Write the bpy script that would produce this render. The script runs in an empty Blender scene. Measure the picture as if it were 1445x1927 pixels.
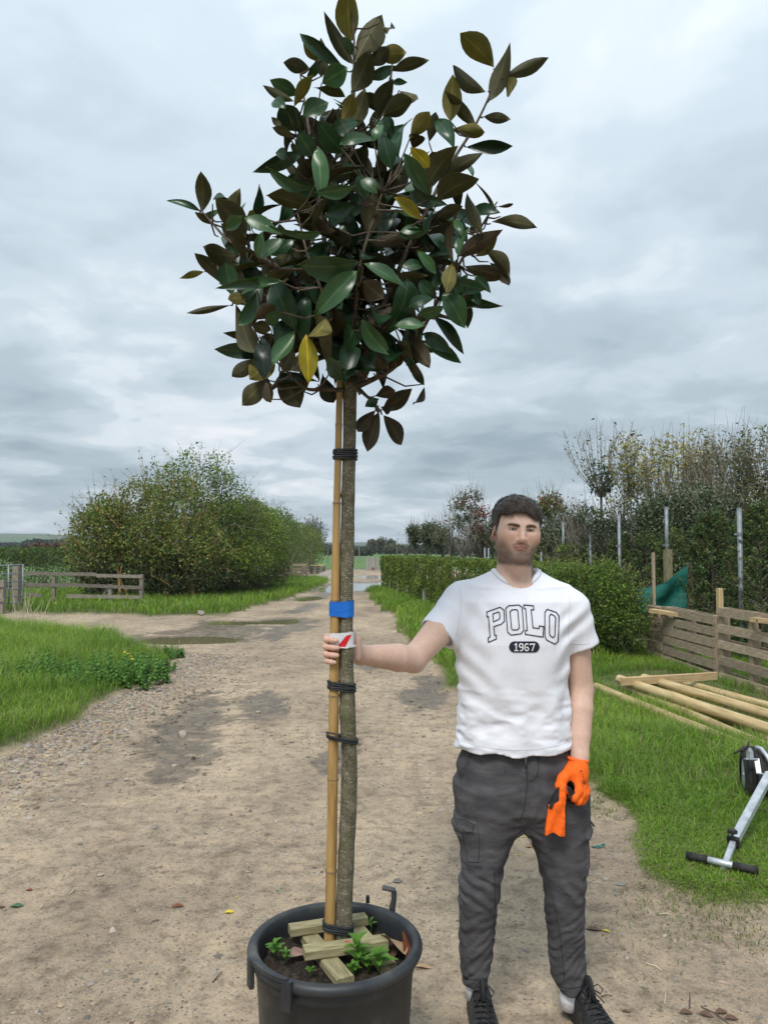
import bpy, math, random
import numpy as np
from mathutils import Vector, Matrix

random.seed(7)
RNG = np.random.default_rng(7)
SC = bpy.context.scene
COL = SC.collection

# ------------------------------------------------------------------ camera
CAM_H, FPX, CXP, CYP, HOR = 1.63, 1448.0, 722.5, 963.5, 1035.0
TILT = math.atan((HOR - CYP) / FPX)
cam_data = bpy.data.cameras.new("camera")
cam_data.sensor_fit = 'VERTICAL'
cam_data.sensor_height = 24.0
cam_data.sensor_width = 18.0
cam_data.lens = 24.0 * FPX / 1927.0
cam_data.clip_start, cam_data.clip_end = 0.05, 20000.0
cam = bpy.data.objects.new("camera", cam_data)
COL.objects.link(cam)
cam.location = (0, 0, CAM_H)
cam.rotation_euler = (math.pi / 2 + TILT, 0, 0)
SC.camera = cam

# ------------------------------------------------------------------ light
SUN_EL, SUN_AZ = math.radians(54), math.radians(200)     # azimuth from +Y, clockwise
world = bpy.data.worlds.new("World")
SC.world = world
world.use_nodes = True


def build_world():
    nt = world.node_tree
    N, L = nt.nodes, nt.links
    N.clear()

    def nd(t, **k):
        n = N.new(t)
        for a, b in k.items():
            setattr(n, a, b)
        return n

    def mth(op, a, b=None, c=None):
        n = nd('ShaderNodeMath', operation=op)
        for i, v in enumerate((a, b, c)):
            if v is None:
                continue
            if isinstance(v, (int, float)):
                n.inputs[i].default_value = v
            else:
                L.new(v, n.inputs[i])
        return n.outputs[0]

    def ramp(fac, stops, interp='EASE'):
        n = nd('ShaderNodeValToRGB')
        n.color_ramp.interpolation = interp
        e = n.color_ramp.elements
        while len(e) < len(stops):
            e.new(0.5)
        for el, (p, c) in zip(e, stops):
            el.position = p
            el.color = (c, c, c, 1) if isinstance(c, (int, float)) else (*c, 1)
        L.new(fac, n.inputs[0])
        return n.outputs[0]

    out = nd('ShaderNodeOutputWorld')
    bg = nd('ShaderNodeBackground')
    tc = nd('ShaderNodeTexCoord')
    sep = nd('ShaderNodeSeparateXYZ')
    L.new(tc.outputs['Generated'], sep.inputs[0])
    z = mth('MAXIMUM', sep.outputs[2], 0.0)
    den = mth('ADD', z, 0.16)
    comb = nd('ShaderNodeCombineXYZ')
    L.new(mth('DIVIDE', sep.outputs[0], den), comb.inputs[0])
    L.new(mth('DIVIDE', sep.outputs[1], den), comb.inputs[1])

    def noise(scale, detail, rough, off, dist=0.0):
        mp = nd('ShaderNodeMapping')
        mp.inputs['Location'].default_value = off
        L.new(comb.outputs[0], mp.inputs[0])
        n = nd('ShaderNodeTexNoise')
        n.inputs['Scale'].default_value = scale
        n.inputs['Detail'].default_value = detail
        n.inputs['Roughness'].default_value = rough
        n.inputs['Distortion'].default_value = dist
        L.new(mp.outputs[0], n.inputs[0])
        return n.outputs[0]

    big = noise(0.85, 5.0, 0.52, (2.3, 0.7, 0.0), 0.25)
    med = noise(2.6, 6.0, 0.55, (5.1, 3.3, 1.0), 0.35)
    f = mth('ADD', mth('MULTIPLY', big, 0.62), mth('MULTIPLY', med, 0.38))
    # cloud bases: grey-blue where thick, pale where thin
    cl = ramp(f, [(0.34, (0.30, 0.385, 0.45)), (0.445, (0.435, 0.525, 0.59)),
                  (0.53, (0.58, 0.672, 0.745)), (0.585, (0.76, 0.82, 0.875)), (0.65, (0.93, 0.95, 0.98))])
    # an overcast sky is brighter overhead than near the horizon
    up = ramp(z, [(0.0, 0.10), (0.10, 0.13), (0.30, 0.42), (0.62, 0.86), (1.0, 1.0)], 'LINEAR')
    pale = nd('ShaderNodeMixRGB', blend_type='MIX')
    L.new(mth('MULTIPLY', up, 0.62), pale.inputs[0])
    L.new(cl, pale.inputs[1])
    pale.inputs[2].default_value = (0.665, 0.785, 0.87, 1)
    sky = nd('ShaderNodeTexSky', sky_type='NISHITA')
    sky.sun_disc = False
    sky.sun_elevation = SUN_EL
    sky.sun_rotation = SUN_AZ
    sky.air_density, sky.dust_density, sky.ozone_density = 1.0, 2.0, 1.0
    sks = nd('ShaderNodeMixRGB', blend_type='MULTIPLY')
    sks.inputs[0].default_value = 1.0
    L.new(sky.outputs[0], sks.inputs[1])
    sks.inputs[2].default_value = (0.07, 0.07, 0.07, 1)
    mix = nd('ShaderNodeMixRGB', blend_type='MIX')
    mix.inputs[0].default_value = 0.90           # nearly closed cloud cover
    L.new(sks.outputs[0], mix.inputs[1])
    L.new(pale.outputs[0], mix.inputs[2])
    gain = nd('ShaderNodeMixRGB', blend_type='MULTIPLY')
    gain.inputs[0].default_value = 1.0
    L.new(mix.outputs[0], gain.inputs[1])
    L.new(ramp(z, [(0.0, 0.80), (0.12, 0.82), (0.45, 0.95), (1.0, 1.25)], 'LINEAR'), gain.inputs[2])
    L.new(gain.outputs[0], bg.inputs[0])
    bg.inputs[1].default_value = 0.76
    L.new(bg.outputs[0], out.inputs[0])


build_world()
sun_data = bpy.data.lights.new("sun", 'SUN')
sun_data.energy = 1.5
sun_data.angle = math.radians(16)
sun_data.color = (1.0, 0.965, 0.92)
sun = bpy.data.objects.new("sun", sun_data)
COL.objects.link(sun)
_sd = Vector((math.sin(SUN_AZ) * math.cos(SUN_EL), math.cos(SUN_AZ) * math.cos(SUN_EL), math.sin(SUN_EL)))
sun.rotation_euler = _sd.to_track_quat('Z', 'Y').to_euler()
sun.location = (0, 0, 30)

vs = SC.view_settings
vs.view_transform = 'Standard'
vs.look = 'None'
vs.exposure = 0.76
vs.gamma = 1.0
vs.use_curve_mapping = False
SC.render.engine = 'CYCLES'
SC.cycles.use_denoising = True
SC.cycles.max_bounces = 6
SC.cycles.diffuse_bounces = 3
SC.cycles.glossy_bounces = 3
SC.cycles.transmission_bounces = 4
SC.cycles.transparent_max_bounces = 6
SC.cycles.caustics_reflective = False
SC.cycles.caustics_refractive = False
SC.cycles.sample_clamp_indirect = 6.0


# ------------------------------------------------------------------ helpers
def at(px, py, Y):
    """world point seen at photo pixel (px,py) that stands Y metres in front of the camera"""
    dx, dy = (px - CXP) / FPX, -(py - CYP) / FPX
    c, s = math.cos(TILT), math.sin(TILT)
    ry, rz = c - dy * s, s + dy * c
    k = Y / ry
    return np.array([dx * k, Y, CAM_H + rz * k])


def gnd(px, py, z=0.0):
    dx, dy = (px - CXP) / FPX, -(py - CYP) / FPX
    c, s = math.cos(TILT), math.sin(TILT)
    ry, rz = c - dy * s, s + dy * c
    k = (z - CAM_H) / rz
    return np.array([dx * k, ry * k, z])


_LAT = np.random.default_rng(99).random((64, 64, 64), dtype=np.float32).ravel()


def vnoise(P, scale, seed=0):
    """smooth value noise in 0..1 at the points P (n,3) or (n,2)"""
    P = np.asarray(P)
    Q = [P[:, k] * scale + seed * (7.31, 3.77, 5.13)[k] for k in range(2)]
    Q.append(P[:, 2] * scale + seed * 5.13 if P.shape[1] == 3 else np.full(len(P), (seed * 11) % 64))
    I, F = [], []
    for q in Q:
        fl = np.floor(q)
        f = (q - fl).astype(np.float32)
        F.append(f * f * (3 - 2 * f))
        I.append(fl.astype(np.int64))
    xa, xb = (I[0] & 63) << 12, ((I[0] + 1) & 63) << 12
    ya, yb = (I[1] & 63) << 6, ((I[1] + 1) & 63) << 6
    za, zb = I[2] & 63, (I[2] + 1) & 63
    t = _LAT.take

    def lz(xy):
        a = t(xy + za)
        return a + (t(xy + zb) - a) * F[2]

    def ly(x):
        a = lz(x + ya)
        return a + (lz(x + yb) - a) * F[1]
    a = ly(xa)
    return a + (ly(xb) - a) * F[0]


def fbm(P, scale, octv=4, seed=0):
    r, w, t = 0, 1.0, 0
    for o in range(octv):
        r = r + w * vnoise(P, scale * 2 ** o, seed + o * 17)
        t += w
        w *= 0.5
    return r / t


def sstep(a, b, x):
    t = np.clip((x - a) / (b - a), 0, 1)
    return t * t * (3 - 2 * t)


def np_mesh(name, V, F, smooth=False, mats=None, mat_index=None, colors=None, sharp=None):
    """mesh from numpy: V (n,3), F (m,k) faces of one size, or a list of such arrays"""
    me = bpy.data.meshes.new(name)
    V = np.asarray(V, dtype=np.float32).reshape(-1, 3)
    Fs = [np.asarray(f, dtype=np.int32) for f in (F if isinstance(F, list) and isinstance(F[0], np.ndarray) else [F]) if len(f)]
    me.vertices.add(len(V))
    me.vertices.foreach_set('co', V.ravel())
    nl = sum(f.size for f in Fs)
    npoly = sum(len(f) for f in Fs)
    me.loops.add(nl)
    me.polygons.add(npoly)
    me.loops.foreach_set('vertex_index', np.concatenate([f.ravel() for f in Fs]))
    st, cur = [], 0
    for f in Fs:
        st.append(cur + np.arange(len(f), dtype=np.int32) * f.shape[1])
        cur += f.size
    me.polygons.foreach_set('loop_start', np.concatenate(st))
    if mat_index is not None:
        me.polygons.foreach_set('material_index', np.asarray(mat_index, dtype=np.int32))
    me.polygons.foreach_set('use_smooth', np.full(npoly, bool(smooth)))
    for m in (mats or []):
        me.materials.append(m)
    for cname, c in (colors or {}).items():
        c = np.asarray(c, dtype=np.float32)
        if c.ndim == 1:
            a = me.attributes.new(cname, 'FLOAT', 'POINT')
            a.data.foreach_set('value', c)
        else:
            a = me.attributes.new(cname, 'FLOAT_COLOR', 'POINT')
            cc = np.ones((len(V), 4), np.float32)
            cc[:, :3] = c[:, :3]
            a.data.foreach_set('color', cc.ravel())
    me.update(calc_edges=True)
    me.validate()
    return me


def link(name, data, parent=None):
    o = bpy.data.objects.new(name, data)
    COL.objects.link(o)
    if parent is not None:
        o.parent = parent
    return o


def tag(o, label=None, cat=None, group=None, kind=None):
    for k, v in (('label', label), ('category', cat), ('group', group), ('kind', kind)):
        if v:
            o[k] = v
    return o


def root(name, loc, label, cat, group=None):
    o = bpy.data.objects.new(name, None)
    COL.objects.link(o)
    o.location = tuple(float(v) for v in loc)
    o.empty_display_size = 0.1
    return tag(o, label, cat, group)


def rloc(o):
    while o.parent is not None:
        o = o.parent
    return np.array(o.location)


class MB:
    """collects boxes, tubes and prisms (world coordinates) into one mesh"""

    def __init__(s):
        s.v, s.f, s.n = [], [], 0

    def add(s, V, F):
        V = [tuple(map(float, v)) for v in V]
        s.v += V
        s.f += [tuple(i + s.n for i in f) for f in F]
        s.n += len(V)
        return s

    def box(s, c, size, rot=None, bev=0.0, jit=0.0):
        """box of full size, centre c, rot 3x3; bev chamfers the four long edges of the largest axis"""
        c, h = np.array(c, float), np.array(size, float) / 2
        R = np.eye(3) if rot is None else np.array(rot)
        if bev <= 0:
            pts = [np.array([x, y, z]) * h for x in (-1, 1) for y in (-1, 1) for z in (-1, 1)]
            F = [(0, 1, 3, 2), (4, 6, 7, 5), (0, 4, 5, 1), (2, 3, 7, 6), (0, 2, 6, 4), (1, 5, 7, 3)]
        else:
            ax = int(np.argmax(h))
            a, b = [i for i in range(3) if i != ax]
            if (ax, a, b) in ((1, 0, 2),):
                a, b = b, a
            q = [(1, 1 - bev / h[b]), (1 - bev / h[a], 1), (-1 + bev / h[a], 1), (-1, 1 - bev / h[b]),
                 (-1, -1 + bev / h[b]), (-1 + bev / h[a], -1), (1 - bev / h[a], -1), (1, -1 + bev / h[b])]
            pts = []
            for e in (-1, 1):
                for (u, w) in q:
                    p = np.zeros(3)
                    p[ax], p[a], p[b] = e * h[ax], u * h[a], w * h[b]
                    pts.append(p)
            F = [tuple(range(7, -1, -1)), tuple(range(8, 16))] + [(i, (i + 1) % 8, 8 + (i + 1) % 8, 8 + i) for i in range(8)]
        if jit:
            pts = [p + RNG.normal(0, jit, 3) for p in pts]
        return s.add([R @ p + c for p in pts], F)

    def tube(s, pts, rad, n=8, cap=True, squash=None):
        pts = [np.array(p, float) for p in pts]
        m = len(pts)
        rad = [rad] * m if np.isscalar(rad) else list(rad)
        V, F = [], []
        ref = None
        for i, p in enumerate(pts):
            t = pts[min(i + 1, m - 1)] - pts[max(i - 1, 0)]
            t = t / (np.linalg.norm(t) + 1e-12)
            if ref is None:
                ref = np.array([0, 0, 1.0]) if abs(t[2]) < 0.9 else np.array([1.0, 0, 0])
            u = ref - t * (ref @ t)
            u /= np.linalg.norm(u) + 1e-12
            w = np.cross(t, u)
            ref = u
            for k in range(n):
                a = 2 * math.pi * k / n
                V.append(p + rad[i] * (math.cos(a) * u + math.sin(a) * w * (squash or 1)))
        for i in range(m - 1):
            for k in range(n):
                F.append((i * n + k, i * n + (k + 1) % n, (i + 1) * n + (k + 1) % n, (i + 1) * n + k))
        if cap:
            F.append(tuple(range(n - 1, -1, -1)))
            F.append(tuple((m - 1) * n + k for k in range(n)))
        return s.add(V, F)

    def build(s, name, m, parent=None, smooth=False, loc=None):
        V = np.array(s.v, dtype=np.float32)
        base = rloc(parent) if parent is not None else (np.zeros(3) if loc is None else np.array(loc, float))
        me = bpy.data.meshes.new(name)
        me.from_pydata((V - base.astype(np.float32)).tolist(), [], s.f)
        me.materials.append(m)
        if smooth:
            me.polygons.foreach_set('use_smooth', np.full(len(me.polygons), True))
        me.update()
        o = link(name, me, parent)
        if parent is None and loc is not None:
            o.location = tuple(float(v) for v in loc)
        return o


def rotz(a):
    c, s = math.cos(a), math.sin(a)
    return np.array([[c, -s, 0], [s, c, 0], [0, 0, 1.0]])


def rotx(a):
    c, s = math.cos(a), math.sin(a)
    return np.array([[1.0, 0, 0], [0, c, -s], [0, s, c]])


def roty(a):
    c, s = math.cos(a), math.sin(a)
    return np.array([[c, 0, s], [0, 1.0, 0], [-s, 0, c]])


def frame_to(d, up=(0, 0, 1)):
    """3x3 whose X axis runs along d"""
    d = np.array(d, float)
    d /= np.linalg.norm(d)
    u = np.array(up, float)
    u = u - d * (u @ d)
    if np.linalg.norm(u) < 1e-6:
        u = np.array([0, 1.0, 0]) - d * d[1]
    u /= np.linalg.norm(u)
    return np.stack([d, np.cross(u, d), u], 1)


# ------------------------------------------------------------------ materials
def new_mat(name):
    m = bpy.data.materials.new(name)
    m.use_nodes = True
    nt = m.node_tree
    return m, nt, nt.nodes, nt.links, nt.nodes['Principled BSDF']


def vnode(N, L, t, ins=None, **k):
    n = N.new(t)
    for a, b in k.items():
        setattr(n, a, b)
    for a, b in (ins or {}).items():
        if hasattr(b, 'is_linked') or hasattr(b, 'links'):
            L.new(b, n.inputs[a])
        else:
            n.inputs[a].default_value = b
    return n


def add_ramp(N, L, fac, stops, interp='LINEAR'):
    n = N.new('ShaderNodeValToRGB')
    n.color_ramp.interpolation = interp
    e = n.color_ramp.elements
    while len(e) < len(stops):
        e.new(0.5)
    for el, (p, c) in zip(e, stops):
        el.position = p
        el.color = (c, c, c, 1) if isinstance(c, (int, float)) else (*c[:3], 1)
    L.new(fac, n.inputs[0])
    return n.outputs[0]


def mat(name, cols, rough=0.7, scale=6.0, detail=5.0, stretch=(1, 1, 1), bump=0.0, bscale=None, spec=0.4,
        metal=0.0, dist=0.0, attr=None, coords='Object', bdist=0.01, sss=0.0, pos=None, transl=0.0, randval=0.0):
    """principled material whose colour runs through `cols` by a noise; attr multiplies by a colour attribute;
    randval varies the brightness per object"""
    m, nt, N, L, B = new_mat(name)
    tc = N.new('ShaderNodeTexCoord')
    mp = vnode(N, L, 'ShaderNodeMapping', {0: tc.outputs[coords]})
    mp.inputs['Scale'].default_value = stretch
    nz = vnode(N, L, 'ShaderNodeTexNoise', {0: mp.outputs[0], 'Scale': scale, 'Detail': detail, 'Roughness': 0.6, 'Distortion': dist})
    k = len(cols)
    p = pos or [0.32 + 0.36 * i / max(k - 1, 1) for i in range(k)]
    c = add_ramp(N, L, nz.outputs[0], list(zip(p, cols))) if k > 1 else None
    if attr:
        at_ = N.new('ShaderNodeAttribute')
        at_.attribute_name = attr
        if c is None:
            c = at_.outputs['Color']
        else:
            mx = vnode(N, L, 'ShaderNodeMixRGB', {0: 1.0, 1: c, 2: at_.outputs['Color']}, blend_type='MULTIPLY')
            c = mx.outputs[0]
    if randval and c is not None:
        oi = N.new('ShaderNodeObjectInfo')
        mr = vnode(N, L, 'ShaderNodeMapRange', {0: oi.outputs['Random'], 3: 1 - randval, 4: 1 + randval})
        hs = vnode(N, L, 'ShaderNodeHueSaturation', {'Color': c, 'Value': mr.outputs[0]})
        c = hs.outputs[0]
    if c is None:
        B.inputs['Base Color'].default_value = (*cols[0], 1)
    else:
        L.new(c, B.inputs['Base Color'])
    B.inputs['Roughness'].default_value = rough
    B.inputs['Specular IOR Level'].default_value = spec
    B.inputs['Metallic'].default_value = metal
    if sss:
        B.inputs['Subsurface Weight'].default_value = sss
        B.inputs['Subsurface Radius'].default_value = (0.012, 0.005, 0.003)
        B.inputs['Subsurface Scale'].default_value = 1.0
    if bump:
        bz = nz
        if bscale:
            bz = vnode(N, L, 'ShaderNodeTexNoise', {0: mp.outputs[0], 'Scale': bscale, 'Detail': 6.0, 'Roughness': 0.65})
        bp = vnode(N, L, 'ShaderNodeBump', {'Strength': bump, 'Distance': bdist, 'Height': bz.outputs[0]})
        L.new(bp.outputs[0], B.inputs['Normal'])
    if transl:
        tr = N.new('ShaderNodeBsdfTranslucent')
        if c is not None:
            L.new(c, tr.inputs[0])
        else:
            tr.inputs[0].default_value = (*cols[0], 1)
        mixs = vnode(N, L, 'ShaderNodeMixShader', {0: transl, 1: B.outputs[0], 2: tr.outputs[0]})
        L.new(mixs.outputs[0], N['Material Output'].inputs[0])
    return m
# ================================================================== GROUND
def poly_sd(poly, X, Y):
    """signed distance to a polygon: negative inside"""
    P = np.array(poly, float)
    n = len(P)
    d2 = np.full(X.shape, 1e18)
    ins = np.zeros(X.shape, bool)
    for i in range(n):
        a, b = P[i], P[(i + 1) % n]
        e = b - a
        wx, wy = X - a[0], Y - a[1]
        t = np.clip((wx * e[0] + wy * e[1]) / (e @ e), 0, 1)
        d2 = np.minimum(d2, (wx - t * e[0]) ** 2 + (wy - t * e[1]) ** 2)
        c = ((a[1] <= Y) & (b[1] > Y)) | ((b[1] <= Y) & (a[1] > Y))
        with np.errstate(divide='ignore', invalid='ignore'):
            xi = a[0] + (Y - a[1]) / (b[1] - a[1] + 1e-30) * e[0]
        ins ^= c & (X < xi)
    return np.where(ins, -1, 1) * np.sqrt(d2)


DIRT = [(-4.2, -6), (-3.5, 3), (-3.2, 5.5), (-3.0, 7), (-3.0, 8.3), (-3.05, 10), (-3.25, 12), (-4.6, 13.3), (-6.6, 15.2), (-10.5, 18.2),
        (-16, 21.5), (-16, 24), (-10.5, 20.6), (-8.6, 19.5), (-7.8, 19.5), (-5.8, 18.9), (-4.3, 18.9), (-3.6, 20.5), (-3.3, 24.8),
        (-2.85, 33.7), (-2.9, 42), (-8, 50), (-12, 64), (7, 64), (6, 48), (1, 36), (-.6, 31.7), (-.69, 30.7), (-.04, 20.5), (.57, 12.1),
        (.85, 8.6), (1.2, 6.6), (1.5, 5.3), (1.42, 4.5), (1.33, 3.95), (1.45, 3.6), (1.9, 3.5), (3.2, 3.3), (3.8, -6)]
# puddles: centre x, y, half length x, half y, turn
PUDDLES = [(-3.6, 14.2, .95, .62, .1), (-3.35, 17.5, .82, .5, 0.0), (-2.35, 17.9, .45, .75, .2), (-2.55, 26.2, .45, 1.2, .1),
           (-1.15, 35.0, 1.6, 4.6, .12), (-1.1, 47.0, 1.3, 2.6, 0.0)]
MUD = [(-1.78, 7.0, .42, 1.75, -.16), (-1.25, 8.3, .3, 1.1, -.1), (.42, 8.6, .3, .8, 0), (-.35, 6.3, .16, .7, .1),
       (-2.0, 16.0, .5, 2.2, .1), (-2.2, 22.0, .35, 3.0, .08), (-2.0, 30, .5, 5, .08), (-3.3, 15.8, 1.4, 2.6, 0), (-.3, 11.6, .5, 1.3, .1), (.62, 9.6, .25, 1.0, 0)]


def ell(X, Y, e):
    c, s = math.cos(e[4]), math.sin(e[4])
    dx, dy = X - e[0], Y - e[1]
    return np.sqrt(((c * dx - s * dy) / e[2]) ** 2 + ((s * dx + c * dy) / e[3]) ** 2)


def ground_masks(X, Y):
    """(grass 0..1, wet 0..1, height) at arrays X, Y"""
    P = np.stack([X, Y], 1)
    sd = poly_sd(DIRT, X, Y)
    edge = (fbm(P, 1.6, 4, 3) - 0.5) * 0.55 * np.clip(np.abs(Y) / 9, 0.35, 1.6)
    g = sstep(-0.10, 0.16, sd + edge)
    wet = np.zeros_like(X)
    w2 = (fbm(P, 2.2, 4, 11) - 0.5) * 1.3 + (fbm(P, 9.0, 3, 13) - 0.5) * 0.7
    for e in MUD:
        wet = np.maximum(wet, 0.95 * sstep(1.1, 0.55, ell(X, Y, e) + w2 * 1.0))
    dip = np.zeros_like(X)
    for e in PUDDLES:
        r = ell(X, Y, e) + w2 * 0.55
        dip = np.maximum(dip, sstep(1.25, 0.55, r))
        wet = np.maximum(wet, sstep(1.6, 1.0, r))
    lane = -0.75 - 0.040 * Y
    for off, wd in ((-0.62, .20), (0.62, .17), (0.0, .10)):
        wet = np.maximum(wet, 0.40 * np.exp(-((X - lane - off - 0.25 * (fbm(P, .5, 2, 37) - .5)) / wd) ** 2) * sstep(.42, .62, fbm(P, 1.1, 3, 33 + int(off * 3))))
    wet *= 1 - g
    near = sstep(60, 30, np.hypot(X, Y))
    h = (fbm(P, 0.7, 3, 21) - 0.5) * 0.03 * (1 - g) + (fbm(P, 5.0, 3, 25) - 0.5) * 0.018 * (1 - g) * near
    h += (fbm(P, 17.0, 3, 29) - 0.5) * 0.011 * (1 - g) * sstep(14, 7, np.hypot(X, Y))
    h += g * (0.03 + 0.05 * fbm(P, 0.9, 3, 31)) * near
    h -= dip * 0.055
    h -= 0.012 * sstep(0.2, 0.9, wet) * (1 - dip)
    h -= (1 - near) * 0.012
    return g, wet, h


def gz(x, y):
    return float(ground_masks(np.array([float(x)]), np.array([float(y)]))[2][0])


def grow(a, b, s0, k):
    out = [a]
    s = s0
    while out[-1] < b:
        out.append(out[-1] + s)
        s *= k
    return out


def build_ground():
    xs = list(np.arange(-3.6, 2.41, 0.034))
    xs = xs + grow(xs[-1] + .04, 4000, 0.05, 1.11)
    lo = grow(3.65, 4000, 0.05, 1.11)
    xs = np.array([-v for v in lo[::-1]] + xs)
    ys = list(np.arange(2.0, 8.0, 0.034)) + list(np.arange(8.0, 20, 0.07)) + list(np.arange(20, 44, 0.22))
    ys = [-v for v in grow(-1.9, 400, 0.06, 1.25)[::-1]] + ys + grow(44.3, 4000, 0.4, 1.12)
    ys = np.array(sorted(set(ys)))
    X, Y = np.meshgrid(xs, ys)
    nx, ny = len(xs), len(ys)
    x, y = X.ravel(), Y.ravel()
    g, w, h = ground_masks(x, y)
    i = np.arange(nx * ny).reshape(ny, nx)
    F = np.stack([i[:-1, :-1].ravel(), i[:-1, 1:].ravel(), i[1:, 1:].ravel(), i[1:, :-1].ravel()], 1)
    m, nt, N, L, B = new_mat("ground")
    tc = N.new('ShaderNodeTexCoord')

    def noise(sc, det, rough=0.6, st=None):
        src = tc.outputs['Object']
        if st:
            mp = vnode(N, L, 'ShaderNodeMapping', {0: src})
            mp.inputs['Scale'].default_value = st
            src = mp.outputs[0]
        return vnode(N, L, 'ShaderNodeTexNoise', {0: src, 'Scale': sc, 'Detail': det, 'Roughness': rough}).outputs[0]

    def mix(f, a, b, t='MIX'):
        return vnode(N, L, 'ShaderNodeMixRGB', {0: f, 1: a, 2: b}, blend_type=t).outputs[0]

    ag, aw = N.new('ShaderNodeAttribute'), N.new('ShaderNodeAttribute')
    ag.attribute_name, aw.attribute_name = 'grass', 'wet'
    broad = add_ramp(N, L, noise(0.9, 6, 0.62, (1, .45, 1)), [(0.26, (0.205, 0.157, 0.112)), (0.44, (0.325, 0.252, 0.179)), (0.60, (0.42, 0.33, 0.232)), (0.75, (0.50, 0.40, 0.286))])
    mid = add_ramp(N, L, noise(11, 6, 0.7), [(0.32, (0.50, 0.48, 0.46)), (0.5, (1, 1, 1)), (0.68, (1.22, 1.18, 1.12))])
    fine = add_ramp(N, L, noise(85, 5, 0.75), [(0.35, (0.5, 0.48, 0.46)), (0.47, (0.97, .97, .97)), (0.58, (1.04, 1.04, 1.04)), (0.70, (1.35, 1.33, 1.3))])
    mot = add_ramp(N, L, noise(3.4, 7, 0.68), [(0.30, (0.60, 0.575, 0.55)), (0.48, (1, 1, 1)), (0.70, (1.16, 1.13, 1.08))])
    d = mix(0.85, mix(0.9, mix(0.9, broad, mot, 'MULTIPLY'), mid, 'MULTIPLY'), fine, 'MULTIPLY')
    # loose grit: pale and dark specks
    vo = vnode(N, L, 'ShaderNodeTexVoronoi', {0: tc.outputs['Object'], 'Scale': 38.0, 'Randomness': 1.0})
    sp = add_ramp(N, L, vo.outputs['Distance'], [(0.0, 1.0), (0.16, 1.0), (0.24, 0.0)])
    pick = add_ramp(N, L, vo.outputs['Color'], [(0.52, 0.0), (0.58, 1.0)])
    spm = vnode(N, L, 'ShaderNodeMath', {0: sp, 1: pick}, operation='MULTIPLY').outputs[0]
    tone = add_ramp(N, L, noise(23, 2), [(0.35, (0.11, 0.09, 0.075)), (0.5, (0.30, 0.26, 0.21)), (0.65, (0.52, 0.47, 0.40))])
    d = mix(spm, d, tone)
    wetc = mix(1.0, d, (0.42, 0.405, 0.395, 1), 'MULTIPLY')
    wn = vnode(N, L, 'ShaderNodeMath', {0: noise(7.0, 8, 0.72), 1: 2.2, 2: -1.1}, operation='MULTIPLY_ADD').outputs[0]
    ws = vnode(N, L, 'ShaderNodeMath', {0: wn, 1: aw.outputs['Fac']}, operation='ADD').outputs[0]
    wv = add_ramp(N, L, ws, [(0.28, 0.0), (0.55, 0.35), (0.95, 1.0)])
    gate = add_ramp(N, L, aw.outputs['Fac'], [(0.02, 0.0), (0.25, 1.0)])
    wv = vnode(N, L, 'ShaderNodeMath', {0: wv, 1: gate}, operation='MULTIPLY').outputs[0]
    d = mix(wv, d, wetc)
    soil = add_ramp(N, L, noise(3.0, 6), [(0.3, (0.05, 0.055, 0.02)), (0.5, (0.085, 0.105, 0.03)), (0.7, (0.16, 0.135, 0.07))])
    field = add_ramp(N, L, noise(0.02, 4), [(0.35, (0.075, 0.15, 0.035)), (0.6, (0.11, 0.19, 0.055))])
    sepn = vnode(N, L, 'ShaderNodeSeparateXYZ', {0: tc.outputs['Object']})
    farf = vnode(N, L, 'ShaderNodeMapRange', {0: sepn.outputs[1], 1: 30.0, 2: 55.0}).outputs[0]
    gcol = mix(farf, soil, field)
    c = mix(ag.outputs['Fac'], d, gcol)
    L.new(c, B.inputs['Base Color'])
    rg = vnode(N, L, 'ShaderNodeMapRange', {0: wv, 1: 0.3, 2: 1.0, 3: 0.92, 4: 0.36})
    L.new(rg.outputs[0], B.inputs['Roughness'])
    B.inputs['Specular IOR Level'].default_value = 0.35
    hgt = mix(0.5, mix(0.5, noise(40, 6, 0.7), noise(140, 4, 0.7)), sp)
    bp = vnode(N, L, 'ShaderNodeBump', {'Strength': 0.8, 'Distance': 0.016, 'Height': hgt})
    L.new(bp.outputs[0], B.inputs['Normal'])
    me = np_mesh("ground", np.stack([x, y, h], 1), F, smooth=True, mats=[m], colors={'grass': g, 'wet': w})
    o = link("ground", me)
    tag(o, kind='structure')
    return o


GROUND = build_ground()

# water standing in the holes of the track
def build_puddles():
    m, nt, N, L, B = new_mat("puddle_water")
    B.inputs['Base Color'].default_value = (0.19, 0.165, 0.095, 1)
    B.inputs['Roughness'].default_value = 0.03
    B.inputs['Specular IOR Level'].default_value = 0.6
    tc = N.new('ShaderNodeTexCoord')
    nz = vnode(N, L, 'ShaderNodeTexNoise', {0: tc.outputs['Object'], 'Scale': 2.0, 'Detail': 3.0})
    bp = vnode(N, L, 'ShaderNodeBump', {'Strength': 0.02, 'Distance': 0.02, 'Height': nz.outputs[0]})
    L.new(bp.outputs[0], B.inputs['Normal'])
    for q, e in enumerate(PUDDLES):
        n = 28
        c, s = math.cos(e[4]), math.sin(e[4])
        V = []
        for k in range(n):
            a = 2 * math.pi * k / n
            u, w = 1.5 * e[2] * math.cos(a), 1.5 * e[3] * math.sin(a)
            V.append((c * u + s * w, -s * u + c * w, 0))
        me = bpy.data.meshes.new("puddle")
        me.from_pydata(V, [], [tuple(range(n))])
        me.materials.append(m)
        o = link("puddle", me)
        o.location = (e[0], e[1], -0.026 - .0015 * (q % 3))
        tag(o, kind='structure')


build_puddles()

# ------------------------------------------------------------------ stones and gravel
ICO_V = None


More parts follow.
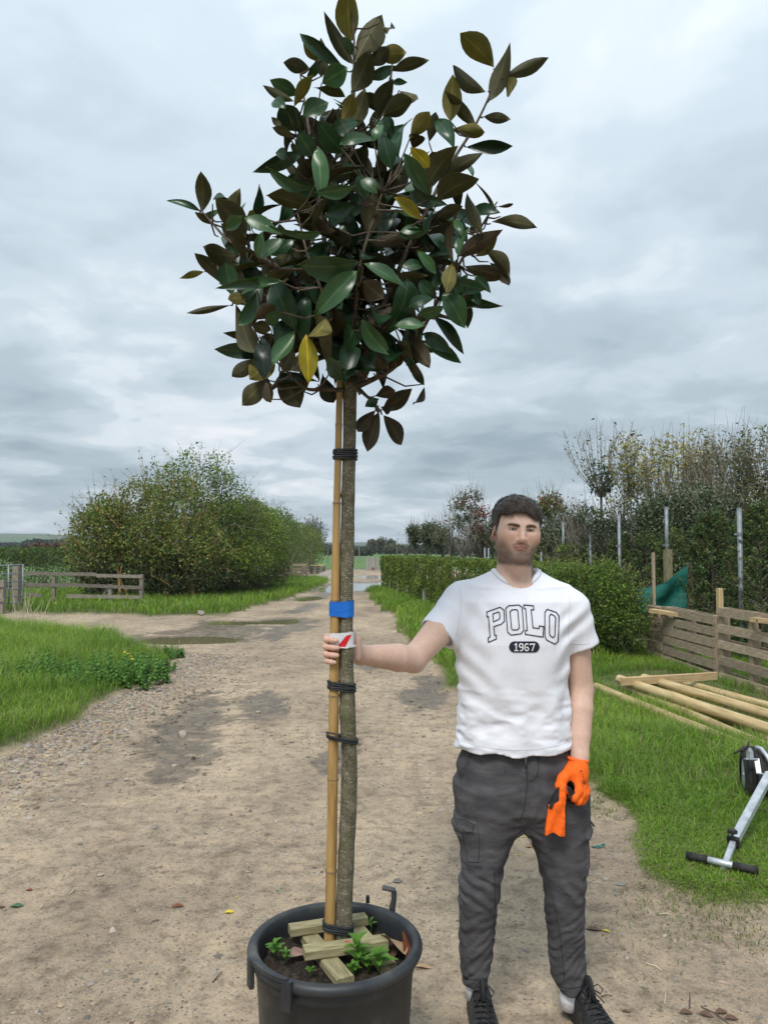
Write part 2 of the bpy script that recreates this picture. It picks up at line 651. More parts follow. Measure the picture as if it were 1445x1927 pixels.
def ico():
    p = (1 + 5 ** .5) / 2
    v = np.array([(-1, p, 0), (1, p, 0), (-1, -p, 0), (1, -p, 0), (0, -1, p), (0, 1, p), (0, -1, -p), (0, 1, -p), (p, 0, -1), (p, 0, 1), (-p, 0, -1), (-p, 0, 1)], float)
    v /= np.linalg.norm(v[0])
    f = np.array([(0, 11, 5), (0, 5, 1), (0, 1, 7), (0, 7, 10), (0, 10, 11), (1, 5, 9), (5, 11, 4), (11, 10, 2), (10, 7, 6), (7, 1, 8),
                  (3, 9, 4), (3, 4, 2), (3, 2, 6), (3, 6, 8), (3, 8, 9), (4, 9, 5), (2, 4, 11), (6, 2, 10), (8, 6, 7), (9, 8, 1)])
    return v, f


def build_gravel():
    iv, ifc = ico()
    ov = np.array([(1, 0, 0), (-1, 0, 0), (0, 1, 0), (0, -1, 0), (0, 0, 1), (0, 0, -1)], float)
    of = np.array([(0, 2, 4), (2, 1, 4), (1, 3, 4), (3, 0, 4), (2, 0, 5), (1, 2, 5), (3, 1, 5), (0, 3, 5)])
    n = 42000
    u = RNG.random(n)
    Y = 2.2 * (13.0 / 2.2) ** u
    X = (RNG.random(n) - 0.5) * 1.12 * Y
    band = RNG.random(n) < 0.24                                  # the loose gravel edge along the verge
    Y = np.where(band, 4.6 + 7.5 * RNG.random(n), Y)
    X = np.where(band, -2.98 + np.abs(RNG.normal(0, 0.42, n)), X)
    g, w, h = ground_masks(X, Y)
    keep = (g < 0.35) & (np.abs(X) < 0.56 * Y)
    keep &= (fbm(np.stack([X, Y], 1), 1.3, 3, 55) + band * 0.3 > 0.34 + 0.2 * RNG.random(n))
    X, Y, h, w, band = X[keep], Y[keep], h[keep], w[keep], band[keep]
    n = len(X)
    s = 0.0031 * np.exp(RNG.normal(0, 0.55, n)) * (1 + 0.8 * band) * np.clip(Y / 4.5, 0.8, 1.9)
    s = np.clip(s, 0.0018, 0.02)
    V = ov[None] * (1 + RNG.normal(0, 0.22, (n, 6, 1))) * s[:, None, None]
    V = V * (0.7 + 0.75 * RNG.random((n, 1, 3))) * np.array([1.25, 1.25, 0.62])
    a = RNG.random(n) * 6.283
    ca, sa = np.cos(a)[:, None], np.sin(a)[:, None]
    V = np.stack([ca * V[..., 0] - sa * V[..., 1], sa * V[..., 0] + ca * V[..., 1], V[..., 2]], -1)
    V += np.stack([X, Y, h + s * 0.12], 1)[:, None]
    F = (of[None] + (np.arange(n) * 6)[:, None, None]).reshape(-1, 3)
    t = RNG.random(n)
    base = np.array([0.34, 0.265, 0.19]) * (0.45 + 0.75 * t[:, None]) + RNG.normal(0, 0.012, (n, 3))
    grey = RNG.random(n) < 0.3
    base[grey] = (np.array([0.33, 0.30, 0.26]) * (0.35 + 0.8 * RNG.random((grey.sum(), 1))))
    base *= (1 - 0.55 * w)[:, None]
    C = np.repeat(np.clip(base, 0.02, 0.75), 6, 0)
    m = mat("gravel", [(1, 1, 1)], rough=0.9, attr='tint', spec=0.3)
    o = link("gravel", np_mesh("gravel", V.reshape(-1, 3), F, mats=[m], colors={'tint': C}))
    tag(o, "loose grit and small gravel lying on the dirt track", "gravel", kind='stuff')
    # larger stones that can be told apart
    stone_m = mat("stone", [(0.20, 0.17, 0.135), (0.36, 0.31, 0.25), (0.47, 0.43, 0.37)], rough=0.9, scale=30, bump=0.4, randval=0.35)
    meshes = []
    for k in range(6):
        v = iv * (1 + RNG.normal(0, 0.18, (12, 1))) * np.array([1.3, 1.0, 0.6])
        meshes.append(np_mesh("stone", v, ifc, mats=[stone_m]))
    spots = [(292, 1560, .022), (555, 1566, .014), (188, 1648, .017), (215, 1640, .012), (100, 1508, .02), (28, 1508, .02), (72, 1330, .03), (228, 1378, .03),
             (344, 1382, .045), (240, 1470, .02), (160, 1515, .018), (330, 1530, .016), (487, 1340, .03), (520, 1545, .014), (598, 1645, .013), (745, 1405, .02),
             (790, 1440, .02), (60, 1425, .035), (30, 1455, .035), (110, 1440, .03), (180, 1400, .035), (130, 1385, .035), (250, 1335, .035), (300, 1300, .04),
             (360, 1260, .04), (330, 1440, .02), (430, 1450, .018), (540, 1420, .02), (480, 1490, .016), (100, 1765, .011), (212, 1752, .014), (470, 1648, .012),
             (335, 1625, .013), (70, 1907, .012), (405, 1832, .012), (380, 1160, .09), (372, 1155, .06), (880, 1640, .012), (940, 1700, .012), (810, 1600, .012),
             (1180, 1800, .012), (1250, 1760, .010), (990, 1790, .012), (800, 1500, .016), (760, 1560, .013), (560, 1480, .016), (420, 1560, .014), (150, 1590, .014)]
    for k, (px, py, s) in enumerate(spots):
        p = gnd(px, py)
        o = bpy.data.objects.new("stone", meshes[k % 6])
        COL.objects.link(o)
        o.parent = GROUND
        o.location = (p[0], p[1], gz(p[0], p[1]) + s * 0.2)
        o.scale = (s, s, s)
        o.rotation_euler = (random.uniform(-.3, .3), random.uniform(-.3, .3), random.uniform(0, 6.28))


build_gravel()


# ------------------------------------------------------------------ grass
GRASS_M = mat("grass_blade", [(1, 1, 1)], rough=0.55, attr='tint', spec=0.35, transl=0.35)


def grass_mesh(X, Y, Hh, width, lean, tint, seed=0):
    n = len(X)
    rg = np.random.default_rng(seed)
    z = ground_masks(X, Y)[2]
    a = rg.random(n) * 6.283
    dirx, diry = np.cos(a), np.sin(a)
    b = a + math.pi / 2 + rg.normal(0, .5, n)
    wx, wy = np.cos(b) * width / 2, np.sin(b) * width / 2
    ln = lean * Hh * (0.25 + rg.random(n))
    base = np.stack([X, Y, z - 0.01], 1)
    mid = base + np.stack([dirx * ln * .3, diry * ln * .3, Hh * .58], 1)
    tip = base + np.stack([dirx * ln, diry * ln, Hh * (0.98 - 0.28 * np.clip(ln / Hh, 0, 1) ** 2)], 1)
    W = np.stack([wx, wy, 0 * wx], 1)
    V = np.stack([base - W, base + W, mid - W * .8, mid + W * .8, tip], 1).reshape(-1, 3)
    i = (np.arange(n) * 5)[:, None]
    F = np.concatenate([i + np.array([[0, 1, 3]]), i + np.array([[0, 3, 2]]), i + np.array([[2, 3, 4]])])
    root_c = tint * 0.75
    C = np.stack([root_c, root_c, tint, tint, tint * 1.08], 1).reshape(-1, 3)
    return np_mesh("grass", V, F, mats=[GRASS_M], colors={'tint': np.clip(C, 0, 1)})


def sample_grass(n, x0, x1, y0, y1, hfun, width, lean, seed, thr=0.5, clump=0.0, fov=True, extra=None, dry=0.10):
    rg = np.random.default_rng(seed)
    Y = y0 + (y1 - y0) * rg.random(n)
    X = x0 + (x1 - x0) * rg.random(n)
    if fov:
        k = np.abs(X) < 0.60 * Y + 0.8
        X, Y = X[k], Y[k]
    g, w, h = ground_masks(X, Y)
    P = np.stack([X, Y], 1)
    nz = fbm(P, 2.4, 3, 71)
    k = g > thr * (0.6 + 0.8 * rg.random(len(X)))
    if clump:
        k &= nz > clump * rg.random(len(X)) * 1.6
    if extra is not None:
        k &= extra(X, Y)
    X, Y, g, nz = X[k], Y[k], g[k], nz[k]
    n = len(X)
    Hh = hfun(X, Y) * (0.55 + 0.75 * rg.random(n)) * (0.62 + 0.76 * nz) * (0.35 + 0.65 * g)
    t = rg.random((n, 1))
    nz2 = fbm(np.stack([X, Y], 1), 0.9, 3, 77)[:, None]
    tint = (1 - nz2) * np.array([[0.095, 0.225, 0.017]]) + nz2 * np.array([[0.285, 0.42, 0.045]])
    tint = tint * (0.6 + 0.75 * t)
    dr = rg.random(n) < dry
    tint[dr] = np.array([0.36, 0.31, 0.16]) * (0.6 + 0.6 * rg.random((dr.sum(), 1)))
    return X, Y, Hh, np.full(n, width) * (0.7 + 0.6 * rg.random(n)), np.full(n, lean), tint


POLE_BED = [gnd(1112, 1290)[:2], gnd(1475, 1440)[:2], gnd(1500, 1335)[:2], gnd(1250, 1270)[:2], gnd(1160, 1272)[:2]]


def off_poles(X, Y):
    return (poly_sd(POLE_BED, X, Y) > 0) | (np.random.default_rng(8).random(len(X)) < .16)


def build_grass():
    def verge_l(X, Y):
        return 0.17 + 0.13 * sstep(-3.1, -4.6, X)

    def verge_r(X, Y):
        P = np.stack([X, Y], 1)
        return (0.035 + 0.115 * sstep(3.9, 5.4, Y) - 0.04 * sstep(8.0, 9.5, Y)) * (0.55 + 0.9 * fbm(P, 1.5, 2, 95))
    sets = [
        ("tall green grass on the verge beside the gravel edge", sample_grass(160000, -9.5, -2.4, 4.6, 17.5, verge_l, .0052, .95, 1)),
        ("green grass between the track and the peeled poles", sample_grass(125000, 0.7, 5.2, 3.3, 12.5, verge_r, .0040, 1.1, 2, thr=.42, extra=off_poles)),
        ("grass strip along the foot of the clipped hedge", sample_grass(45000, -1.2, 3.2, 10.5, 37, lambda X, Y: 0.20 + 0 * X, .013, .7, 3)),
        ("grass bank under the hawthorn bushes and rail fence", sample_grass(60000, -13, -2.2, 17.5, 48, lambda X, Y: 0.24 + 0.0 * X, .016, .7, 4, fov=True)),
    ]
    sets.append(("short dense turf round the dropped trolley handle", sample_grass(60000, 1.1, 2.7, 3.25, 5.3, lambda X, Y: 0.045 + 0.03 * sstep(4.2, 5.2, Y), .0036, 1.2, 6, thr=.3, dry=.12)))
    # thin worn grass where the track meets the verge in front of the trolley
    def worn(X, Y):
        return fbm(np.stack([X, Y], 1), 3.2, 3, 91) > 0.50
    rg = np.random.default_rng(5)
    n = 26000
    X, Y = 0.75 + 1.6 * rg.random(n), 2.55 + 3.2 * rg.random(n)
    e = poly_sd(DIRT, X, Y)
    k = worn(X, Y) & (rg.random(n) < np.exp(np.minimum(e, 0) / 0.24)) & (e < 0.25) & (X > 0.62 + 0.06 * Y)
    X, Y = X[k], Y[k]
    m = len(X)
    t = rg.random((m, 1))
    tint = (1 - t) * np.array([[0.10, 0.17, 0.025]]) + t * np.array([[0.21, 0.24, 0.07]])
    sets.append(("short worn grass thinning out over the dirt by the trolley handle",
                 (X, Y, 0.018 + 0.03 * rg.random(m), np.full(m, .004), np.full(m, 1.3), tint)))
    for q, (lab, s) in enumerate(sets):
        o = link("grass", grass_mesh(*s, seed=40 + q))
        tag(o, lab, "grass", kind='stuff')


build_grass()
# ================================================================== IMPLICIT SURFACES (for soft bodies: person, clothes, shoes)
def s_caps(P, a, b, ra, rb=None):
    rb = ra if rb is None else rb
    a, b = np.asarray(a, np.float32), np.asarray(b, np.float32)
    e = b - a
    t = np.clip(((P - a) @ e) / (e @ e + 1e-12), 0, 1)
    q = P - (a + t[:, None] * e)
    return np.sqrt((q * q).sum(1)) - (ra + (rb - ra) * t)


def s_ell(P, c, r, R=None):
    q = P - np.asarray(c, np.float32)
    if R is not None:
        q = q @ np.asarray(R, np.float32)
    r = np.asarray(r, np.float32)
    k0 = np.sqrt(((q / r) ** 2).sum(1)) + 1e-9
    k1 = np.sqrt(((q / (r * r)) ** 2).sum(1)) + 1e-9
    return k0 * (k0 - 1) / k1


def s_box(P, c, h, rr=0.0, R=None):
    q = P - np.asarray(c, np.float32)
    if R is not None:
        q = q @ np.asarray(R, np.float32)
    q = np.abs(q) - (np.asarray(h, np.float32) - rr)
    return np.sqrt((np.maximum(q, 0) ** 2).sum(1)) + np.minimum(q.max(1), 0) - rr


def smin(a, b, k):
    h = np.maximum(k - np.abs(a - b), 0) / k
    return np.minimum(a, b) - h * h * k * 0.25


def smax(a, b, k):
    return -smin(-a, -b, k)


def local(P, c, r, f):
    """evaluate f only within r of c; farther points get the distance to that ball"""
    dist = np.sqrt(((P - np.asarray(c, np.float32)) ** 2).sum(1))
    d = dist - r * .8
    m = dist < r
    if m.any():
        d[m] = f(P[m])
    return d


def chain(P, pts, rad, k=0.006):
    d = None
    for i in range(len(pts) - 1):
        e = s_caps(P, pts[i], pts[i + 1], rad[i], rad[i + 1])
        d = e if d is None else smin(d, e, k)
    return d


def polygonise(f, lo, hi, h, block=8):
    """surface nets of f(P)<0 on a grid of step h, evaluated only near the surface"""
    lo, hi = np.array(lo, float), np.array(hi, float)
    nb = np.ceil((hi - lo) / (h * block)).astype(int)
    n = nb * block + 1
    D = np.full(n, 1.0, np.float32)
    bc = np.stack(np.meshgrid(*[np.arange(k) for k in nb], indexing='ij'), -1).reshape(-1, 3)
    cen = lo + (bc + 0.5) * block * h
    dc = f(cen.astype(np.float32))
    diag = block * h * 0.87 * 1.2 + 0.010
    ax = np.arange(block + 1)
    off = np.stack(np.meshgrid(ax, ax, ax, indexing='ij'), -1).reshape(-1, 3)
    for b, d in zip(bc, dc):
        i0 = b * block
        if abs(d) > diag:
            if d < 0:
                D[i0[0]:i0[0] + block + 1, i0[1]:i0[1] + block + 1, i0[2]:i0[2] + block + 1] = -1.0
            continue
    act = np.abs(dc) <= diag
    bl = bc[act]
    step = max(1, 400000 // len(off))
    for s in range(0, len(bl), step):
        bb = bl[s:s + step]
        G = (bb[:, None] * block + off[None])
        vals = f((lo + G.reshape(-1, 3) * h).astype(np.float32)).reshape(len(bb), block + 1, block + 1, block + 1)
        for q, b in enumerate(bb):
            i0 = b * block
            D[i0[0]:i0[0] + block + 1, i0[1]:i0[1] + block + 1, i0[2]:i0[2] + block + 1] = vals[q]
    S = D < 0
    c = S[:-1, :-1, :-1].astype(np.int8)
    for dx, dy, dz in ((1, 0, 0), (0, 1, 0), (0, 0, 1), (1, 1, 0), (1, 0, 1), (0, 1, 1), (1, 1, 1)):
        c = c + S[dx:n[0] - 1 + dx, dy:n[1] - 1 + dy, dz:n[2] - 1 + dz]
    I = np.argwhere((c > 0) & (c < 8))
    corners = np.array([(i, j, k) for i in (0, 1) for j in (0, 1) for k in (0, 1)])
    val = np.stack([D[I[:, 0] + q[0], I[:, 1] + q[1], I[:, 2] + q[2]] for q in corners], 1)
    acc = np.zeros((len(I), 3))
    cnt = np.zeros(len(I))
    for i in range(8):
        for j in range(i + 1, 8):
            if np.abs(corners[i] - corners[j]).sum() != 1:
                continue
            a, b = val[:, i], val[:, j]
            m = (a < 0) != (b < 0)
            t = np.clip(np.where(m, a / np.where(m, a - b, 1), 0), 0, 1)
            acc += np.where(m, 1, 0)[:, None] * (corners[i] + t[:, None] * (corners[j] - corners[i]))
            cnt += m
    V = lo + (I + acc / cnt[:, None]) * h
    idx = np.full(np.array(n) - 1, -1, np.int32)
    idx[I[:, 0], I[:, 1], I[:, 2]] = np.arange(len(I))
    Fq = []
    for axn in range(3):
        sl0, sl1 = [slice(None)] * 3, [slice(None)] * 3
        sl0[axn], sl1[axn] = slice(0, -1), slice(1, None)
        A, Bm = S[tuple(sl0)], S[tuple(sl1)]
        E = np.argwhere(A != Bm)
        o1, o2 = [(1, 2), (2, 0), (0, 1)][axn]
        ok = (E[:, o1] > 0) & (E[:, o2] > 0) & (E[:, o1] < n[o1] - 1) & (E[:, o2] < n[o2] - 1)
        E = E[ok]
        ins = A[E[:, 0], E[:, 1], E[:, 2]]

        def g(a, b):
            J = E.copy()
            J[:, o1] -= a
            J[:, o2] -= b
            return idx[J[:, 0], J[:, 1], J[:, 2]]
        q = np.stack([g(1, 1), g(0, 1), g(0, 0), g(1, 0)], 1)
        q[~ins] = q[~ins][:, ::-1]
        Fq.append(q)
    F = np.concatenate(Fq)
    return V, F[(F >= 0).all(1)]


def relax(V, F, it=1, lam=0.5):
    """light Laplacian smoothing of a quad mesh"""
    n = len(V)
    E = np.concatenate([F[:, [0, 1]], F[:, [1, 2]], F[:, [2, 3]], F[:, [3, 0]]])
    E = np.concatenate([E, E[:, ::-1]])
    deg = np.bincount(E[:, 0], minlength=n).astype(float)
    for _ in range(it):
        A = np.stack([np.bincount(E[:, 0], weights=V[E[:, 1], k], minlength=n) for k in range(3)], 1)
        V = V + lam * (A / np.maximum(deg, 1)[:, None] - V)
    return V
# ================================================================== PERSON
PERSON_Y = 2.74


def lerp_table(rows, z):
    """rows (z, ...) sorted by falling z -> arrays interpolated at z"""
    R = np.array(sorted(rows, key=lambda r: r[0]), float)
    return [np.interp(z, R[:, 0], R[:, k]).astype(np.float32) for k in range(1, R.shape[1])]


def loft(P, rows, n=2.2, extra=0.0):
    """rows: (z, cx, a, cy, b)"""
    cx, a, cy, b = lerp_table(rows, P[:, 2])
    a, b = a + extra, b + extra
    u, v = np.abs(P[:, 0] - cx) / a, np.abs(P[:, 1] - cy) / b
    r = (u ** n + v ** n) ** (1 / n)
    d = (r - 1) * np.minimum(a, b) * 0.92
    zs = [q[0] for q in rows]
    return np.maximum(np.maximum(d, P[:, 2] - max(zs)), min(zs) - P[:, 2])


def px_rows(tab, Y, depth, cy):
    """(py, xl, xr[, depth, cy]) in photo pixels at distance Y -> loft rows"""
    out = []
    for r in tab:
        py, xl, xr = r[:3]
        l, q = at(xl, py, Y), at(xr, py, Y)
        dp = r[3] if len(r) > 3 else depth
        c = r[4] if len(r) > 4 else cy
        out.append((l[2], (l[0] + q[0]) / 2, (q[0] - l[0]) / 2, c, dp))
    return out


O_H = at(971, 1006, PERSON_Y)
R_H = (roty(math.radians(4.5)) @ rotz(math.radians(2.5))).astype(np.float32)


def to_head(P):
    return (P - O_H.astype(np.float32)) @ R_H


def from_head(q):
    return np.asarray(q) @ R_H.T + O_H


def skull(q):
    d = s_ell(q, (0, .018, .045), (.077, .098, .083))
    d = smin(d, s_ell(q, (0, -.022, .03), (.066, .066, .07)), .03)
    return d


def f_head(q):
    m = q.copy()
    m[:, 0] = np.abs(m[:, 0])
    d = skull(q)
    d = smin(d, s_ell(q, (0, -.025, -.018), (.0665, .069, .088)), .03)
    d = smin(d, s_caps(m, (.0510, -.002, -.050), (.0165, -.075, -.089), .0168, .0170), .030)      # jaw
    d = smin(d, s_ell(q, (0, -.076, -.09), (.024, .02, .019)), .02)                          # chin
    d = smin(d, s_ell(m, (.044, -.056, -.006), (.019, .019, .016)), .04)                     # cheekbone
    d = smin(d, s_caps(m, (.012, -.088, .0295), (.046, -.072, .0300), .0105, .009), .018)      # brow
    d = smax(d, -s_ell(m, (.0315, -.100, .0165), (.0185, .022, .0095)), .014)                # socket
    lid = s_ell(m, (.0315, -.0735, .0165), (.0150, .0145, .0128))
    slit = np.maximum(np.abs(m[:, 2] - .0150 + (m[:, 0] - .0315) ** 2 * 5) - .0036, np.abs(m[:, 0] - .0315) - .0135)
    d = smin(d, np.maximum(lid, -np.maximum(slit, m[:, 1] + .078)), .004)
    d = smin(d, s_caps(q, (0, -.090, .026), (0, -.109, -.016), .0085, .0105), .012)          # nose
    d = smin(d, s_ell(q, (0, -.1105, -.0190), (.0115, .0105, .0095)), .008)
    d = smin(d, s_ell(m, (.0125, -.0985, -.0230), (.0072, .0095, .0072)), .008)
    d = smax(d, -s_ell(m, (.0068, -.107, -.0295), (.0036, .005, .0038)), .003)               # nostril
    d = smin(d, s_ell(q, (0, -.086, -.038), (.022, .011, .010)), .014)                       # upper lip mound
    d = smin(d, s_caps(m, (.0, -.0965, -.0415), (.021, -.086, -.0440), .0042, .0025), .006)
    d = smin(d, s_caps(m, (.0, -.0955, -.0505), (.018, -.087, -.0480), .0055, .003), .006)
    d = smax(d, -s_caps(m, (.0, -.101, -.0462), (.024, -.0905, -.0468), .0018, .0012), .003)  # mouth line
    d = smax(d, -s_ell(q, (0, -.103, -.0645), (.02, .01, .006)), .014)                        # under the lower lip
    # ears
    er = roty(math.radians(-10)) @ rotz(math.radians(24))
    e = s_ell(m, (.0785, .010, .000), (.0085, .0185, .031), er)
    e = smax(e, -s_ell(m, (.0845, .004, .004), (.006, .011, .017), er), .006)
    e = smin(e, s_ell(m, (.074, -.002, -.022), (.006, .008, .009)), .008)
    d = smin(d, e, .006)
    return d


SH_R, EL_R, WR_R = at(872, 1134, 2.745), at(777, 1241, 2.60), at(678, 1232, 2.452)
SH_L, EL_L, WR_L = at(1077, 1146, 2.745), at(1093, 1297, 2.77), at(1090, 1424, 2.69)
NECK0, NECK1 = from_head((0, .016, -.05)), at(969, 1100, 2.775)
CANE_G = at(629, 1222, 2.335)              # cane where the hand closes on it


def f_right_hand(P):
    x0, y0, z0 = CANE_G
    d = s_box(P, (x0 + .035, 2.397, z0 - .004), (.044, .0145, .040), .013, rotz(-.32))
    d = smin(d, s_caps(P, WR_R, (x0 + .052, 2.405, z0 - .006), .0285, .023), .025)
    for k, py in enumerate((1203.5, 1217.5, 1231.5, 1244.5)):
        z = at(629, py, 2.32)[2]
        dl = (.0, .002, .001, -.003)[k]
        pts = [(x0 + .004, 2.388, z + .002), (x0 - .0235 - dl, 2.366, z + .002), (x0 - .0225 - dl, 2.324, z), (x0 - .004 + dl, 2.3098, z - .001), (x0 + .0085 + dl * 2, 2.3105, z - .002)]
        r = [.0105, .0100, .0092, .0084, .0074]
        if k == 3:
            r = [q * .9 for q in r]
        d = smin(d, chain(P, pts, r, .004), .004)
    th = [(x0 + .062, 2.398, z0 + .016), (x0 + .046, 2.392, z0 + .043), (x0 + .040, 2.388, z0 + .066)]
    return smin(d, chain(P, th, [.016, .0125, .0095]), .012)


HAND_L = at(1086, 1465, 2.66)


def f_body(P):
    d = local(P, O_H, .20, lambda Q: f_head(to_head(Q)))
    d = smin(d, s_caps(P, NECK0, NECK1, .0600, .0655), .022)
    d = smin(d, s_ell(P, at(975, 1068, 2.69), (.013, .014, .02)), .03)                       # throat
    d = smin(d, s_caps(P, at(950, 1104, 2.775), at(890, 1134, 2.755), .044, .040), .05)
    d = smin(d, s_caps(P, at(992, 1104, 2.775), at(1062, 1146, 2.755), .044, .040), .05)
    d = smin(d, s_box(P, at(970, 1190, 2.76), (.145, .075, .17), .07), .06)
    for S, E, W, kk in ((SH_R, EL_R, WR_R, 0), (SH_L, EL_L, WR_L, 1)):
        S, E, W = S.astype(np.float32), E.astype(np.float32), W.astype(np.float32)
        m = S * .45 + E * .55
        d = smin(d, chain(P, [S, m, E], [.050, .0505 if not kk else .0465, .0425], .004), .03)
        g = E * .70 + W * .30 + np.array([0, -.003, .002], np.float32)
        d = smin(d, chain(P, [E, g, E * .3 + W * .7, W], [.0425, .0455 if not kk else .0425, .0365, .0295], .004), .012)
    el = EL_R + np.array([.008, .022, -.022])
    d = smin(d, s_ell(P, el, (.024, .022, .02)), .025)
    d = smin(d, local(P, CANE_G, .16, f_right_hand), .018)
    d = smin(d, s_caps(P, WR_L, at(1086, 1470, 2.665), .026, .024), .02)
    return d


def skin_colour(V):
    n = len(V)
    P = V.astype(np.float32)
    q = to_head(P)
    m = q.copy()
    m[:, 0] = np.abs(m[:, 0])
    base = np.array([0.635, 0.425, 0.332])
    C = np.tile(base, (n, 1))
    mott = fbm(P, 40, 3, 5)[:, None]
    C = C * (0.94 + 0.12 * mott)

    def blend(w, col):
        nonlocal C
        C = C * (1 - w[:, None]) + np.array(col) * w[:, None]
    head = sstep(-.14, -.10, q[:, 2])
    red = sstep(1.0, 0.2, s_ell(m, (.042, -.07, -.012), (.03, .04, .026)) / .03 + .5)
    blend(.42 * red * head, (0.64, 0.335, 0.26))
    nose = sstep(.012, -.004, s_ell(q, (0, -.108, -.02), (.014, .014, .013)))
    blend(.5 * nose, (0.58, 0.275, 0.205))
    ear = sstep(.066, .074, m[:, 0]) * sstep(.05, .03, np.abs(q[:, 2])) * sstep(-.03, -.01, q[:, 1])
    blend(.55 * ear, (0.60, 0.25, 0.20))
    # beard: jaw, chin, moustache; thins out over the cheeks
    nz = fbm(q, 240, 2, 9)
    line = -.018 - .026 * sstep(.065, .02, m[:, 0])              # cheek line drops towards the mouth
    bd = sstep(.006, -.028, q[:, 2] - line) * sstep(.035, .005, q[:, 1]) * sstep(-.118, -.098, q[:, 2])
    side = sstep(.054, .064, m[:, 0]) * sstep(.03, .0, q[:, 2]) * sstep(-.055, -.02, q[:, 1]) * sstep(.012, .0, q[:, 1])
    stache = sstep(.005, -.001, np.abs(q[:, 2] + .0350 + .22 * np.maximum(m[:, 0] - .004, 0)) - .0035) * sstep(.031, .026, m[:, 0]) * sstep(-.07, -.08, q[:, 1])
    on_head = sstep(.24, .20, np.linalg.norm(q, axis=1))
    w = np.maximum(np.maximum(bd, side * .8), stache * .9) * on_head
    mouth = sstep(.004, .0, np.maximum(np.abs(q[:, 2] + .0462) - .0080 * (1 - (m[:, 0] / .027) ** 2), m[:, 0] - .025))
    soul = sstep(.02, .012, m[:, 0]) * sstep(.004, 0, np.abs(q[:, 2] + .0600) - .004) * .3
    w = w * (1 - mouth) * (0.62 + 0.5 * nz) * (1 - soul)
    w = w * (0.95 + 0.35 * sstep(-.05, -.09, q[:, 2]))
    blend(np.clip(w * .9, 0, .86), (0.095, 0.056, 0.038))
    lips = mouth * (np.abs(q[:, 2] + .0462) > .0008) * sstep(-.075, -.082, q[:, 1])
    blend(.85 * lips, (0.56, 0.25, 0.225))
    ml = sstep(.0022, .0008, np.abs(q[:, 2] + .0463)) * sstep(.026, .022, m[:, 0]) * sstep(-.075, -.082, q[:, 1])
    blend(.8 * ml, (0.12, 0.04, 0.035))
    # brows
    bz = .0262 + .004 * np.sin(np.clip((m[:, 0] - .010) / .04, 0, 1) * 2.4) - .05 * np.maximum(m[:, 0] - .042, 0)
    br = sstep(.0062, .0036, np.abs(q[:, 2] - bz)) * sstep(.008, .013, m[:, 0]) * sstep(.054, .046, m[:, 0]) * sstep(-.05, -.06, q[:, 1])
    blend(np.clip(.95 * br * (0.75 + .4 * nz), 0, .9), (0.040, 0.027, 0.021))
    # lash line: dark band along the edges of the eye slit
    sl = np.abs(q[:, 2] - .0150 + (m[:, 0] - .0315) ** 2 * 5)
    la = sstep(.0062, .0040, sl) * sstep(.0150, .0125, np.abs(m[:, 0] - .0315)) * sstep(-.06, -.066, q[:, 1])
    blend(.65 * la, (0.06, 0.036, 0.03))
    # cropped hair stubble under the hair cap
    sc = hair_mask(q) * on_head
    blend(.9 * sc, (0.055, 0.036, 0.027))
    # hands a little redder at the knuckles; nails
    hand = sstep(.09, .05, np.linalg.norm(P - CANE_G.astype(np.float32), axis=1))
    blend(.35 * hand * (0.5 + mott[:, 0]), (0.60, 0.27, 0.20))
    for py in (1203.5, 1217.5, 1231.5, 1244.5):
        z = at(629, py, 2.32)[2]
        nl = sstep(.0065, .0045, np.sqrt((P[:, 0] - CANE_G[0] - .004) ** 2 + ((P[:, 2] - z + .001) * 1.3) ** 2)) * (P[:, 1] < 2.306)
        blend(.7 * nl, (0.70, 0.46, 0.40))
    fore = sstep(.11, .02, np.abs(P[:, 0] - .0)) * (P[:, 1] < 2.62)
    blend(.18 * fore, (0.60, 0.33, 0.26))
    return np.clip(C, 0, 1)


def hair_mask(q):
    """1 where hair grows: above the hairline, round the ears, down to the nape"""
    ax = np.abs(q[:, 0])
    front = .077 - .012 * sstep(.02, .055, ax) - .010 * sstep(.0, .05, q[:, 0])        # hairline height, swept down at one side
    fz = np.where(q[:, 1] < -.035, front, front - (q[:, 1] + .035) * 2.6)
    temple = sstep(-.050, -.030, q[:, 1])
    low = np.where(q[:, 1] > -.014, .031, .004)
    lowb = np.where(q[:, 1] > .032, -.045, low)
    hz = np.where(temple > .5, lowb, np.maximum(fz, low))
    return sstep(-.006, .004, q[:, 2] - hz)


def f_hair(P):
    q = to_head(P)
    top = sstep(.02, .105, q[:, 2])
    th = .0045 + .0105 * top + .006 * sstep(.0, -.07, q[:, 1]) * top
    nz = fbm(q * np.array([1, .55, .8], np.float32), 70, 3, 3) - .5
    d = skull(q) - th - nz * .011 * (.35 + top)
    d = smin(d, s_caps(q, (-.042, -.066, .085), (.05, -.064, .076), .0135, .0125) - nz * .006, .016)   # fringe
    hm = hair_mask(q)
    return np.maximum(d, (.5 - hm) * .03)


# ---- clothes
SHIRT_ROWS = px_rows([(1108, 884, 1056, .085, 2.765), (1130, 868, 1076, .108, 2.752), (1170, 862, 1074, .122, 2.745), (1207, 857, 1072, .127, 2.742), (1250, 860, 1068, .125, 2.742),
                      (1300, 864, 1067, .121, 2.744), (1350, 863, 1070, .121, 2.746), (1395, 859, 1077, .132, 2.752), (1440, 857, 1082, .137, 2.754)], 2.74, .12, 2.74)
HEM_Z = 0.9365
SL_R0, SL_R1 = at(866, 1137, 2.745), at(822, 1193, 2.683)
SL_L0, SL_L1 = at(1074, 1150, 2.745), at(1096, 1217, 2.755)
NECK_C = at(970, 1068, 2.765)


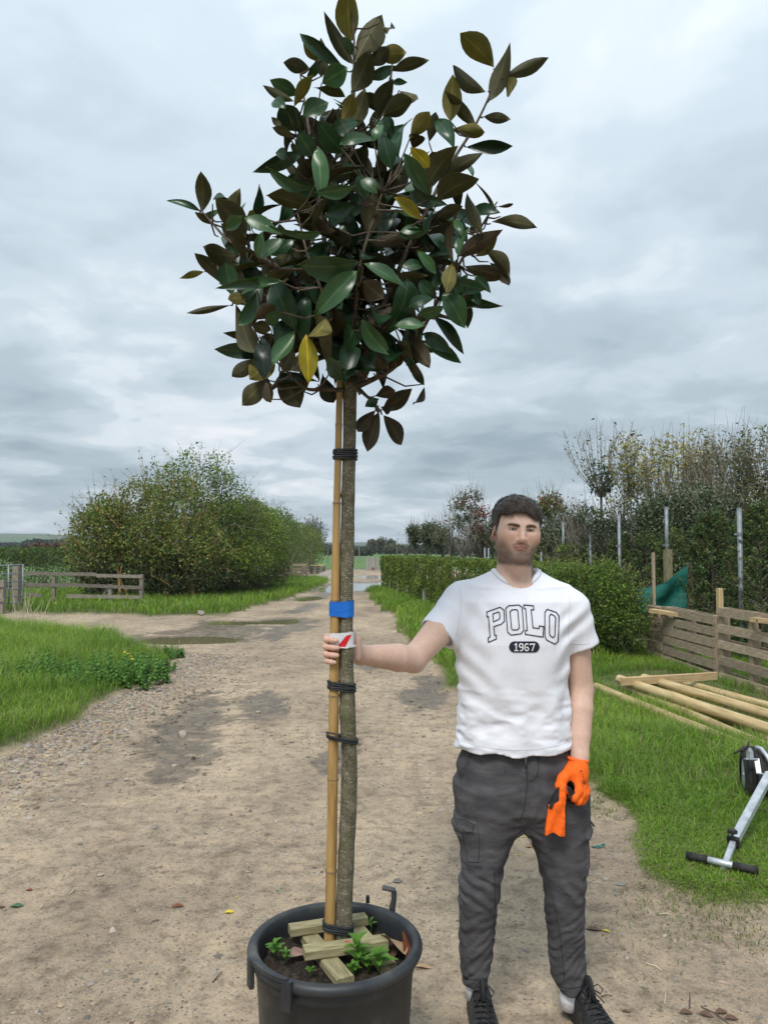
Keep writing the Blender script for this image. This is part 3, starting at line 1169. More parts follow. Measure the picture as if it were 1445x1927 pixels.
def shirt_folds(P):
    u, z = P[:, 0] - .468, P[:, 2]
    w = fbm(P, 4.0, 2, 40) - .5
    low = sstep(1.36, 1.08, z)
    f = .0048 * np.sin(6.283 * (u * 8.5 + 2.2 * w + .25 * z)) * low * sstep(.21, .10, np.abs(u))
    f += .0024 * np.sin(6.283 * (z * 13 + u * 9 + 2.0 * w)) * sstep(-.05, -.15, u) * sstep(1.50, 1.40, z) * sstep(1.02, 1.15, z)     # drag lines from the raised arm
    f += .0035 * np.sin(6.283 * (z * 13 - u * 10 + 2.2 * w)) * sstep(.09, .17, u) * sstep(1.48, 1.38, z) * sstep(1.15, 1.25, z)
    cr = np.abs(fbm(P * np.array([1.0, 1.0, 2.3], np.float32), 9, 3, 44) - .5)
    f += (.05 - cr) * .030 * sstep(1.25, 1.02, z)
    f += (fbm(P, 10, 2, 48) - .5) * .008
    return f


def f_shirt_outer(P):
    d = loft(P, SHIRT_ROWS, 2.35)
    d = smin(d, s_caps(P, at(938, 1101, 2.768), at(876, 1129, 2.752), .0545, .0565), .05)
    d = smin(d, s_caps(P, at(1004, 1101, 2.768), at(1070, 1144, 2.752), .0545, .0575), .05)
    ax_r, ax_l = SL_R1 - SL_R0, SL_L1 - SL_L0
    er = smin(s_caps(P, SL_R0, SL_R1 + ax_r * .25, .063, .0655), d, .045)
    el = smin(s_caps(P, SL_L0, SL_L1 + ax_l * .25, .0605, .0560), er, .04)
    sl = np.minimum(np.linalg.norm(P - SL_R1.astype(np.float32), axis=1), np.linalg.norm(P - SL_L1.astype(np.float32), axis=1))
    return el - shirt_folds(P) * (.35 + .65 * sstep(.07, .13, sl)) - .002


def f_shirt(P):
    o = f_shirt_outer(P)
    nr, nl = (SL_R1 - SL_R0), (SL_L1 - SL_L0)
    lr, ll = np.linalg.norm(nr), np.linalg.norm(nl)
    nr, nl = (nr / lr).astype(np.float32), (nl / ll).astype(np.float32)
    hr = (P - SL_R1.astype(np.float32)) @ nr
    hl = (P - SL_L1.astype(np.float32)) @ nl
    # the sleeve planes only act near their own sleeve
    nearr = np.maximum(np.linalg.norm(P - SL_R1.astype(np.float32), axis=1) - .14, P[:, 0] - .252)
    nearl = np.linalg.norm(P - SL_L1.astype(np.float32), axis=1) - .125
    cut_r = np.maximum(-hr, nearr)
    cut_l = np.maximum(-hl, np.maximum(nearl, SHIRT_ARM_X - P[:, 0]))
    d = np.maximum(o, -cut_r)
    d = np.maximum(d, -cut_l)
    hem = HEM_Z + .004 * np.sin(P[:, 0] * 23) + .003 * np.sin(P[:, 0] * 51 + 1)
    d = np.maximum(d, hem - P[:, 2])
    neck = s_ell(P, NECK_C + np.array([.0, -.012, .018]), (.080, .102, .070), rotx(.22))
    d = np.maximum(d, -neck)
    # hollow openings: hem, sleeves
    inner = o + .0080
    cav = np.minimum(np.minimum(np.abs(hem - P[:, 2]) - .035, np.maximum(np.abs(hr) - .03, nearr)), np.maximum(np.abs(hl) - .03, nearl))
    return np.maximum(d, -np.maximum(inner, cav))


SHIRT_ARM_X = float(at(1066, 1217, 2.75)[0])

LEG_R = px_rows([(1480, 863, 982, .116, 2.755), (1522, 864, 982, .112, 2.752), (1562, 862, 976, .104, 2.75), (1596, 868, 960, .097, 2.748), (1630, 869, 947, .088, 2.742), (1652, 865, 942, .083, 2.738),
                 (1690, 863, 938, .077, 2.738), (1720, 864, 934, .073, 2.744), (1750, 864, 931, .070, 2.750), (1800, 867, 927, .064, 2.756), (1828, 866, 923, .062, 2.758), (1838, 870, 921, .060, 2.758), (1852, 873, 918, .054, 2.758)], 2.74, .09, 2.75)
LEG_L = px_rows([(1480, 972, 1100, .116, 2.755), (1522, 972, 1102, .112, 2.752), (1562, 986, 1105, .104, 2.75), (1596, 1003, 1106, .097, 2.748), (1635, 1015, 1105, .088, 2.742), (1664, 1022, 1101, .083, 2.738),
                 (1720, 1026, 1100, .075, 2.744), (1777, 1032, 1101, .068, 2.752), (1806, 1034, 1102, .064, 2.756), (1840, 1040, 1105, .062, 2.758), (1850, 1046, 1102, .060, 2.758), (1865, 1054, 1090, .052, 2.758)], 2.74, .09, 2.75)
PELVIS = px_rows([(1385, 876, 1062, .102, 2.755), (1408, 868, 1072, .108, 2.755), (1440, 859, 1090, .118, 2.755), (1480, 861, 1099, .120, 2.757), (1520, 868, 1098, .116, 2.757), (1556, 880, 1090, .080, 2.76)], 2.74, .12, 2.75)


def trouser_folds(P):
    z = P[:, 2]
    u = P[:, 0]
    w = fbm(P, 6, 3, 60) - .5
    leg = np.where(u < .49, u - .335, u - .665)              # position across each leg
    f = (fbm(P, 7, 2, 62) - .5) * .009
    # gathered cloth down the calf: stacked swags between the seams
    calf = sstep(.50, .30, z)
    sag = np.abs(leg - .02) * 1.1
    f += .0034 * calf * (np.abs(np.sin(3.1416 * (z * 23 + sag * 9 + 3.4 * w))) - .5) * (0.45 + .9 * fbm(P, 11, 2, 66))
    f += .0014 * calf * np.sin(6.283 * (z * 30 - leg * 24 + 4 * w))
    # creases raying from the crotch and over the knee
    r = np.sqrt((u - .49) ** 2 + (z - .69) ** 2)
    ang = np.arctan2(z - .69, u - .49)
    f += .0014 * np.sin(ang * 11 + 5 * w) * sstep(.26, .08, r) * sstep(.0, .05, r)
    f += .0030 * np.sin(6.283 * (z * 14 + leg * 7 + 4.0 * w)) * sstep(.10, .03, np.abs(z - .47))
    cr = np.abs(fbm(P * np.array([.8, 1, 1.5], np.float32), 9, 3, 68) - .5)
    f += (.06 - cr) * .018
    # seams
    f -= .0022 * sstep(.0035, .001, np.abs(u - .492)) * (z > .70)
    return f


def f_trousers(P):
    d = smin(smin(loft(P, LEG_R, 2.1), loft(P, LEG_L, 2.1), .012), loft(P, PELVIS, 2.3), .045)
    f = trouser_folds(P)
    # cargo pocket and flap on the outer thigh of each leg
    fr = P[:, 1] < 2.80
    a0, a1 = at(862, 1556, 2.70), at(903, 1622, 2.70)
    pk = sstep(.006, -.004, np.maximum(np.maximum(P[:, 0] - a1[0], P[:, 2] - a0[2]), a1[2] - P[:, 2])) * fr
    b0, b1 = at(862, 1539, 2.70), at(892, 1566, 2.70)
    sl = P[:, 2] - (P[:, 0] - b0[0]) * .25
    fl = sstep(.003, -.003, np.maximum(np.maximum(P[:, 0] - b1[0], P[:, 2] - b0[2]), b1[2] - sl)) * fr
    c0 = at(1098, 1556, 2.74)
    pk2 = sstep(.006, -.004, np.maximum(np.maximum(c0[0] - P[:, 0], P[:, 2] - c0[2]), a1[2] - .02 - P[:, 2]))
    f = f + .004 * pk + .0045 * fl + .006 * pk2
    # slanted hip pocket welt
    h0, h1 = at(880, 1402, 2.66), at(858, 1462, 2.72)
    tt = (P[:, 2] - h1[2]) / (h0[2] - h1[2])
    lx = h1[0] + (h0[0] - h1[0]) * tt
    f = f - .005 * sstep(.004, .001, np.abs(P[:, 0] - lx)) * ((tt > 0) & (tt < 1.1)) * (P[:, 1] < 2.74)
    return d - f


def f_foot_frame(heel, toe):
    h, t = np.array(heel, float), np.array(toe, float)
    x = t - h
    ln = np.linalg.norm(x)
    x /= ln
    z = np.array([0, 0, 1.0])
    y = np.cross(z, x)
    return h, np.stack([x, y, z], 1).astype(np.float32), ln


def shoe_fn(heel, toe):
    h, R, ln = f_foot_frame(heel, toe)
    h = h.astype(np.float32)

    def loc(P):
        return (P - h) @ R

    def f(P):
        q = loc(P)
        t = np.clip(q[:, 0] / ln, -.05, 1.05)
        wid = np.interp(t, [0, .12, .35, .62, .85, 1.0], [.034, .040, .040, .051, .045, .018]).astype(np.float32)
        hgt = np.interp(t, [0, .1, .28, .42, .62, .85, 1.0], [.105, .118, .122, .100, .072, .056, .035]).astype(np.float32)
        u = np.abs(q[:, 1]) / wid
        v = (q[:, 2] - .02) / np.maximum(hgt - .02, .01)
        r = np.where(v > 0, (u ** 2.4 + np.abs(v) ** 2.6) ** (1 / 2.5), u)
        d = (r - 1) * np.minimum(wid, hgt) * .8
        d = np.maximum(d, np.maximum(-q[:, 0] - .004, q[:, 0] - ln))
        d = smax(d, -q[:, 2] + .018, .004)
        sole = np.maximum(np.maximum((u * wid - wid - .004), np.abs(q[:, 2] - .014) - .014 - .004 * sstep(.7, 1, t)), np.maximum(-q[:, 0] - .008, q[:, 0] - ln - .006))
        d = smin(d, sole, .006)
        op = s_ell(q, (.075, 0, .135), (.050, .036, .035), roty(.25))
        return smax(d, -op, .008)
    return f, loc, ln, R, h


PERSON = root("person", (0.474, PERSON_Y, 0), "person in white t-shirt, dark trousers and orange glove holding the potted tree", "person")
PB = rloc(PERSON)


def soft_part(name, f, lo, hi, h, m, colour=None, parent=PERSON, it=1, lam=.4, block=8):
    V, F = polygonise(f, lo, hi, h, block)
    if it:
        V = relax(V, F, it, lam)
    cols = {'tint': colour(V)} if colour is not None else None
    me = np_mesh(name, V - PB, F, smooth=True, mats=[m], colors=cols)
    return link(name, me, parent), V, F


def build_person():
    skin = mat("skin", [(0.93, 0.93, 0.93), (1.05, 1.05, 1.05)], rough=0.52, scale=90, attr='tint', spec=0.35, bump=0.12, bscale=220, sss=0.12)
    body, _, _ = soft_part("body", f_body, (-.215, 2.28, 1.15 - .30), (.80, 2.92, 1.87), .0032, skin, skin_colour, it=1, lam=.3)
    eye_m, nt, N, L, B = new_mat("eyeball")
    tc = N.new('ShaderNodeTexCoord')
    sp = vnode(N, L, 'ShaderNodeVectorMath', {0: tc.outputs['Object']}, operation='LENGTH')
    at_ = N.new('ShaderNodeAttribute')
    at_.attribute_name = 'tint'
    L.new(at_.outputs['Color'], B.inputs['Base Color'])
    B.inputs['Roughness'].default_value = 0.12
    iv = []
    for s in (-1, 1):
        nu, nv = 16, 10
        V, C = [], []
        for i in range(nv + 1):
            for j in range(nu):
                a, b = math.pi * i / nv, 2 * math.pi * j / nu
                v = np.array([math.sin(a) * math.cos(b), -math.cos(a), math.sin(a) * math.sin(b)]) * .0122
                V.append(from_head(v + np.array([s * .0315, -.0735, .0150])) - PB)
                rr = math.hypot(v[0], v[2])
                C.append((.012, .01, .01) if (v[1] < 0 and rr < .0028) else ((.075, .055, .04) if (v[1] < 0 and rr < .0060) else (.46, .43, .41)))
        F = [(i * nu + j, i * nu + (j + 1) % nu, (i + 1) * nu + (j + 1) % nu, (i + 1) * nu + j) for i in range(nv) for j in range(nu)]
        link("eye", np_mesh("eye", V, F, smooth=True, mats=[eye_m], colors={'tint': C}), PERSON)
    # ---- hair: a cap of short hair with loose strands over it
    hair_m = mat("hair", [(0.020, 0.015, 0.012), (0.048, 0.034, 0.026), (0.085, 0.062, 0.048)], rough=0.5, scale=190, stretch=(1, .35, 1), bump=0.6, spec=0.35, pos=[.3, .5, .72])
    hair, hv, hf = soft_part("hair", f_hair, from_head((0, 0, 0)) + (-.12, -.13, -.07), from_head((0, 0, 0)) + (.12, .15, .18), .0028, hair_m, it=1)
    rg = np.random.default_rng(3)
    q = to_head(hv.astype(np.float32))
    k = rg.choice(len(hv), 5200)
    p0 = hv[k]
    q0 = q[k]
    nrm = q0 - np.array([0, .01, .03])
    nrm = nrm / np.linalg.norm(nrm, axis=1)[:, None]
    top = sstep(.02, .09, q0[:, 2])
    flow = np.stack([.35 + 0 * top, -1 + 0 * top, -.25 + 0 * top], 1) * top[:, None] + np.array([0, .25, -1]) * (1 - top)[:, None]
    flow = flow + rg.normal(0, .45, flow.shape)
    flow = flow - nrm * (flow * nrm).sum(1)[:, None]
    flow /= np.linalg.norm(flow, axis=1)[:, None]
    ln = (.006 + .013 * top * rg.random(len(k)))[:, None]
    lift = (.12 + .26 * top * rg.random(len(k)))[:, None]
    side = np.cross(nrm, flow)
    w = .0006
    A = q0 - nrm * .001
    Bm = A + flow * ln * .5 + nrm * ln * lift * .6
    T = A + flow * ln + nrm * ln * lift
    VV = np.stack([A - side * w, A + side * w, Bm - side * w, Bm + side * w, T], 1).reshape(-1, 3)
    i = (np.arange(len(k)) * 5)[:, None]
    FF = np.concatenate([i + np.array([[0, 1, 3]]), i + np.array([[0, 3, 2]]), i + np.array([[2, 3, 4]])])
    st = link("hair_strands", np_mesh("hair_strands", from_head(VV) - PB, FF, mats=[hair_m]), hair)
    tag(st, kind='stuff')
    # ---- t-shirt
    cotton = mat("white_cotton", [(0.755, 0.755, 0.82), (0.79, 0.79, 0.85)], rough=0.85, scale=14, spec=0.15, bump=0.30, bscale=22, bdist=0.007, stretch=(1.5, 1, .8))
    shirt, sv, sf = soft_part("t_shirt", f_shirt, (.06, 2.58, .90), (.83, 2.92, 1.60), .0042, cotton, it=2, lam=.45)
    shirt['label'] = "white cotton t-shirt with arched outline lettering and a navy pill on the chest"
    # ribbed collar band lying round the neck opening
    from mathutils.bvhtree import BVHTree
    bvh = BVHTree.FromPolygons([Vector(v) for v in sv], [tuple(int(x) for x in f) for f in sf])
    nc = NECK_C + np.array([.0, -.012, .018])

    def rim(k):
        T = np.linspace(-1.35, 0.9, 120)
        pts = []
        for kx in range(60):
            a = 2 * math.pi * kx / 60
            v = np.stack([.080 * k * math.cos(a) * np.cos(T), .102 * k * math.sin(a) * np.cos(T), .070 * k * np.sin(T)], 1)
            p = nc + v @ rotx(.22).T
            dd = f_shirt_outer(p.astype(np.float32))
            up = np.where((dd[:-1] < 0) & (dd[1:] >= 0))[0]
            pts.append(p[up[-1]] if len(up) else p[np.argmin(np.abs(dd))])
        pts = np.array(pts)
        for _ in range(5):
            pts = (np.roll(pts, 1, 0) + 2 * pts + np.roll(pts, -1, 0)) / 4
        return pts
    r0, r1, r2 = rim(.985), rim(1.09), rim(1.19)
    cen = r0.mean(0)
    Vc, Fc, n = [], [], len(r0)
    for a in range(n):
        out = r0[a] - cen
        out /= np.linalg.norm(out)
        oy = abs(out[1])
        nn = out * (.40 + .55 * oy) + np.array([0, 0, .88 - .55 * oy])
        Vc += [r0[a] - nn * .004, r0[a] + nn * .0055, r1[a] + nn * .0080, r2[a] + nn * .0066, r2[a] + out * .001 - nn * .003]
    for a in range(n):
        b = (a + 1) % n
        for c in range(4):
            Fc.append((a * 5 + c, b * 5 + c, b * 5 + c + 1, a * 5 + c + 1))
    link("collar", np_mesh("collar", np.array(Vc) - PB, Fc, smooth=True, mats=[cotton]), shirt)
    cam_p = Vector((0, 0, CAM_H))

    def seam(tree, pts, r, m, parent, lift=.0004):
        Q = []
        for (x0, y0), (x1, y1) in zip(pts[:-1], pts[1:]):
            k = max(2, int(math.hypot(x1 - x0, y1 - y0) / 4))
            for t in np.linspace(0, 1, k, endpoint=False):
                h = tree.ray_cast(cam_p, (Vector(at(x0 + (x1 - x0) * t, y0 + (y1 - y0) * t, 2.0)) - cam_p).normalized())
                if h[0] is not None and 2.5 < h[0].y < 2.86:
                    Q.append(np.array(h[0]) + np.array([0, -lift, 0]))
        Q = [q for i, q in enumerate(Q) if i == 0 or np.linalg.norm(q - Q[i - 1]) < .03]
        if len(Q) > 2:
            mb = MB()
            mb.tube(Q, r, 5)
            mb.build("seam", m, parent, smooth=True)
    thread = mat("white_thread", [(0.60, 0.60, 0.66)], rough=.9)
    n60 = [np.array(Vc[(i % 60) * 5 + 3]) for i in range(61)]
    mb = MB()
    mb.tube(n60, .0013, 5, cap=False)
    mb.build("seam", thread, shirt, smooth=True)
    for pts in ([(863, 1104), (868, 1125), (867, 1150), (862, 1180), (857, 1200)], [(1072, 1122), (1071, 1150), (1070, 1180), (1069, 1205)],
                [(804, 1168), (820, 1180), (836, 1192), (852, 1203)], [(1072, 1210), (1095, 1212), (1114, 1211)], [(866, 1393), (900, 1404), (940, 1410), (975, 1412), (1010, 1410), (1050, 1403), (1068, 1397)]):
        seam(bvh, pts, .0008, thread, shirt)
    # stitched hem lines
    # ---- print on the chest
    ink = mat("navy_ink", [(0.012, 0.014, 0.030)], rough=0.7)
    white_ink = mat("white_ink", [(0.78, 0.78, 0.80)], rough=0.7)
    def onto(cx, cy, lift):
        px, py = 780 + cx / 3.8026, 1060 + cy / 3.8026
        d = Vector(at(px, py, 2.0)) - cam_p
        d.normalize()
        h = bvh.ray_cast(cam_p, d)
        p = h[0] if h[0] is not None else Vector(at(px, py, 2.62))
        return np.array(p) + np.array([0, -lift, 0])

    def stroke(poly, w, closed, lift, V, F):
        P = [np.array(p, float) for p in poly]
        m = len(P)
        L_, R_ = [], []
        for i in range(m):
            a = P[(i - 1) % m] if (closed or i > 0) else None
            b = P[(i + 1) % m] if (closed or i < m - 1) else None
            d1 = (P[i] - a) if a is not None else (b - P[i])
            d2 = (b - P[i]) if b is not None else d1
            d1, d2 = d1 / np.linalg.norm(d1), d2 / np.linalg.norm(d2)
            n1, n2 = np.array([-d1[1], d1[0]]), np.array([-d2[1], d2[0]])
            mt = n1 + n2
            mt /= np.linalg.norm(mt)
            k = w / 2 / max(mt @ n1, .45)
            L_.append(P[i] + mt * k)
            R_.append(P[i] - mt * k)
        for i in range(m if closed else m - 1):
            j = (i + 1) % m
            seg = max(1, int(np.linalg.norm(P[j] - P[i]) / 16))
            for s_ in range(seg):
                q = []
                for t in (s_ / seg, (s_ + 1) / seg):
                    q.append((L_[i] * (1 - t) + L_[j] * t, R_[i] * (1 - t) + R_[j] * t))
                b0 = len(V)
                for c in (q[0][0], q[1][0], q[1][1], q[0][1]):
                    V.append(onto(c[0], c[1], lift) - PB)
                F.append((b0, b0 + 1, b0 + 2, b0 + 3))

    letters = [
        ([[(514, 348), (610, 313), (637, 333), (642, 412), (620, 434), (566, 452), (571, 515), (582, 513), (584, 540), (527, 565), (525, 532), (538, 526), (527, 380), (517, 384)],
          [(558, 362), (597, 347), (606, 353), (609, 388), (602, 400), (563, 418)]]),
        ([[(650, 322), (672, 303), (745, 297), (768, 315), (779, 478), (760, 503), (690, 513), (664, 492)],
          [(681, 347), (694, 333), (727, 330), (737, 340), (747, 462), (737, 474), (703, 477), (692, 467)]]),
        ([[(779, 297), (848, 303), (851, 333), (832, 331), (845, 460), (889, 466), (891, 447), (922, 452), (917, 527), (790, 507), (791, 480), (804, 479), (793, 325), (781, 322)]]),
        ([[(930, 350), (947, 328), (1012, 350), (1032, 378), (1026, 558), (1003, 578), (943, 548), (930, 520)],
          [(963, 376), (974, 362), (998, 375), (1008, 392), (1002, 515), (991, 531), (974, 522), (964, 508)]]),
    ]
    for loops in letters:
        V, F = [], []
        for lp in loops:
            stroke(lp, 7.0, True, .0022, V, F)
        link("printed_letter", np_mesh("printed_letter", V, F, mats=[ink]), shirt)
    V, F = [], []
    nu, nv = 26, 6
    for i in range(nu + 1):
        x = -109 + 218 * i / nu
        ex = max(0, abs(x) - 70)
        hh = 40 * math.sqrt(max(0.0, 1 - (ex / 39.5) ** 2))
        for j in range(nv + 1):
            y = -hh + 2 * hh * j / nv
            V.append(onto(783 + x, 598 + y, .0020) - PB)
    for i in range(nu):
        for j in range(nv):
            a = i * (nv + 1) + j
            F.append((a, a + nv + 1, a + nv + 2, a + 1))
    link("printed_pill", np_mesh("printed_pill", V, F, mats=[ink]), shirt)
    digits = [[[(713, 584), (725, 574), (725, 626)], [(711, 624.5), (721, 624.5)], [(729, 624.5), (739, 624.5)]],
              [[(773, 594), (766, 601), (754, 601), (748, 594), (748, 582), (754, 575), (766, 575), (772.5, 582), (772.5, 613), (765, 624), (750, 624)]],
              [[(811, 579), (797, 575), (788, 584), (787, 612), (794, 624), (806, 624), (812, 616), (812, 607), (806, 600), (795, 600)]],
              [[(825, 586), (825, 577), (855, 577), (838, 626)]]]
    for dg in digits:
        V, F = [], []
        for st_ in dg:
            stroke(st_, 8.0, False, .0040, V, F)
        link("printed_digit", np_mesh("printed_digit", V, F, mats=[white_ink]), shirt)
    # ---- trousers
    twill = mat("charcoal_twill", [(0.058, 0.056, 0.061), (0.078, 0.075, 0.080), (0.102, 0.098, 0.102)], rough=0.9, scale=12, detail=9, spec=0.15, bump=0.55, bscale=26, bdist=0.010, stretch=(1, 1, 1.6))
    tr, tv, tf = soft_part("trousers", f_trousers, (.20, 2.60, .09), (.78, 2.92, 1.0), .0047, twill, it=1, lam=.4)
    tb = BVHTree.FromPolygons([Vector(v) for v in tv], [tuple(int(x) for x in f) for f in tf])
    dark = mat('seam_thread', [(0.026, 0.026, 0.029)], rough=.9)
    for pts in ([(990, 1422), (991, 1480), (986, 1525), (976, 1546)], [(1012, 1420), (1013, 1450), (1006, 1466), (992, 1474)], [(888, 1408), (876, 1438), (860, 1466)], [(892, 1408), (880, 1440), (864, 1470)],
                [(982, 1556), (1020, 1625), (1040, 1690), (1052, 1750), (1060, 1820), (1062, 1850)], [(864, 1540), (880, 1546), (891, 1551), (889, 1566), (876, 1566), (866, 1558)], [(869, 1564), (876, 1596), (880, 1622), (900, 1623), (902, 1590), (899, 1556)],
                [(930, 1640), (931, 1700), (928, 1760), (924, 1820)], [(872, 1842), (895, 1844), (919, 1842)], [(1048, 1856), (1072, 1860), (1098, 1856)]):
        seam(tb, pts, .0013, dark, tr)
    ds = MB()
    p = [at(987.5, 1414, 2.64), at(988, 1423, 2.624), at(989.5, 1434, 2.622), at(988, 1447, 2.624)]
    ds.tube(p, [.0035, .0035, .003, .002], 6)
    ds.build("drawstring", twill, tr, smooth=True)
    fl = MB()
    fl.box(at(1110, 1546, 2.76), (.024, .05, .008), roty(math.radians(48)), bev=.002)
    fl.build("pocket_flap", twill, tr)
    # ---- socks and shoes
    sock_m = mat("white_sock", [(0.70, 0.70, 0.74), (0.80, 0.80, 0.83)], rough=0.9, scale=60, bump=.3)
    shoe_m = mat("black_shoe", [(0.010, 0.010, 0.011), (0.020, 0.020, 0.019), (0.055, 0.054, 0.046)], rough=0.6, scale=34, dist=1.5, pos=[.35, .54, .62], spec=.4, bump=.25, bscale=300, bdist=.002)
    lace_m = mat("black_lace", [(0.012, 0.012, 0.013), (0.028, 0.028, 0.03)], rough=0.75, scale=200)
    feet = [(gnd(896, 1883) + (0.0, .0, 0), np.array([.335, 2.505, 0])), (gnd(1066, 1880), np.array([.745, 2.56, 0]))]
    for side_, (heel, toe) in enumerate(feet):
        hl = np.array([heel[0], 2.822, .012])
        f, loc, ln, R, h0 = shoe_fn(hl, np.array([toe[0], toe[1], .012]))
        lo_ = np.minimum(hl, toe) - .08
        hi_ = np.maximum(hl, toe) + .08
        lo_[2], hi_[2] = -.03, .16
        sh, shv, shf = soft_part("shoe", f, lo_, hi_, .0034, shoe_m, it=1)
        ax = at((895, 1072)[side_], (1850, 1868)[side_], 2.757)
        sk = MB()
        sk.tube([ax + (0, 0, .06), ax + (0, .002, -.01), ax + (0, .004, -.05)], [.034, .035, .036], 20)
        sk.build("sock", sock_m, PERSON, smooth=True)
        # tongue and laces
        def P3(x, y, z):
            return h0 + R @ np.array([x, y, z], np.float32)
        tg = MB()
        tg.tube([P3(.150, 0, .095), P3(.128, 0, .122), P3(.112, 0, .148), P3(.108, 0, .158)], [.020, .026, .027, .020], 12, squash=.34)
        tg.build("tongue", lace_m, sh, smooth=True)
        for k in range(5):
            x = .135 + k * .019
            z = np.interp(x / ln, [.28, .42, .62, .85], [.122, .100, .072, .056]) + .004
            lc = MB()
            lc.tube([P3(x, -.030, z - .012), P3(x + .006, -.012, z + .001), P3(x + .008, .012, z + .001), P3(x, .030, z - .012)], .0028, 6)
            lc.tube([P3(x, -.030, z - .010), P3(x + .013, .0, z + .003), P3(x + .018, .028, z - .016)], .0026, 6)
            lc.build("lace", lace_m, sh, smooth=True)
        lp = MB()
        for s in (-1, 1):
            c0 = P3(.130, 0, .128)
            lp.tube([c0, P3(.140, s * .022, .142), P3(.150, s * .036, .128), P3(.146, s * .030, .112), c0], .0024, 6)
            lp.tube([c0, P3(.150, s * .014, .112), P3(.168, s * .030, .094)], .0022, 6)
        lp.build("bow", lace_m, sh, smooth=True)

    # ---- the worn glove
    yb = 2.655
    cuff = at(1086, 1427, 2.685)
    th = [at(1072, 1448, yb), at(1058, 1466, yb - .022), at(1053, 1479, yb - .034), at(1060, 1486, yb - .046), at(1069, 1486, yb - .050)]
    fingers = [
        [at(1087, 1470, yb - .018), at(1089, 1489, yb - .036), at(1080, 1502, yb - .046), at(1069, 1497, yb - .040)],
        [at(1093, 1472, yb - .008), at(1096, 1495, yb - .026), at(1088, 1508, yb - .034), at(1074, 1505, yb - .022)],
        [at(1097, 1472, yb + .004), at(1101, 1492, yb - .010), at(1095, 1507, yb - .016), at(1080, 1506, yb - .004)],
        [at(1098, 1470, yb + .018), at(1103, 1487, yb + .008), at(1099, 1501, yb + .004), at(1086, 1503, yb + .012)]]

    def f_glove(P):
        d = s_caps(P, cuff, at(1087, 1444, 2.672), .0335, .034)
        d = smin(d, s_ell(P, at(1085, 1462, yb + .002), (.037, .030, .040), roty(.1)), .022)
        d = smin(d, chain(P, th, [.0185, .0165, .0145, .0130, .0105], .01), .014)
        for k, fc in enumerate(fingers):
            r = [.0145, .0132, .0122, .0105]
            d = smin(d, chain(P, fc, r, .006), .0045)
        wr = (fbm(P, 38, 2, 7) - .5) * .004
        return smax(d - wr, P[:, 2] - (cuff[2] + .002), .004)

    def glove_colour(V):
        P = V.astype(np.float32)
        C = np.tile(np.array([0.93, 0.145, 0.012]), (len(V), 1))
        tips = chain(P, th[2:], [.0148, .0138, .012], .004)
        for fc in fingers:
            tips = np.minimum(tips, chain(P, [fc[2] * .55 + fc[3] * .45, fc[3]], [.013, .0118], .004))
            tips = np.minimum(tips, chain(P, [(fc[1] + fc[2]) / 2 + np.array([-.012, .0, .004]), fc[2] + np.array([-.010, 0, .006])], [.010, .010], .004))
        palm = s_ell(P, at(1070, 1481, yb - .012), (.020, .03, .026))
        b = np.minimum(tips, palm)
        k = sstep(.002, -.001, b)[:, None]
        return C * (1 - k) + np.array([0.014, 0.015, 0.015]) * k
    gm = mat("glove_knit", [(0.88, 0.88, 0.88), (1.06, 1.06, 1.06)], rough=0.75, scale=120, attr='tint', spec=.25, bump=.3, bscale=420, bdist=.0015)
    gl, gv, gf = soft_part("glove", f_glove, (.56, 2.54, .72), (.75, 2.76, .92), .0026, gm, glove_colour)
    orange = mat("orange_knit", [(0.86, 0.125, 0.010), (0.95, 0.155, 0.014)], rough=0.8, scale=100, bump=.2)
    cf = MB()
    for kx in range(2):
        ringp = []
        for a in np.linspace(0, 2 * math.pi, 25):
            ringp.append(cuff + np.array([.0335 * math.cos(a), .0335 * math.sin(a), .0005 - .006 * math.cos(a) - kx * .002]))
    cf.tube(ringp, .0062, 8, cap=False)
    cf.build("glove_cuff", orange, gl, smooth=True)
    # printing on the back of the glove: small broken marks
    gb = BVHTree.FromPolygons([Vector(v) for v in gv], [tuple(int(x) for x in f) for f in gf])
    mk = MB()
    for (x0, y0, x1, y1) in [(648, 545, 685, 558), (655, 560, 690, 572), (630, 575, 655, 588), (690, 590, 702, 620), (700, 640, 712, 668), (705, 700, 720, 712), (728, 715, 745, 735),
                             (625, 712, 640, 722), (655, 735, 690, 760), (700, 730, 728, 758), (715, 770, 745, 790), (730, 745, 752, 765), (690, 765, 720, 780)]:
        q = []
        for (cx, cy) in ((x0, y0), (x1, y1)):
            px, py = 1020 + cx / 9.175, 1390 + cy / 9.175
            d = (Vector(at(px, py, 2.0)) - cam_p).normalized()
            hcast = gb.ray_cast(cam_p, d)
            if hcast[0] is not None:
                q.append(np.array(hcast[0]) + np.array([0, -.0008, 0]))
        if len(q) == 2:
            mk.tube(q, .00075, 4)
    mk.build("glove_print", ink, gl)
    # ---- the other glove, hanging from the fist
    def f_held(P):
        top = at(1057, 1484, yb - .058)
        d = chain(P, [top, at(1056, 1500, yb - .056), at(1049, 1517, yb - .058)], [.0085, .011, .014], .02)
        tz = np.clip((at(0, 1512, yb)[2] - P[:, 2]) / .09, 0, 1)
        A, Bp = at(1046, 1512, yb - .06), at(1043, 1572, yb - .062)
        cx = A[0] + (Bp[0] - A[0]) * tz
        cy = A[1] + (Bp[1] - A[1]) * tz
        half = .0285 + .0055 * tz
        fold = .005 * np.sin((P[:, 0] - cx) * 150 + tz * 3) * tz
        body_ = np.maximum(np.abs(P[:, 0] - cx) - half, np.abs(P[:, 1] - cy - fold) - .0075)
        zc = P[:, 2]
        hem_ = at(0, 1571, yb - .06)[2] + .006 * np.sin((P[:, 0] - cx) * 80 + 2.2)
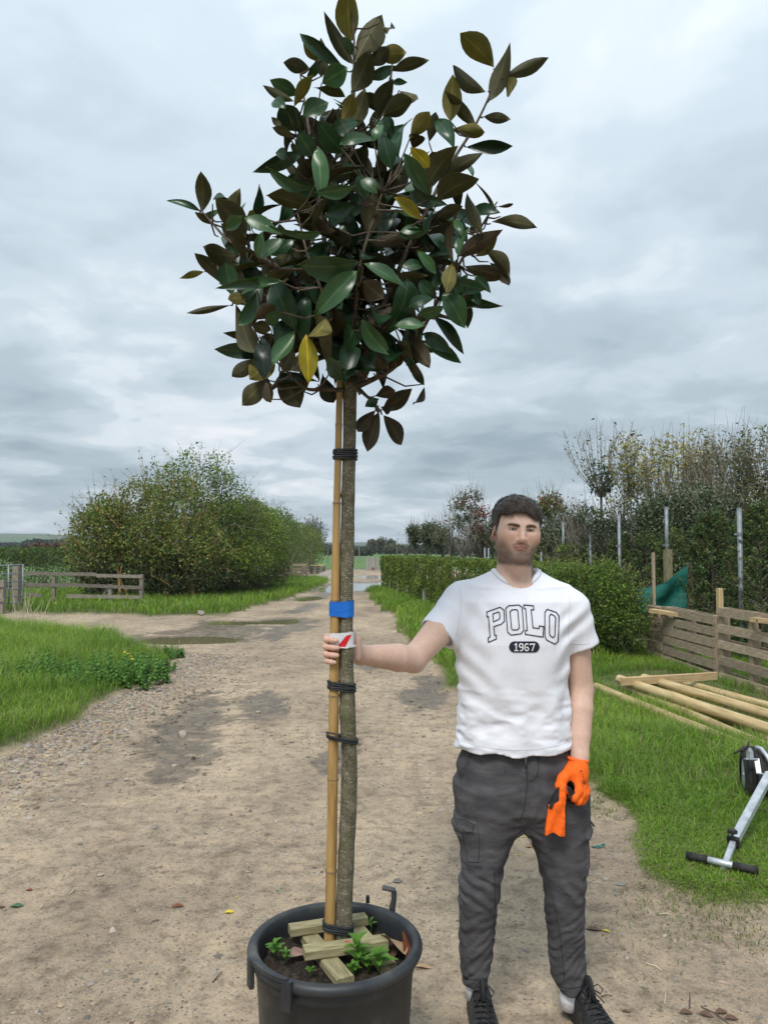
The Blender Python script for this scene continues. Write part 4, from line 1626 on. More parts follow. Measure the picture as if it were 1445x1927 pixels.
        body_ = smax(body_, np.maximum(hem_ - zc, zc - A[2]), .004)
        inner = np.maximum(np.maximum(np.abs(P[:, 0] - cx) - half + .004, np.abs(P[:, 1] - cy - fold) - .0035), hem_ - zc)
        body_ = np.maximum(body_, -np.maximum(inner, zc - hem_ - .03))
        d = smin(d, body_, .016)
        fing = chain(P, [at(1054, 1488, yb - .050), at(1046, 1502, yb - .052), at(1035, 1517, yb - .056)], [.012, .013, .011], .01)
        return smin(d, fing, .004) - (fbm(P, 45, 2, 8) - .5) * .004

    def held_colour(V):
        P = V.astype(np.float32)
        C = np.tile(np.array([0.93, 0.145, 0.012]), (len(V), 1))
        fing = chain(P, [at(1054, 1488, yb - .050), at(1046, 1502, yb - .052), at(1035, 1517, yb - .056)], [.0135, .0145, .0125], .01)
        k = (sstep(.003, 0, fing) * (P[:, 0] < at(1052, 1500, yb - .05)[0]))[:, None]
        return C * (1 - k) + np.array([0.016, 0.018, 0.018]) * k
    V, F = polygonise(f_held, (.53, 2.55, .60), (.68, 2.66, .84), .0024)
    V = relax(V, F, 1, .4)
    hl = link("work_glove", np_mesh("work_glove", V, F, smooth=True, mats=[gm], colors={'tint': held_colour(V)}))
    tag(hl, "spare orange knit work glove hanging empty from the gloved fist", "glove")


build_person()
# ================================================================== POTTED MAGNOLIA
TREE_Y = 2.345


def tp(px, py, dy=0.0):
    return at(px, py, TREE_Y + dy + .055 * min(1.0, max(0.0, (py - 1300) / 475.0)))


POT_C = at(631, 1771, 2.34)
RIM_Z = float(POT_C[2])
POT_R = float((788 - 476) / 2 / FPX * 2.34)


def lathe(prof, c, n=48):
    """prof: list of (r, z)"""
    V, F = [], []
    for r, z in prof:
        for k in range(n):
            a = 2 * math.pi * k / n
            V.append((c[0] + r * math.cos(a), c[1] + r * math.sin(a), z))
    for i in range(len(prof) - 1):
        for k in range(n):
            F.append((i * n + k, i * n + (k + 1) % n, (i + 1) * n + (k + 1) % n, (i + 1) * n + k))
    return np.array(V), np.array(F)


def build_pot():
    pm = mat("black_plastic", [(0.016, 0.019, 0.022), (0.032, 0.035, 0.038), (0.105, 0.098, 0.085)], rough=0.5, scale=7, detail=10, pos=[.35, .54, .72], spec=.45, bump=.12, bscale=180, bdist=.003)
    P = root("plant_pot", (POT_C[0], POT_C[1], 0), "large round black plastic pot with rolled rim and side handles", "plant pot")
    R, z = POT_R, RIM_Z
    prof = [(R * .80, 0.004), (R * .815, .02), (R * .875, z * .55), (R * .915, z - .062), (R * .935, z - .058), (R * .945, z - .03)]
    prof += [(R * .955 + .017 * math.cos(a), z - .010 + .017 * math.sin(a)) for a in np.linspace(-1.9, 2.6, 12)]
    prof += [(R * .895, z - .03), (R * .87, z - .09), (R * .85, z - .14)]
    V, F = lathe(prof, POT_C, 72)
    nb = len(V)
    link("body", np_mesh("body", V - rloc(P), F, smooth=True, mats=[pm]), P)
    base = MB()
    base.tube([POT_C * (1, 1, 0) + (0, 0, .006), POT_C * (1, 1, 0) + (0, 0, .016)], R * .79, 48)
    base.build("base", pm, P)
    # carrying handle on the near side: a flat bar on two lugs
    c = np.array([POT_C[0], POT_C[1]])

    def rp(a, r, zz):
        return np.array([c[0] + r * math.cos(a), c[1] + r * math.sin(a), zz])
    a0, a1 = math.radians(208), math.radians(244)
    h = MB()
    n = 7
    for i in range(n - 1):
        b0, b1 = a0 + (a1 - a0) * i / (n - 1), a0 + (a1 - a0) * (i + 1) / (n - 1)
        q = [rp(b, r, zz) for b in (b0, b1) for r in (R * .99, R * 1.045) for zz in (z + .004, z + .016)]
        h.add(q, [(0, 1, 3, 2), (4, 6, 7, 5), (0, 4, 5, 1), (2, 3, 7, 6), (0, 2, 6, 4), (1, 5, 7, 3)])
    for b in (a0, a1):
        d = np.array([math.cos(b), math.sin(b), 0])
        h.box(rp(b, R * 1.03, z - .026), (.014, .030, .078), rotz(b), bev=.003)
    h.build("handle", pm, P)
    # far handle stands up above the rim
    hb = at(738, 1708, POT_C[1] + R * .80)
    ht = at(741, 1676, POT_C[1] + R * .84)
    hl = at(722, 1672, POT_C[1] + R * .84)
    u = MB()
    u.tube([hb - (0, 0, .05), hb, hb * .5 + ht * .5 + (.003, 0, 0), ht], [.010, .010, .0085, .009], 8)
    u.box((ht + hl) / 2 + (0, 0, .002), (.042, .022, .009), frame_to(ht - hl), bev=.002)
    u.build("handle", pm, P)
    lug = MB()
    lug.box(at(692, 1692, POT_C[1] + R * .97), (.012, .012, .022), None)
    lug.build("rim_lug", pm, P)
    # soil
    n = 60
    V, C = [], []
    rr = np.linspace(0, R * .868, 14)
    for r in rr:
        for k in range(n):
            a = 2 * math.pi * k / n
            V.append((POT_C[0] + r * math.cos(a), POT_C[1] + r * math.sin(a), z - .065))
    V = np.array(V)
    V[:, 2] += (fbm(V[:, :2], 40, 3, 2) - .5) * .030 + (vnoise(V[:, :2], 160, 5) - .5) * .012
    V[:n] = V[:n].mean(0)
    F = np.array([(i * n + k, i * n + (k + 1) % n, (i + 1) * n + (k + 1) % n, (i + 1) * n + k) for i in range(13) for k in range(n)])
    sm = mat("potting_soil", [(0.010, 0.007, 0.005), (0.028, 0.019, 0.013), (0.07, 0.05, 0.034)], rough=0.95, scale=60, detail=8, bump=.9, bscale=140, bdist=.008)
    so = link("soil", np_mesh("soil", V, F, smooth=False, mats=[sm]))
    tag(so, "dark potting compost filling the black pot", "soil", kind='stuff')
    return P


POT = build_pot()
SOIL_Z = RIM_Z - .06


def fix_on_trunk(z):
    """trunk centre and radius at height z"""
    Z = np.array([p[2] for p in TRUNK_PTS])
    X = np.array([p[0] for p in TRUNK_PTS])
    Y = np.array([p[1] for p in TRUNK_PTS])
    return np.array([np.interp(z, Z, X), np.interp(z, Z, Y), z]), float(np.interp(z, Z, TRUNK_RAD))


# trunk centre line (photo px, py, width px)
_T = [(643, 1806, 34), (644, 1785, 33), (646, 1745, 32), (648, 1700, 31), (650, 1650, 31), (652, 1600, 31), (655, 1540, 31), (657, 1480, 31), (658, 1430, 30), (656, 1390, 29), (655, 1350, 29), (653, 1300, 28),
      (651, 1250, 26), (651, 1200, 26), (651, 1150, 26), (652, 1100, 26), (653, 1050, 26), (654, 1000, 26), (655, 950, 25), (656, 900, 25), (657, 850, 25), (658, 800, 25), (658, 760, 26), (658, 725, 27), (659, 695, 24)]
TRUNK_PTS = [tp(x, y) for x, y, w in _T]
TRUNK_RAD = [w / 2 / FPX * TREE_Y for x, y, w in _T]


def bark_material():
    m, nt, N, L, B = new_mat("magnolia_bark")
    tc = N.new('ShaderNodeTexCoord')
    n1 = vnode(N, L, 'ShaderNodeTexNoise', {0: tc.outputs['Object'], 'Scale': 26.0, 'Detail': 7.0, 'Roughness': .65})
    c1 = add_ramp(N, L, n1.outputs[0], [(.30, (0.065, 0.055, 0.034)), (.5, (0.135, 0.118, 0.076)), (.68, (0.215, 0.19, 0.14))])
    mp = vnode(N, L, 'ShaderNodeMapping', {0: tc.outputs['Object']})
    mp.inputs['Scale'].default_value = (1, 1, 2.2)
    vo = vnode(N, L, 'ShaderNodeTexNoise', {0: mp.outputs[0], 'Scale': 95.0, 'Detail': 4.0, 'Roughness': .7})
    spots = add_ramp(N, L, vo.outputs[0], [(.56, 0.0), (.63, 1.0)])
    mx = vnode(N, L, 'ShaderNodeMixRGB', {0: spots, 1: c1, 2: (0.36, 0.335, 0.27, 1)})
    n2 = vnode(N, L, 'ShaderNodeTexNoise', {0: tc.outputs['Object'], 'Scale': 7.0, 'Detail': 5.0})
    lich = add_ramp(N, L, n2.outputs[0], [(.52, 0.0), (.70, .55)])
    mx2 = vnode(N, L, 'ShaderNodeMixRGB', {0: lich, 1: mx.outputs[0], 2: (0.115, 0.125, 0.055, 1)})
    L.new(mx2.outputs[0], B.inputs['Base Color'])
    B.inputs['Roughness'].default_value = .85
    B.inputs['Specular IOR Level'].default_value = .25
    bp = vnode(N, L, 'ShaderNodeBump', {'Strength': .6, 'Distance': .004, 'Height': vo.outputs[0]})
    L.new(bp.outputs[0], B.inputs['Normal'])
    return m


def build_tree():
    T = root("magnolia_tree", (TRUNK_PTS[0][0], TRUNK_PTS[0][1], SOIL_Z), "young standard magnolia tree with glossy dark leaves growing in the black pot", "tree")
    TB = rloc(T)
    bark = bark_material()
    # trunk as an uneven lathe with knots
    n = 26
    m = 130
    Z = np.linspace(TRUNK_PTS[0][2], TRUNK_PTS[-1][2], m)
    V = []
    knots = [(641, 1340, .010), (655, 1345, .012), (661, 965, .008), (654, 970, .013), (643, 932, .007), (664, 940, .008), (652, 1215, .005), (648, 1130, .005), (646, 1375, .008), (660, 1372, .006)]
    kp = []
    for x, y, a in knots:
        p = tp(x, y)
        c, r = fix_on_trunk(p[2])
        dx = np.clip((p[0] - c[0]) / r, -.98, .98)
        kp.append((c + np.array([dx * r, -math.sqrt(1 - dx * dx) * r, 0]), a))
    for z in Z:
        c, r = fix_on_trunk(z)
        for k in range(n):
            a = 2 * math.pi * k / n
            V.append(c + np.array([math.cos(a), math.sin(a), 0]) * r)
    V = np.array(V)
    nrm = (V - np.repeat(np.array([fix_on_trunk(z)[0] for z in Z]), n, 0))
    nrm /= np.linalg.norm(nrm, axis=1)[:, None]
    disp = (fbm(V, 9, 3, 12) - .5) * .005 + (fbm(V, 45, 2, 13) - .5) * .0016
    for p, a in kp:
        d = np.linalg.norm((V - p) * np.array([1, 1, .8]), axis=1)
        disp += a * .62 * np.exp(-(d / (a * 1.25)) ** 2) - a * .40 * np.exp(-(d / (a * .38)) ** 2)
    V = V + nrm * disp[:, None]
    F = np.array([(i * n + k, i * n + (k + 1) % n, (i + 1) * n + (k + 1) % n, (i + 1) * n + k) for i in range(m - 1) for k in range(n)])
    link("trunk", np_mesh("trunk", V - TB, F, smooth=True, mats=[bark]), T)
    # ---- branches: photo pixels plus depth offset from the trunk plane
    twig_m = mat("magnolia_twig", [(0.045, 0.032, 0.022), (0.095, 0.07, 0.05), (0.15, 0.12, 0.09)], rough=.85, scale=40, bump=.3)
    B = [
        [(659, 705, 0), (662, 620, .01), (664, 500, .0), (662, 400, .0), (664, 300, .0), (666, 180, .0), (667, 60, .0), (660, 15, .0)],
        [(664, 715, -.01), (700, 640, -.06), (735, 540, -.08), (790, 420, -.07), (845, 310, -.03), (890, 245, .0), (922, 180, .0), (932, 140, 0)],
        [(666, 730, -.01), (700, 715, -.04), (745, 692, -.07), (790, 630, -.1), (835, 545, -.1), (880, 470, -.06), (918, 405, -.02), (935, 380, 0)],
        [(652, 715, .0), (600, 655, -.05), (545, 620, -.09), (490, 590, -.1), (440, 560, -.08), (415, 520, -.05), (400, 470, -.04)],
        [(654, 700, .0), (610, 600, -.1), (560, 530, -.15), (490, 480, -.16), (430, 455, -.12), (400, 420, -.06), (378, 395, -.04)],
        [(656, 690, .0), (628, 560, -.05), (605, 420, -.09), (590, 300, -.07), (575, 200, -.03), (565, 140, .0)],
        [(662, 690, .0), (688, 560, .03), (705, 420, .05), (722, 300, .04), (732, 200, .02), (738, 120, .0)],
        [(650, 735, -.01), (610, 732, -.04), (575, 735, -.08), (540, 700, -.1), (505, 665, -.1)],
        [(668, 725, -.005), (684, 740, -.03), (700, 755, -.05), (716, 772, -.06)],
        [(664, 700, .02), (720, 600, .14), (780, 500, .22), (830, 430, .25), (870, 400, .2)],
        [(654, 700, .02), (590, 600, .14), (530, 520, .24), (480, 440, .25)],
        [(660, 690, .03), (665, 560, .18), (650, 420, .26), (640, 300, .24), (650, 200, .15)],
        [(658, 700, -.02), (668, 600, -.17), (676, 500, -.25), (700, 420, -.27), (720, 360, -.24)],
        [(658, 700, -.02), (640, 620, -.14), (610, 560, -.24), (575, 470, -.27), (560, 400, -.24)],
    ]
    nodes, nrad = [], []
    for k, br in enumerate(B):
        pts = [tp(x, y, d) for x, y, d in br]
        # resample smoothly
        t = np.arange(len(pts))
        tt = np.linspace(0, len(pts) - 1, (len(pts) - 1) * 5 + 1)
        Q = np.stack([np.interp(tt, t, [p[c] for p in pts]) for c in range(3)], 1)
        for _ in range(4):
            Q[1:-1] = (Q[:-2] + 2 * Q[1:-1] + Q[2:]) / 4
        r0 = .013 if k in (0,) else (.0105 if k < 7 else .0085)
        rad = r0 + (.0022 - r0) * (np.linspace(0, 1, len(Q)) ** .8)
        b = MB()
        b.tube(Q, list(rad), 8)
        b.build("branch", twig_m, T, smooth=True)
        nodes += list(Q[4:])
        nrad += list(rad[4:])
    nodes = np.array(nodes)
    # ---- leaves
    top_m = {}

    def leaf_mats(kind, top, under, tl):
        mt, nt, N, L, Bs = new_mat("magnolia_leaf_top_" + kind)
        tcx = N.new('ShaderNodeTexCoord')
        oi = N.new('ShaderNodeObjectInfo')
        sp = vnode(N, L, 'ShaderNodeSeparateXYZ', {0: tcx.outputs['Object']})
        ab = vnode(N, L, 'ShaderNodeMath', {0: sp.outputs[1]}, operation='ABSOLUTE')
        rib = add_ramp(N, L, ab.outputs[0], [(0.0, 1.0), (.018, 1.0), (.035, 0.0)])
        nz = vnode(N, L, 'ShaderNodeTexNoise', {0: tcx.outputs['Object'], 'Scale': 3.5, 'Detail': 5.0})
        hs = vnode(N, L, 'ShaderNodeMapRange', {0: oi.outputs['Random'], 3: .68, 4: 1.35})
        vn = vnode(N, L, 'ShaderNodeMapRange', {0: nz.outputs[0], 1: .3, 2: .7, 3: .78, 4: 1.22})
        v = vnode(N, L, 'ShaderNodeMath', {0: hs.outputs[0], 1: vn.outputs[0]}, operation='MULTIPLY')
        mx = vnode(N, L, 'ShaderNodeMixRGB', {0: rib, 1: (*top, 1), 2: (top[0] * 2.2 + .02, top[1] * 1.8 + .02, top[2] * 1.5 + .005, 1)})
        hv = vnode(N, L, 'ShaderNodeHueSaturation', {'Color': mx.outputs[0], 'Value': v.outputs[0]})
        L.new(hv.outputs[0], Bs.inputs['Base Color'])
        Bs.inputs['Roughness'].default_value = .30 if kind != 'yellow' else .55
        Bs.inputs['Specular IOR Level'].default_value = .5
        mu, nt, N, L, Bs = new_mat("magnolia_leaf_under_" + kind)
        tcx = N.new('ShaderNodeTexCoord')
        oi = N.new('ShaderNodeObjectInfo')
        sp = vnode(N, L, 'ShaderNodeSeparateXYZ', {0: tcx.outputs['Object']})
        ab = vnode(N, L, 'ShaderNodeMath', {0: sp.outputs[1]}, operation='ABSOLUTE')
        rib = add_ramp(N, L, ab.outputs[0], [(0.0, 1.0), (.016, 1.0), (.032, 0.0)])
        nz = vnode(N, L, 'ShaderNodeTexNoise', {0: tcx.outputs['Object'], 'Scale': 3.0, 'Detail': 6.0})
        hs = vnode(N, L, 'ShaderNodeMapRange', {0: oi.outputs['Random'], 3: .7, 4: 1.3})
        vn = vnode(N, L, 'ShaderNodeMapRange', {0: nz.outputs[0], 1: .3, 2: .7, 3: .72, 4: 1.28})
        v = vnode(N, L, 'ShaderNodeMath', {0: hs.outputs[0], 1: vn.outputs[0]}, operation='MULTIPLY')
        mx = vnode(N, L, 'ShaderNodeMixRGB', {0: rib, 1: (*under, 1), 2: (under[0] * 1.7 + .02, under[1] * 1.7 + .02, under[2] * 1.6, 1)})
        hv = vnode(N, L, 'ShaderNodeHueSaturation', {'Color': mx.outputs[0], 'Value': v.outputs[0]})
        L.new(hv.outputs[0], Bs.inputs['Base Color'])
        Bs.inputs['Roughness'].default_value = .62
        Bs.inputs['Specular IOR Level'].default_value = .3
        trn = N.new('ShaderNodeBsdfTranslucent')
        trn.inputs[0].default_value = (*tl, 1)
        for mm in (mu, mt):
            Nn, Ln = mm.node_tree.nodes, mm.node_tree.links
            tr = Nn.new('ShaderNodeBsdfTranslucent')
            tr.inputs[0].default_value = (*tl, 1)
            ms = vnode(Nn, Ln, 'ShaderNodeMixShader', {0: .30, 1: Nn['Principled BSDF'].outputs[0], 2: tr.outputs[0]})
            Ln.new(ms.outputs[0], Nn['Material Output'].inputs[0])
        return [mt, mu]
    KINDS = {
        't': leaf_mats('dark', (0.026, 0.072, 0.030), (0.075, 0.066, 0.032), (0.06, 0.09, 0.018)),
        'l': leaf_mats('bright', (0.046, 0.115, 0.040), (0.13, 0.115, 0.05), (0.13, 0.19, 0.04)),
        'u': leaf_mats('brown', (0.018, 0.042, 0.022), (0.092, 0.085, 0.042), (0.15, 0.17, 0.045)),
        'r': leaf_mats('russet', (0.016, 0.036, 0.020), (0.088, 0.066, 0.038), (0.11, 0.10, 0.035)),
        'o': leaf_mats('olive', (0.03, 0.06, 0.02), (0.175, 0.150, 0.042), (0.36, 0.34, 0.06)),  # backlit undersides: light through the leaf is put into the paler colours
        'y': leaf_mats('yellow', (0.30, 0.25, 0.012), (0.34, 0.26, 0.03), (0.48, 0.40, 0.04)),
    }

    def leaf_mesh(kind, var):
        """unit leaf: base at origin, tip at x=1, half width .5 (scaled later), top faces +z; two skins"""
        rg = np.random.default_rng(100 + var)
        droop = (.16, .45, .26, -.14, .70)[var % 5]
        fold = (.16, .28, .10, .36, .20)[var % 5]
        twist = (.0, .5, -.6, .3, -.35)[var % 5]
        curl = (.0, .05, -.05, .08, -.03)[var % 5]
        n = 8
        V, F, mi = [], [], []
        for skin in (0, 1):
            for i in range(n + 1):
                t = i / n
                w = .5 * (math.sin(math.pi * t ** (1.0, 1.15, .9, 1.25, 1.05)[var % 5]) ** (.9, .8, 1.0, .85, .95)[var % 5]) * (1 - .25 * max(0, t - .75)) if 0 < t < 1 else 0.0
                if i == n:
                    w = 0.0
                z = droop * .5 * (1 - (2 * t - .35) ** 2) * .5 - droop * .4 * t * t + .02
                wob = curl * math.sin(t * 5 + var)
                for s in (-1, 0, 1):
                    y = s * w
                    zz = z + abs(s) * w * (fold + wob * s) + s * w * twist * (t - .3) + (.018 * math.sin(t * 9 + s * 2 + var) * abs(s))
                    V.append((t, y, zz - (.006 if skin else 0)))
            b = skin * 3 * (n + 1)
            for i in range(n):
                for s in (0, 1):
                    q = (b + i * 3 + s, b + (i + 1) * 3 + s, b + (i + 1) * 3 + s + 1, b + i * 3 + s + 1)
                    for tri in ((q[0], q[1], q[2]), (q[0], q[2], q[3])) if s else ((q[0], q[1], q[3]), (q[1], q[2], q[3])):
                        F.append(tri if skin == 0 else tri[::-1])
                        mi.append(skin)
        me = np_mesh("leaf", V, np.array(F), smooth=True, mats=KINDS[kind], mat_index=mi)
        return me
    MESH = {k: [leaf_mesh(k, v) for v in range(5)] for k in KINDS}
    UNDER = set('uor')
    pet = MB()
    rg = np.random.default_rng(21)
    count = [0]

    def put_leaf(base, tip, width, kind, tilt, show_top, var):
        d = tip - base
        ln = np.linalg.norm(d)
        x = d / ln
        view = np.array([0, 0, CAM_H]) - base
        view /= np.linalg.norm(view)
        nrm = view if show_top else -view
        nrm = nrm - x * (nrm @ x)
        if np.linalg.norm(nrm) < .15:
            nrm = np.array([0, 0, 1.0]) - x * x[2]
        nrm /= np.linalg.norm(nrm)
        side = np.cross(nrm, x)
        ca, sa = math.cos(tilt), math.sin(tilt)
        nrm, side = ca * nrm + sa * side, ca * side - sa * nrm
        M = np.eye(4)
        M[:3, 0], M[:3, 1], M[:3, 2] = x * ln, side * width, nrm * ln * .9
        M[:3, 3] = base - TB
        o = bpy.data.objects.new("leaf", MESH[kind][var])
        COL.objects.link(o)
        o.parent = T
        o.matrix_local = Matrix(M.tolist())
        count[0] += 1

    def attach(base):
        d = np.linalg.norm(nodes - base, axis=1) + np.maximum(nodes[:, 2] - base[2], 0) * 1.2
        j = int(np.argmin(d))
        a = nodes[j]
        mid = (a * .45 + base * .55) + np.array([0, 0, -.012 * np.linalg.norm(a - base) / .1])
        pet.tube([a, mid, base], [.0030, .0026, .0018], 5, cap=False)

    # (base x, base y, tip x, tip y, width, kind) read off two enlargements of the crown; A: origin (300,0), B: origin (300,400), x1.9013
    A = [(690, 135, 665, -25, 85, 'o'), (705, 210, 790, 48, 85, 'u'), (790, 84, 850, 118, 26, 'u'), (690, 215, 600, 82, 48, 'u'), (665, 250, 520, 130, 44, 't'), (560, 215, 518, 145, 42, 'o'), (578, 268, 580, 150, 50, 'u'),
         (535, 243, 447, 225, 48, 'u'), (690, 195, 662, 135, 32, 'l'), (775, 195, 882, 190, 60, 'o'), (760, 230, 818, 172, 55, 'u'), (835, 255, 957, 212, 42, 'u'), (690, 320, 755, 205, 75, 'u'), (585, 295, 670, 245, 75, 'l'),
         (530, 275, 578, 228, 28, 'l'), (490, 335, 403, 290, 52, 'l'), (478, 358, 377, 316, 32, 'u'), (485, 375, 550, 283, 45, 'o'), (455, 395, 398, 348, 42, 'l'), (505, 470, 438, 378, 82, 't'), (660, 350, 560, 303, 42, 'u'),
         (750, 275, 837, 248, 38, 't'), (830, 295, 890, 296, 22, 'l'), (860, 325, 926, 362, 36, 'u'), (785, 405, 826, 288, 60, 'u'), (800, 410, 907, 368, 72, 'u'), (690, 455, 735, 328, 60, 'u'), (650, 425, 697, 348, 48, 'o'),
         (780, 400, 740, 330, 46, 'u'), (660, 540, 568, 448, 78, 't'), (655, 525, 752, 476, 46, 'l'), (770, 505, 790, 443, 36, 'l'), (548, 555, 498, 478, 72, 't'), (560, 548, 565, 448, 38, 'r'), (500, 545, 362, 614, 52, 't'),
         (478, 490, 408, 455, 32, 'u'), (435, 448, 403, 425, 22, 'u'), (570, 705, 575, 523, 56, 'l'), (552, 655, 392, 635, 32, 'l'), (540, 748, 398, 692, 66, 'u'), (745, 695, 705, 628, 58, 't'), (775, 692, 728, 636, 50, 'l'),
         (805, 685, 785, 553, 42, 'r'), (815, 692, 884, 598, 62, 'u'), (968, 702, 878, 556, 56, 'l'), (960, 595, 908, 533, 48, 'y'), (963, 680, 1030, 532, 82, 'u'), (1010, 632, 1142, 550, 46, 'u'), (1000, 722, 1122, 620, 92, 'u'),
         (937, 783, 838, 714, 46, 'y'), (898, 492, 958, 408, 58, 'o'), (965, 505, 985, 408, 42, 'u'), (1050, 535, 993, 403, 52, 't'), (1040, 425, 1050, 282, 68, 'o'), (1127, 448, 1038, 345, 42, 'u'), (1052, 462, 1147, 470, 46, 'o'),
         (1190, 238, 1088, 116, 78, 'o'), (1168, 322, 1038, 252, 58, 'u'), (1186, 345, 1250, 184, 62, 'u'), (1230, 278, 1388, 203, 46, 'u'), (1222, 285, 1280, 336, 56, 'o'), (1163, 418, 1251, 426, 36, 'u'), (1103, 526, 1256, 520, 46, 't'),
         (905, 535, 930, 470, 55, 'r'), (830, 602, 800, 488, 62, 't'), (870, 562, 855, 418, 52, 't'), (150, 752, 158, 628, 52, 'u'), (190, 802, 128, 758, 26, 'u'), (140, 757, 40, 711, 26, 't'), (160, 772, 210, 760, 20, 'l'),
         (302, 845, 214, 713, 84, 'u'), (322, 828, 243, 748, 48, 't'), (313, 788, 427, 826, 52, 'l'), (348, 772, 306, 782, 34, 'o'), (748, 846, 756, 698, 78, 'u'), (702, 728, 588, 772, 48, 't'), (560, 818, 430, 844, 30, 'l'),
         (1152, 832, 1108, 690, 46, 'u'), (1193, 800, 1347, 794, 42, 'u'), (1190, 752, 1153, 664, 14, 'r'), (1210, 738, 1267, 732, 12, 'r'), (1082, 852, 1058, 778, 28, 'l'), (866, 832, 938, 818, 34, 'l'), (962, 722, 898, 690, 46, 't'),
         (640, 610, 600, 640, 40, 't'), (690, 660, 580, 700, 40, 'l'), (720, 600, 650, 640, 50, 't'), (455, 560, 425, 545, 40, 't'), (880, 690, 1010, 735, 44, 't'), (620, 470, 700, 430, 50, 't'), (520, 420, 590, 360, 60, 'l'), (840, 470, 800, 420, 50, 't'),
         (420, 790, 480, 720, 44, 't'), (470, 640, 540, 700, 46, 't'), (850, 760, 780, 830, 40, 't'), (980, 780, 1075, 745, 40, 'u')]
    Bq = [(287, 146, 150, 148, 66, 'u'), (212, 248, 143, 148, 42, 'u'), (158, 213, 73, 233, 24, 'o'), (347, 152, 366, 73, 34, 'l'), (360, 167, 437, 93, 46, 'l'), (262, 295, 240, 188, 66, 't'), (398, 236, 218, 270, 32, 'l'), (437, 254, 284, 276, 38, 'l'),
          (347, 284, 273, 394, 46, 'l'), (305, 298, 248, 312, 44, 'o'), (247, 333, 105, 356, 24, 'u'), (428, 264, 452, 374, 82, 't'), (572, 338, 458, 382, 62, 't'), (697, 170, 526, 210, 78, 'l'), (697, 224, 573, 342, 78, 'l'), (438, 358, 378, 382, 46, 'l'),
          (472, 380, 414, 462, 62, 't'), (482, 428, 413, 550, 60, 'l'), (590, 372, 552, 464, 72, 'o'), (524, 446, 536, 598, 66, 'y'), (347, 448, 244, 434, 30, 'u'), (367, 512, 213, 484, 52, 't'), (342, 524, 264, 588, 52, 'u'), (402, 500, 328, 606, 76, 'o'),
          (365, 545, 401, 657, 40, 'r'), (372, 602, 298, 692, 66, 'u'), (432, 568, 502, 698, 86, 'u'), (480, 490, 438, 572, 56, 'u'), (585, 583, 620, 686, 58, 'u'), (745, 106, 897, 88, 44, 'r'), (738, 196, 897, 266, 46, 'l'), (868, 250, 864, 404, 88, 't'),
          (802, 304, 733, 256, 72, 'r'), (824, 330, 756, 402, 80, 'r'), (845, 408, 943, 398, 40, 'l'), (788, 428, 867, 522, 72, 't'), (735, 388, 797, 502, 54, 'l'), (778, 566, 817, 508, 44, 'u'), (858, 423, 976, 548, 54, 'r'), (926, 456, 1072, 544, 40, 'l'),
          (953, 438, 1028, 488, 50, 't'), (983, 384, 1081, 478, 36, 't'), (898, 518, 944, 620, 32, 'u'), (945, 618, 914, 703, 30, 'r'), (928, 362, 1012, 344, 44, 'l'), (1018, 300, 1088, 384, 72, 'l'), (1043, 300, 1220, 326, 34, 'l'), (1048, 240, 1153, 282, 50, 't'),
          (1094, 308, 1106, 412, 32, 'u'), (1098, 192, 1238, 230, 52, 'r'), (1163, 138, 1267, 218, 56, 'u'), (1050, 178, 1022, 294, 52, 'o'), (1074, 152, 1198, 74, 58, 'r'), (1138, 152, 1197, 100, 44, 'o'), (1060, 162, 1040, 20, 30, 'r'), (1080, 157, 1086, 48, 34, 'l'),
          (958, 100, 1043, 130, 30, 't'), (985, 217, 928, 138, 36, 'l'), (868, 72, 942, 72, 38, 'l'), (772, 708, 704, 788, 48, 'r'), (785, 718, 740, 852, 58, 'r'), (800, 728, 874, 828, 58, 'r'), (800, 702, 897, 643, 58, 'r'), (788, 692, 848, 714, 36, 'r'), (782, 668, 733, 697, 34, 't'),
          (775, 655, 832, 638, 44, 'r'), (520, 640, 505, 590, 44, 'r'), (400, 150, 480, 100, 44, 't'), (470, 130, 385, 190, 40, 'u'), (610, 110, 520, 150, 44, 't'), (640, 60, 540, 40, 40, 'r'), (560, 320, 520, 260, 50, 't'), (640, 280, 600, 220, 48, 't'),
          (330, 380, 400, 340, 50, 'r'), (400, 420, 330, 400, 46, 'u'), (900, 340, 960, 300, 44, 't'), (870, 200, 960, 180, 40, 't'), (990, 300, 930, 250, 44, 't'), (1130, 230, 1180, 280, 36, 't'), (1180, 180, 1260, 262, 34, 'r'), (700, 560, 690, 640, 40, 'r'),
          (830, 470, 780, 540, 44, 'r'), (820, 560, 880, 500, 40, 'r'), (600, 480, 640, 560, 40, 'r'), (470, 560, 540, 520, 44, 'r'), (1020, 120, 1090, 90, 36, 't'), (930, 60, 880, 20, 40, 't'), (240, 60, 300, 10, 44, 'l'), (1150, 330, 1110, 260, 40, 't')]
    S = 1.9013
    lst = [(300 + a / S, b / S, 300 + c / S, d / S, w / S, k) for a, b, c, d, w, k in A] + [(300 + a / S, 400 + b / S, 300 + c / S, 400 + d / S, w / S, k) for a, b, c, d, w, k in Bq]
    cx, cy, rx, ry = 655, 430, 330, 400
    for i, (bx, by, tx, ty, w, k) in enumerate(lst):
        mx, my = (bx + tx) / 2, (by + ty) / 2
        e = ((mx - cx) / rx) ** 2 + ((my - cy) / ry) ** 2
        front = math.sqrt(max(0.0, 1 - min(e, 1.0)))
        if k in 'lyo' and e < .8:
            dep = -.10 - .30 * front * rg.uniform(.75, 1.0)
        else:
            dep = -.34 * front * rg.uniform(.45, 1.0)
        if e > .55:
            dep = rg.uniform(-.06, .03)
        db, dt = dep + .02, dep - rg.uniform(-.02, .035)
        base, tip = tp(bx, by, db), tp(tx, ty, dt)
        wm = w / FPX * (TREE_Y + dep) * 1.10
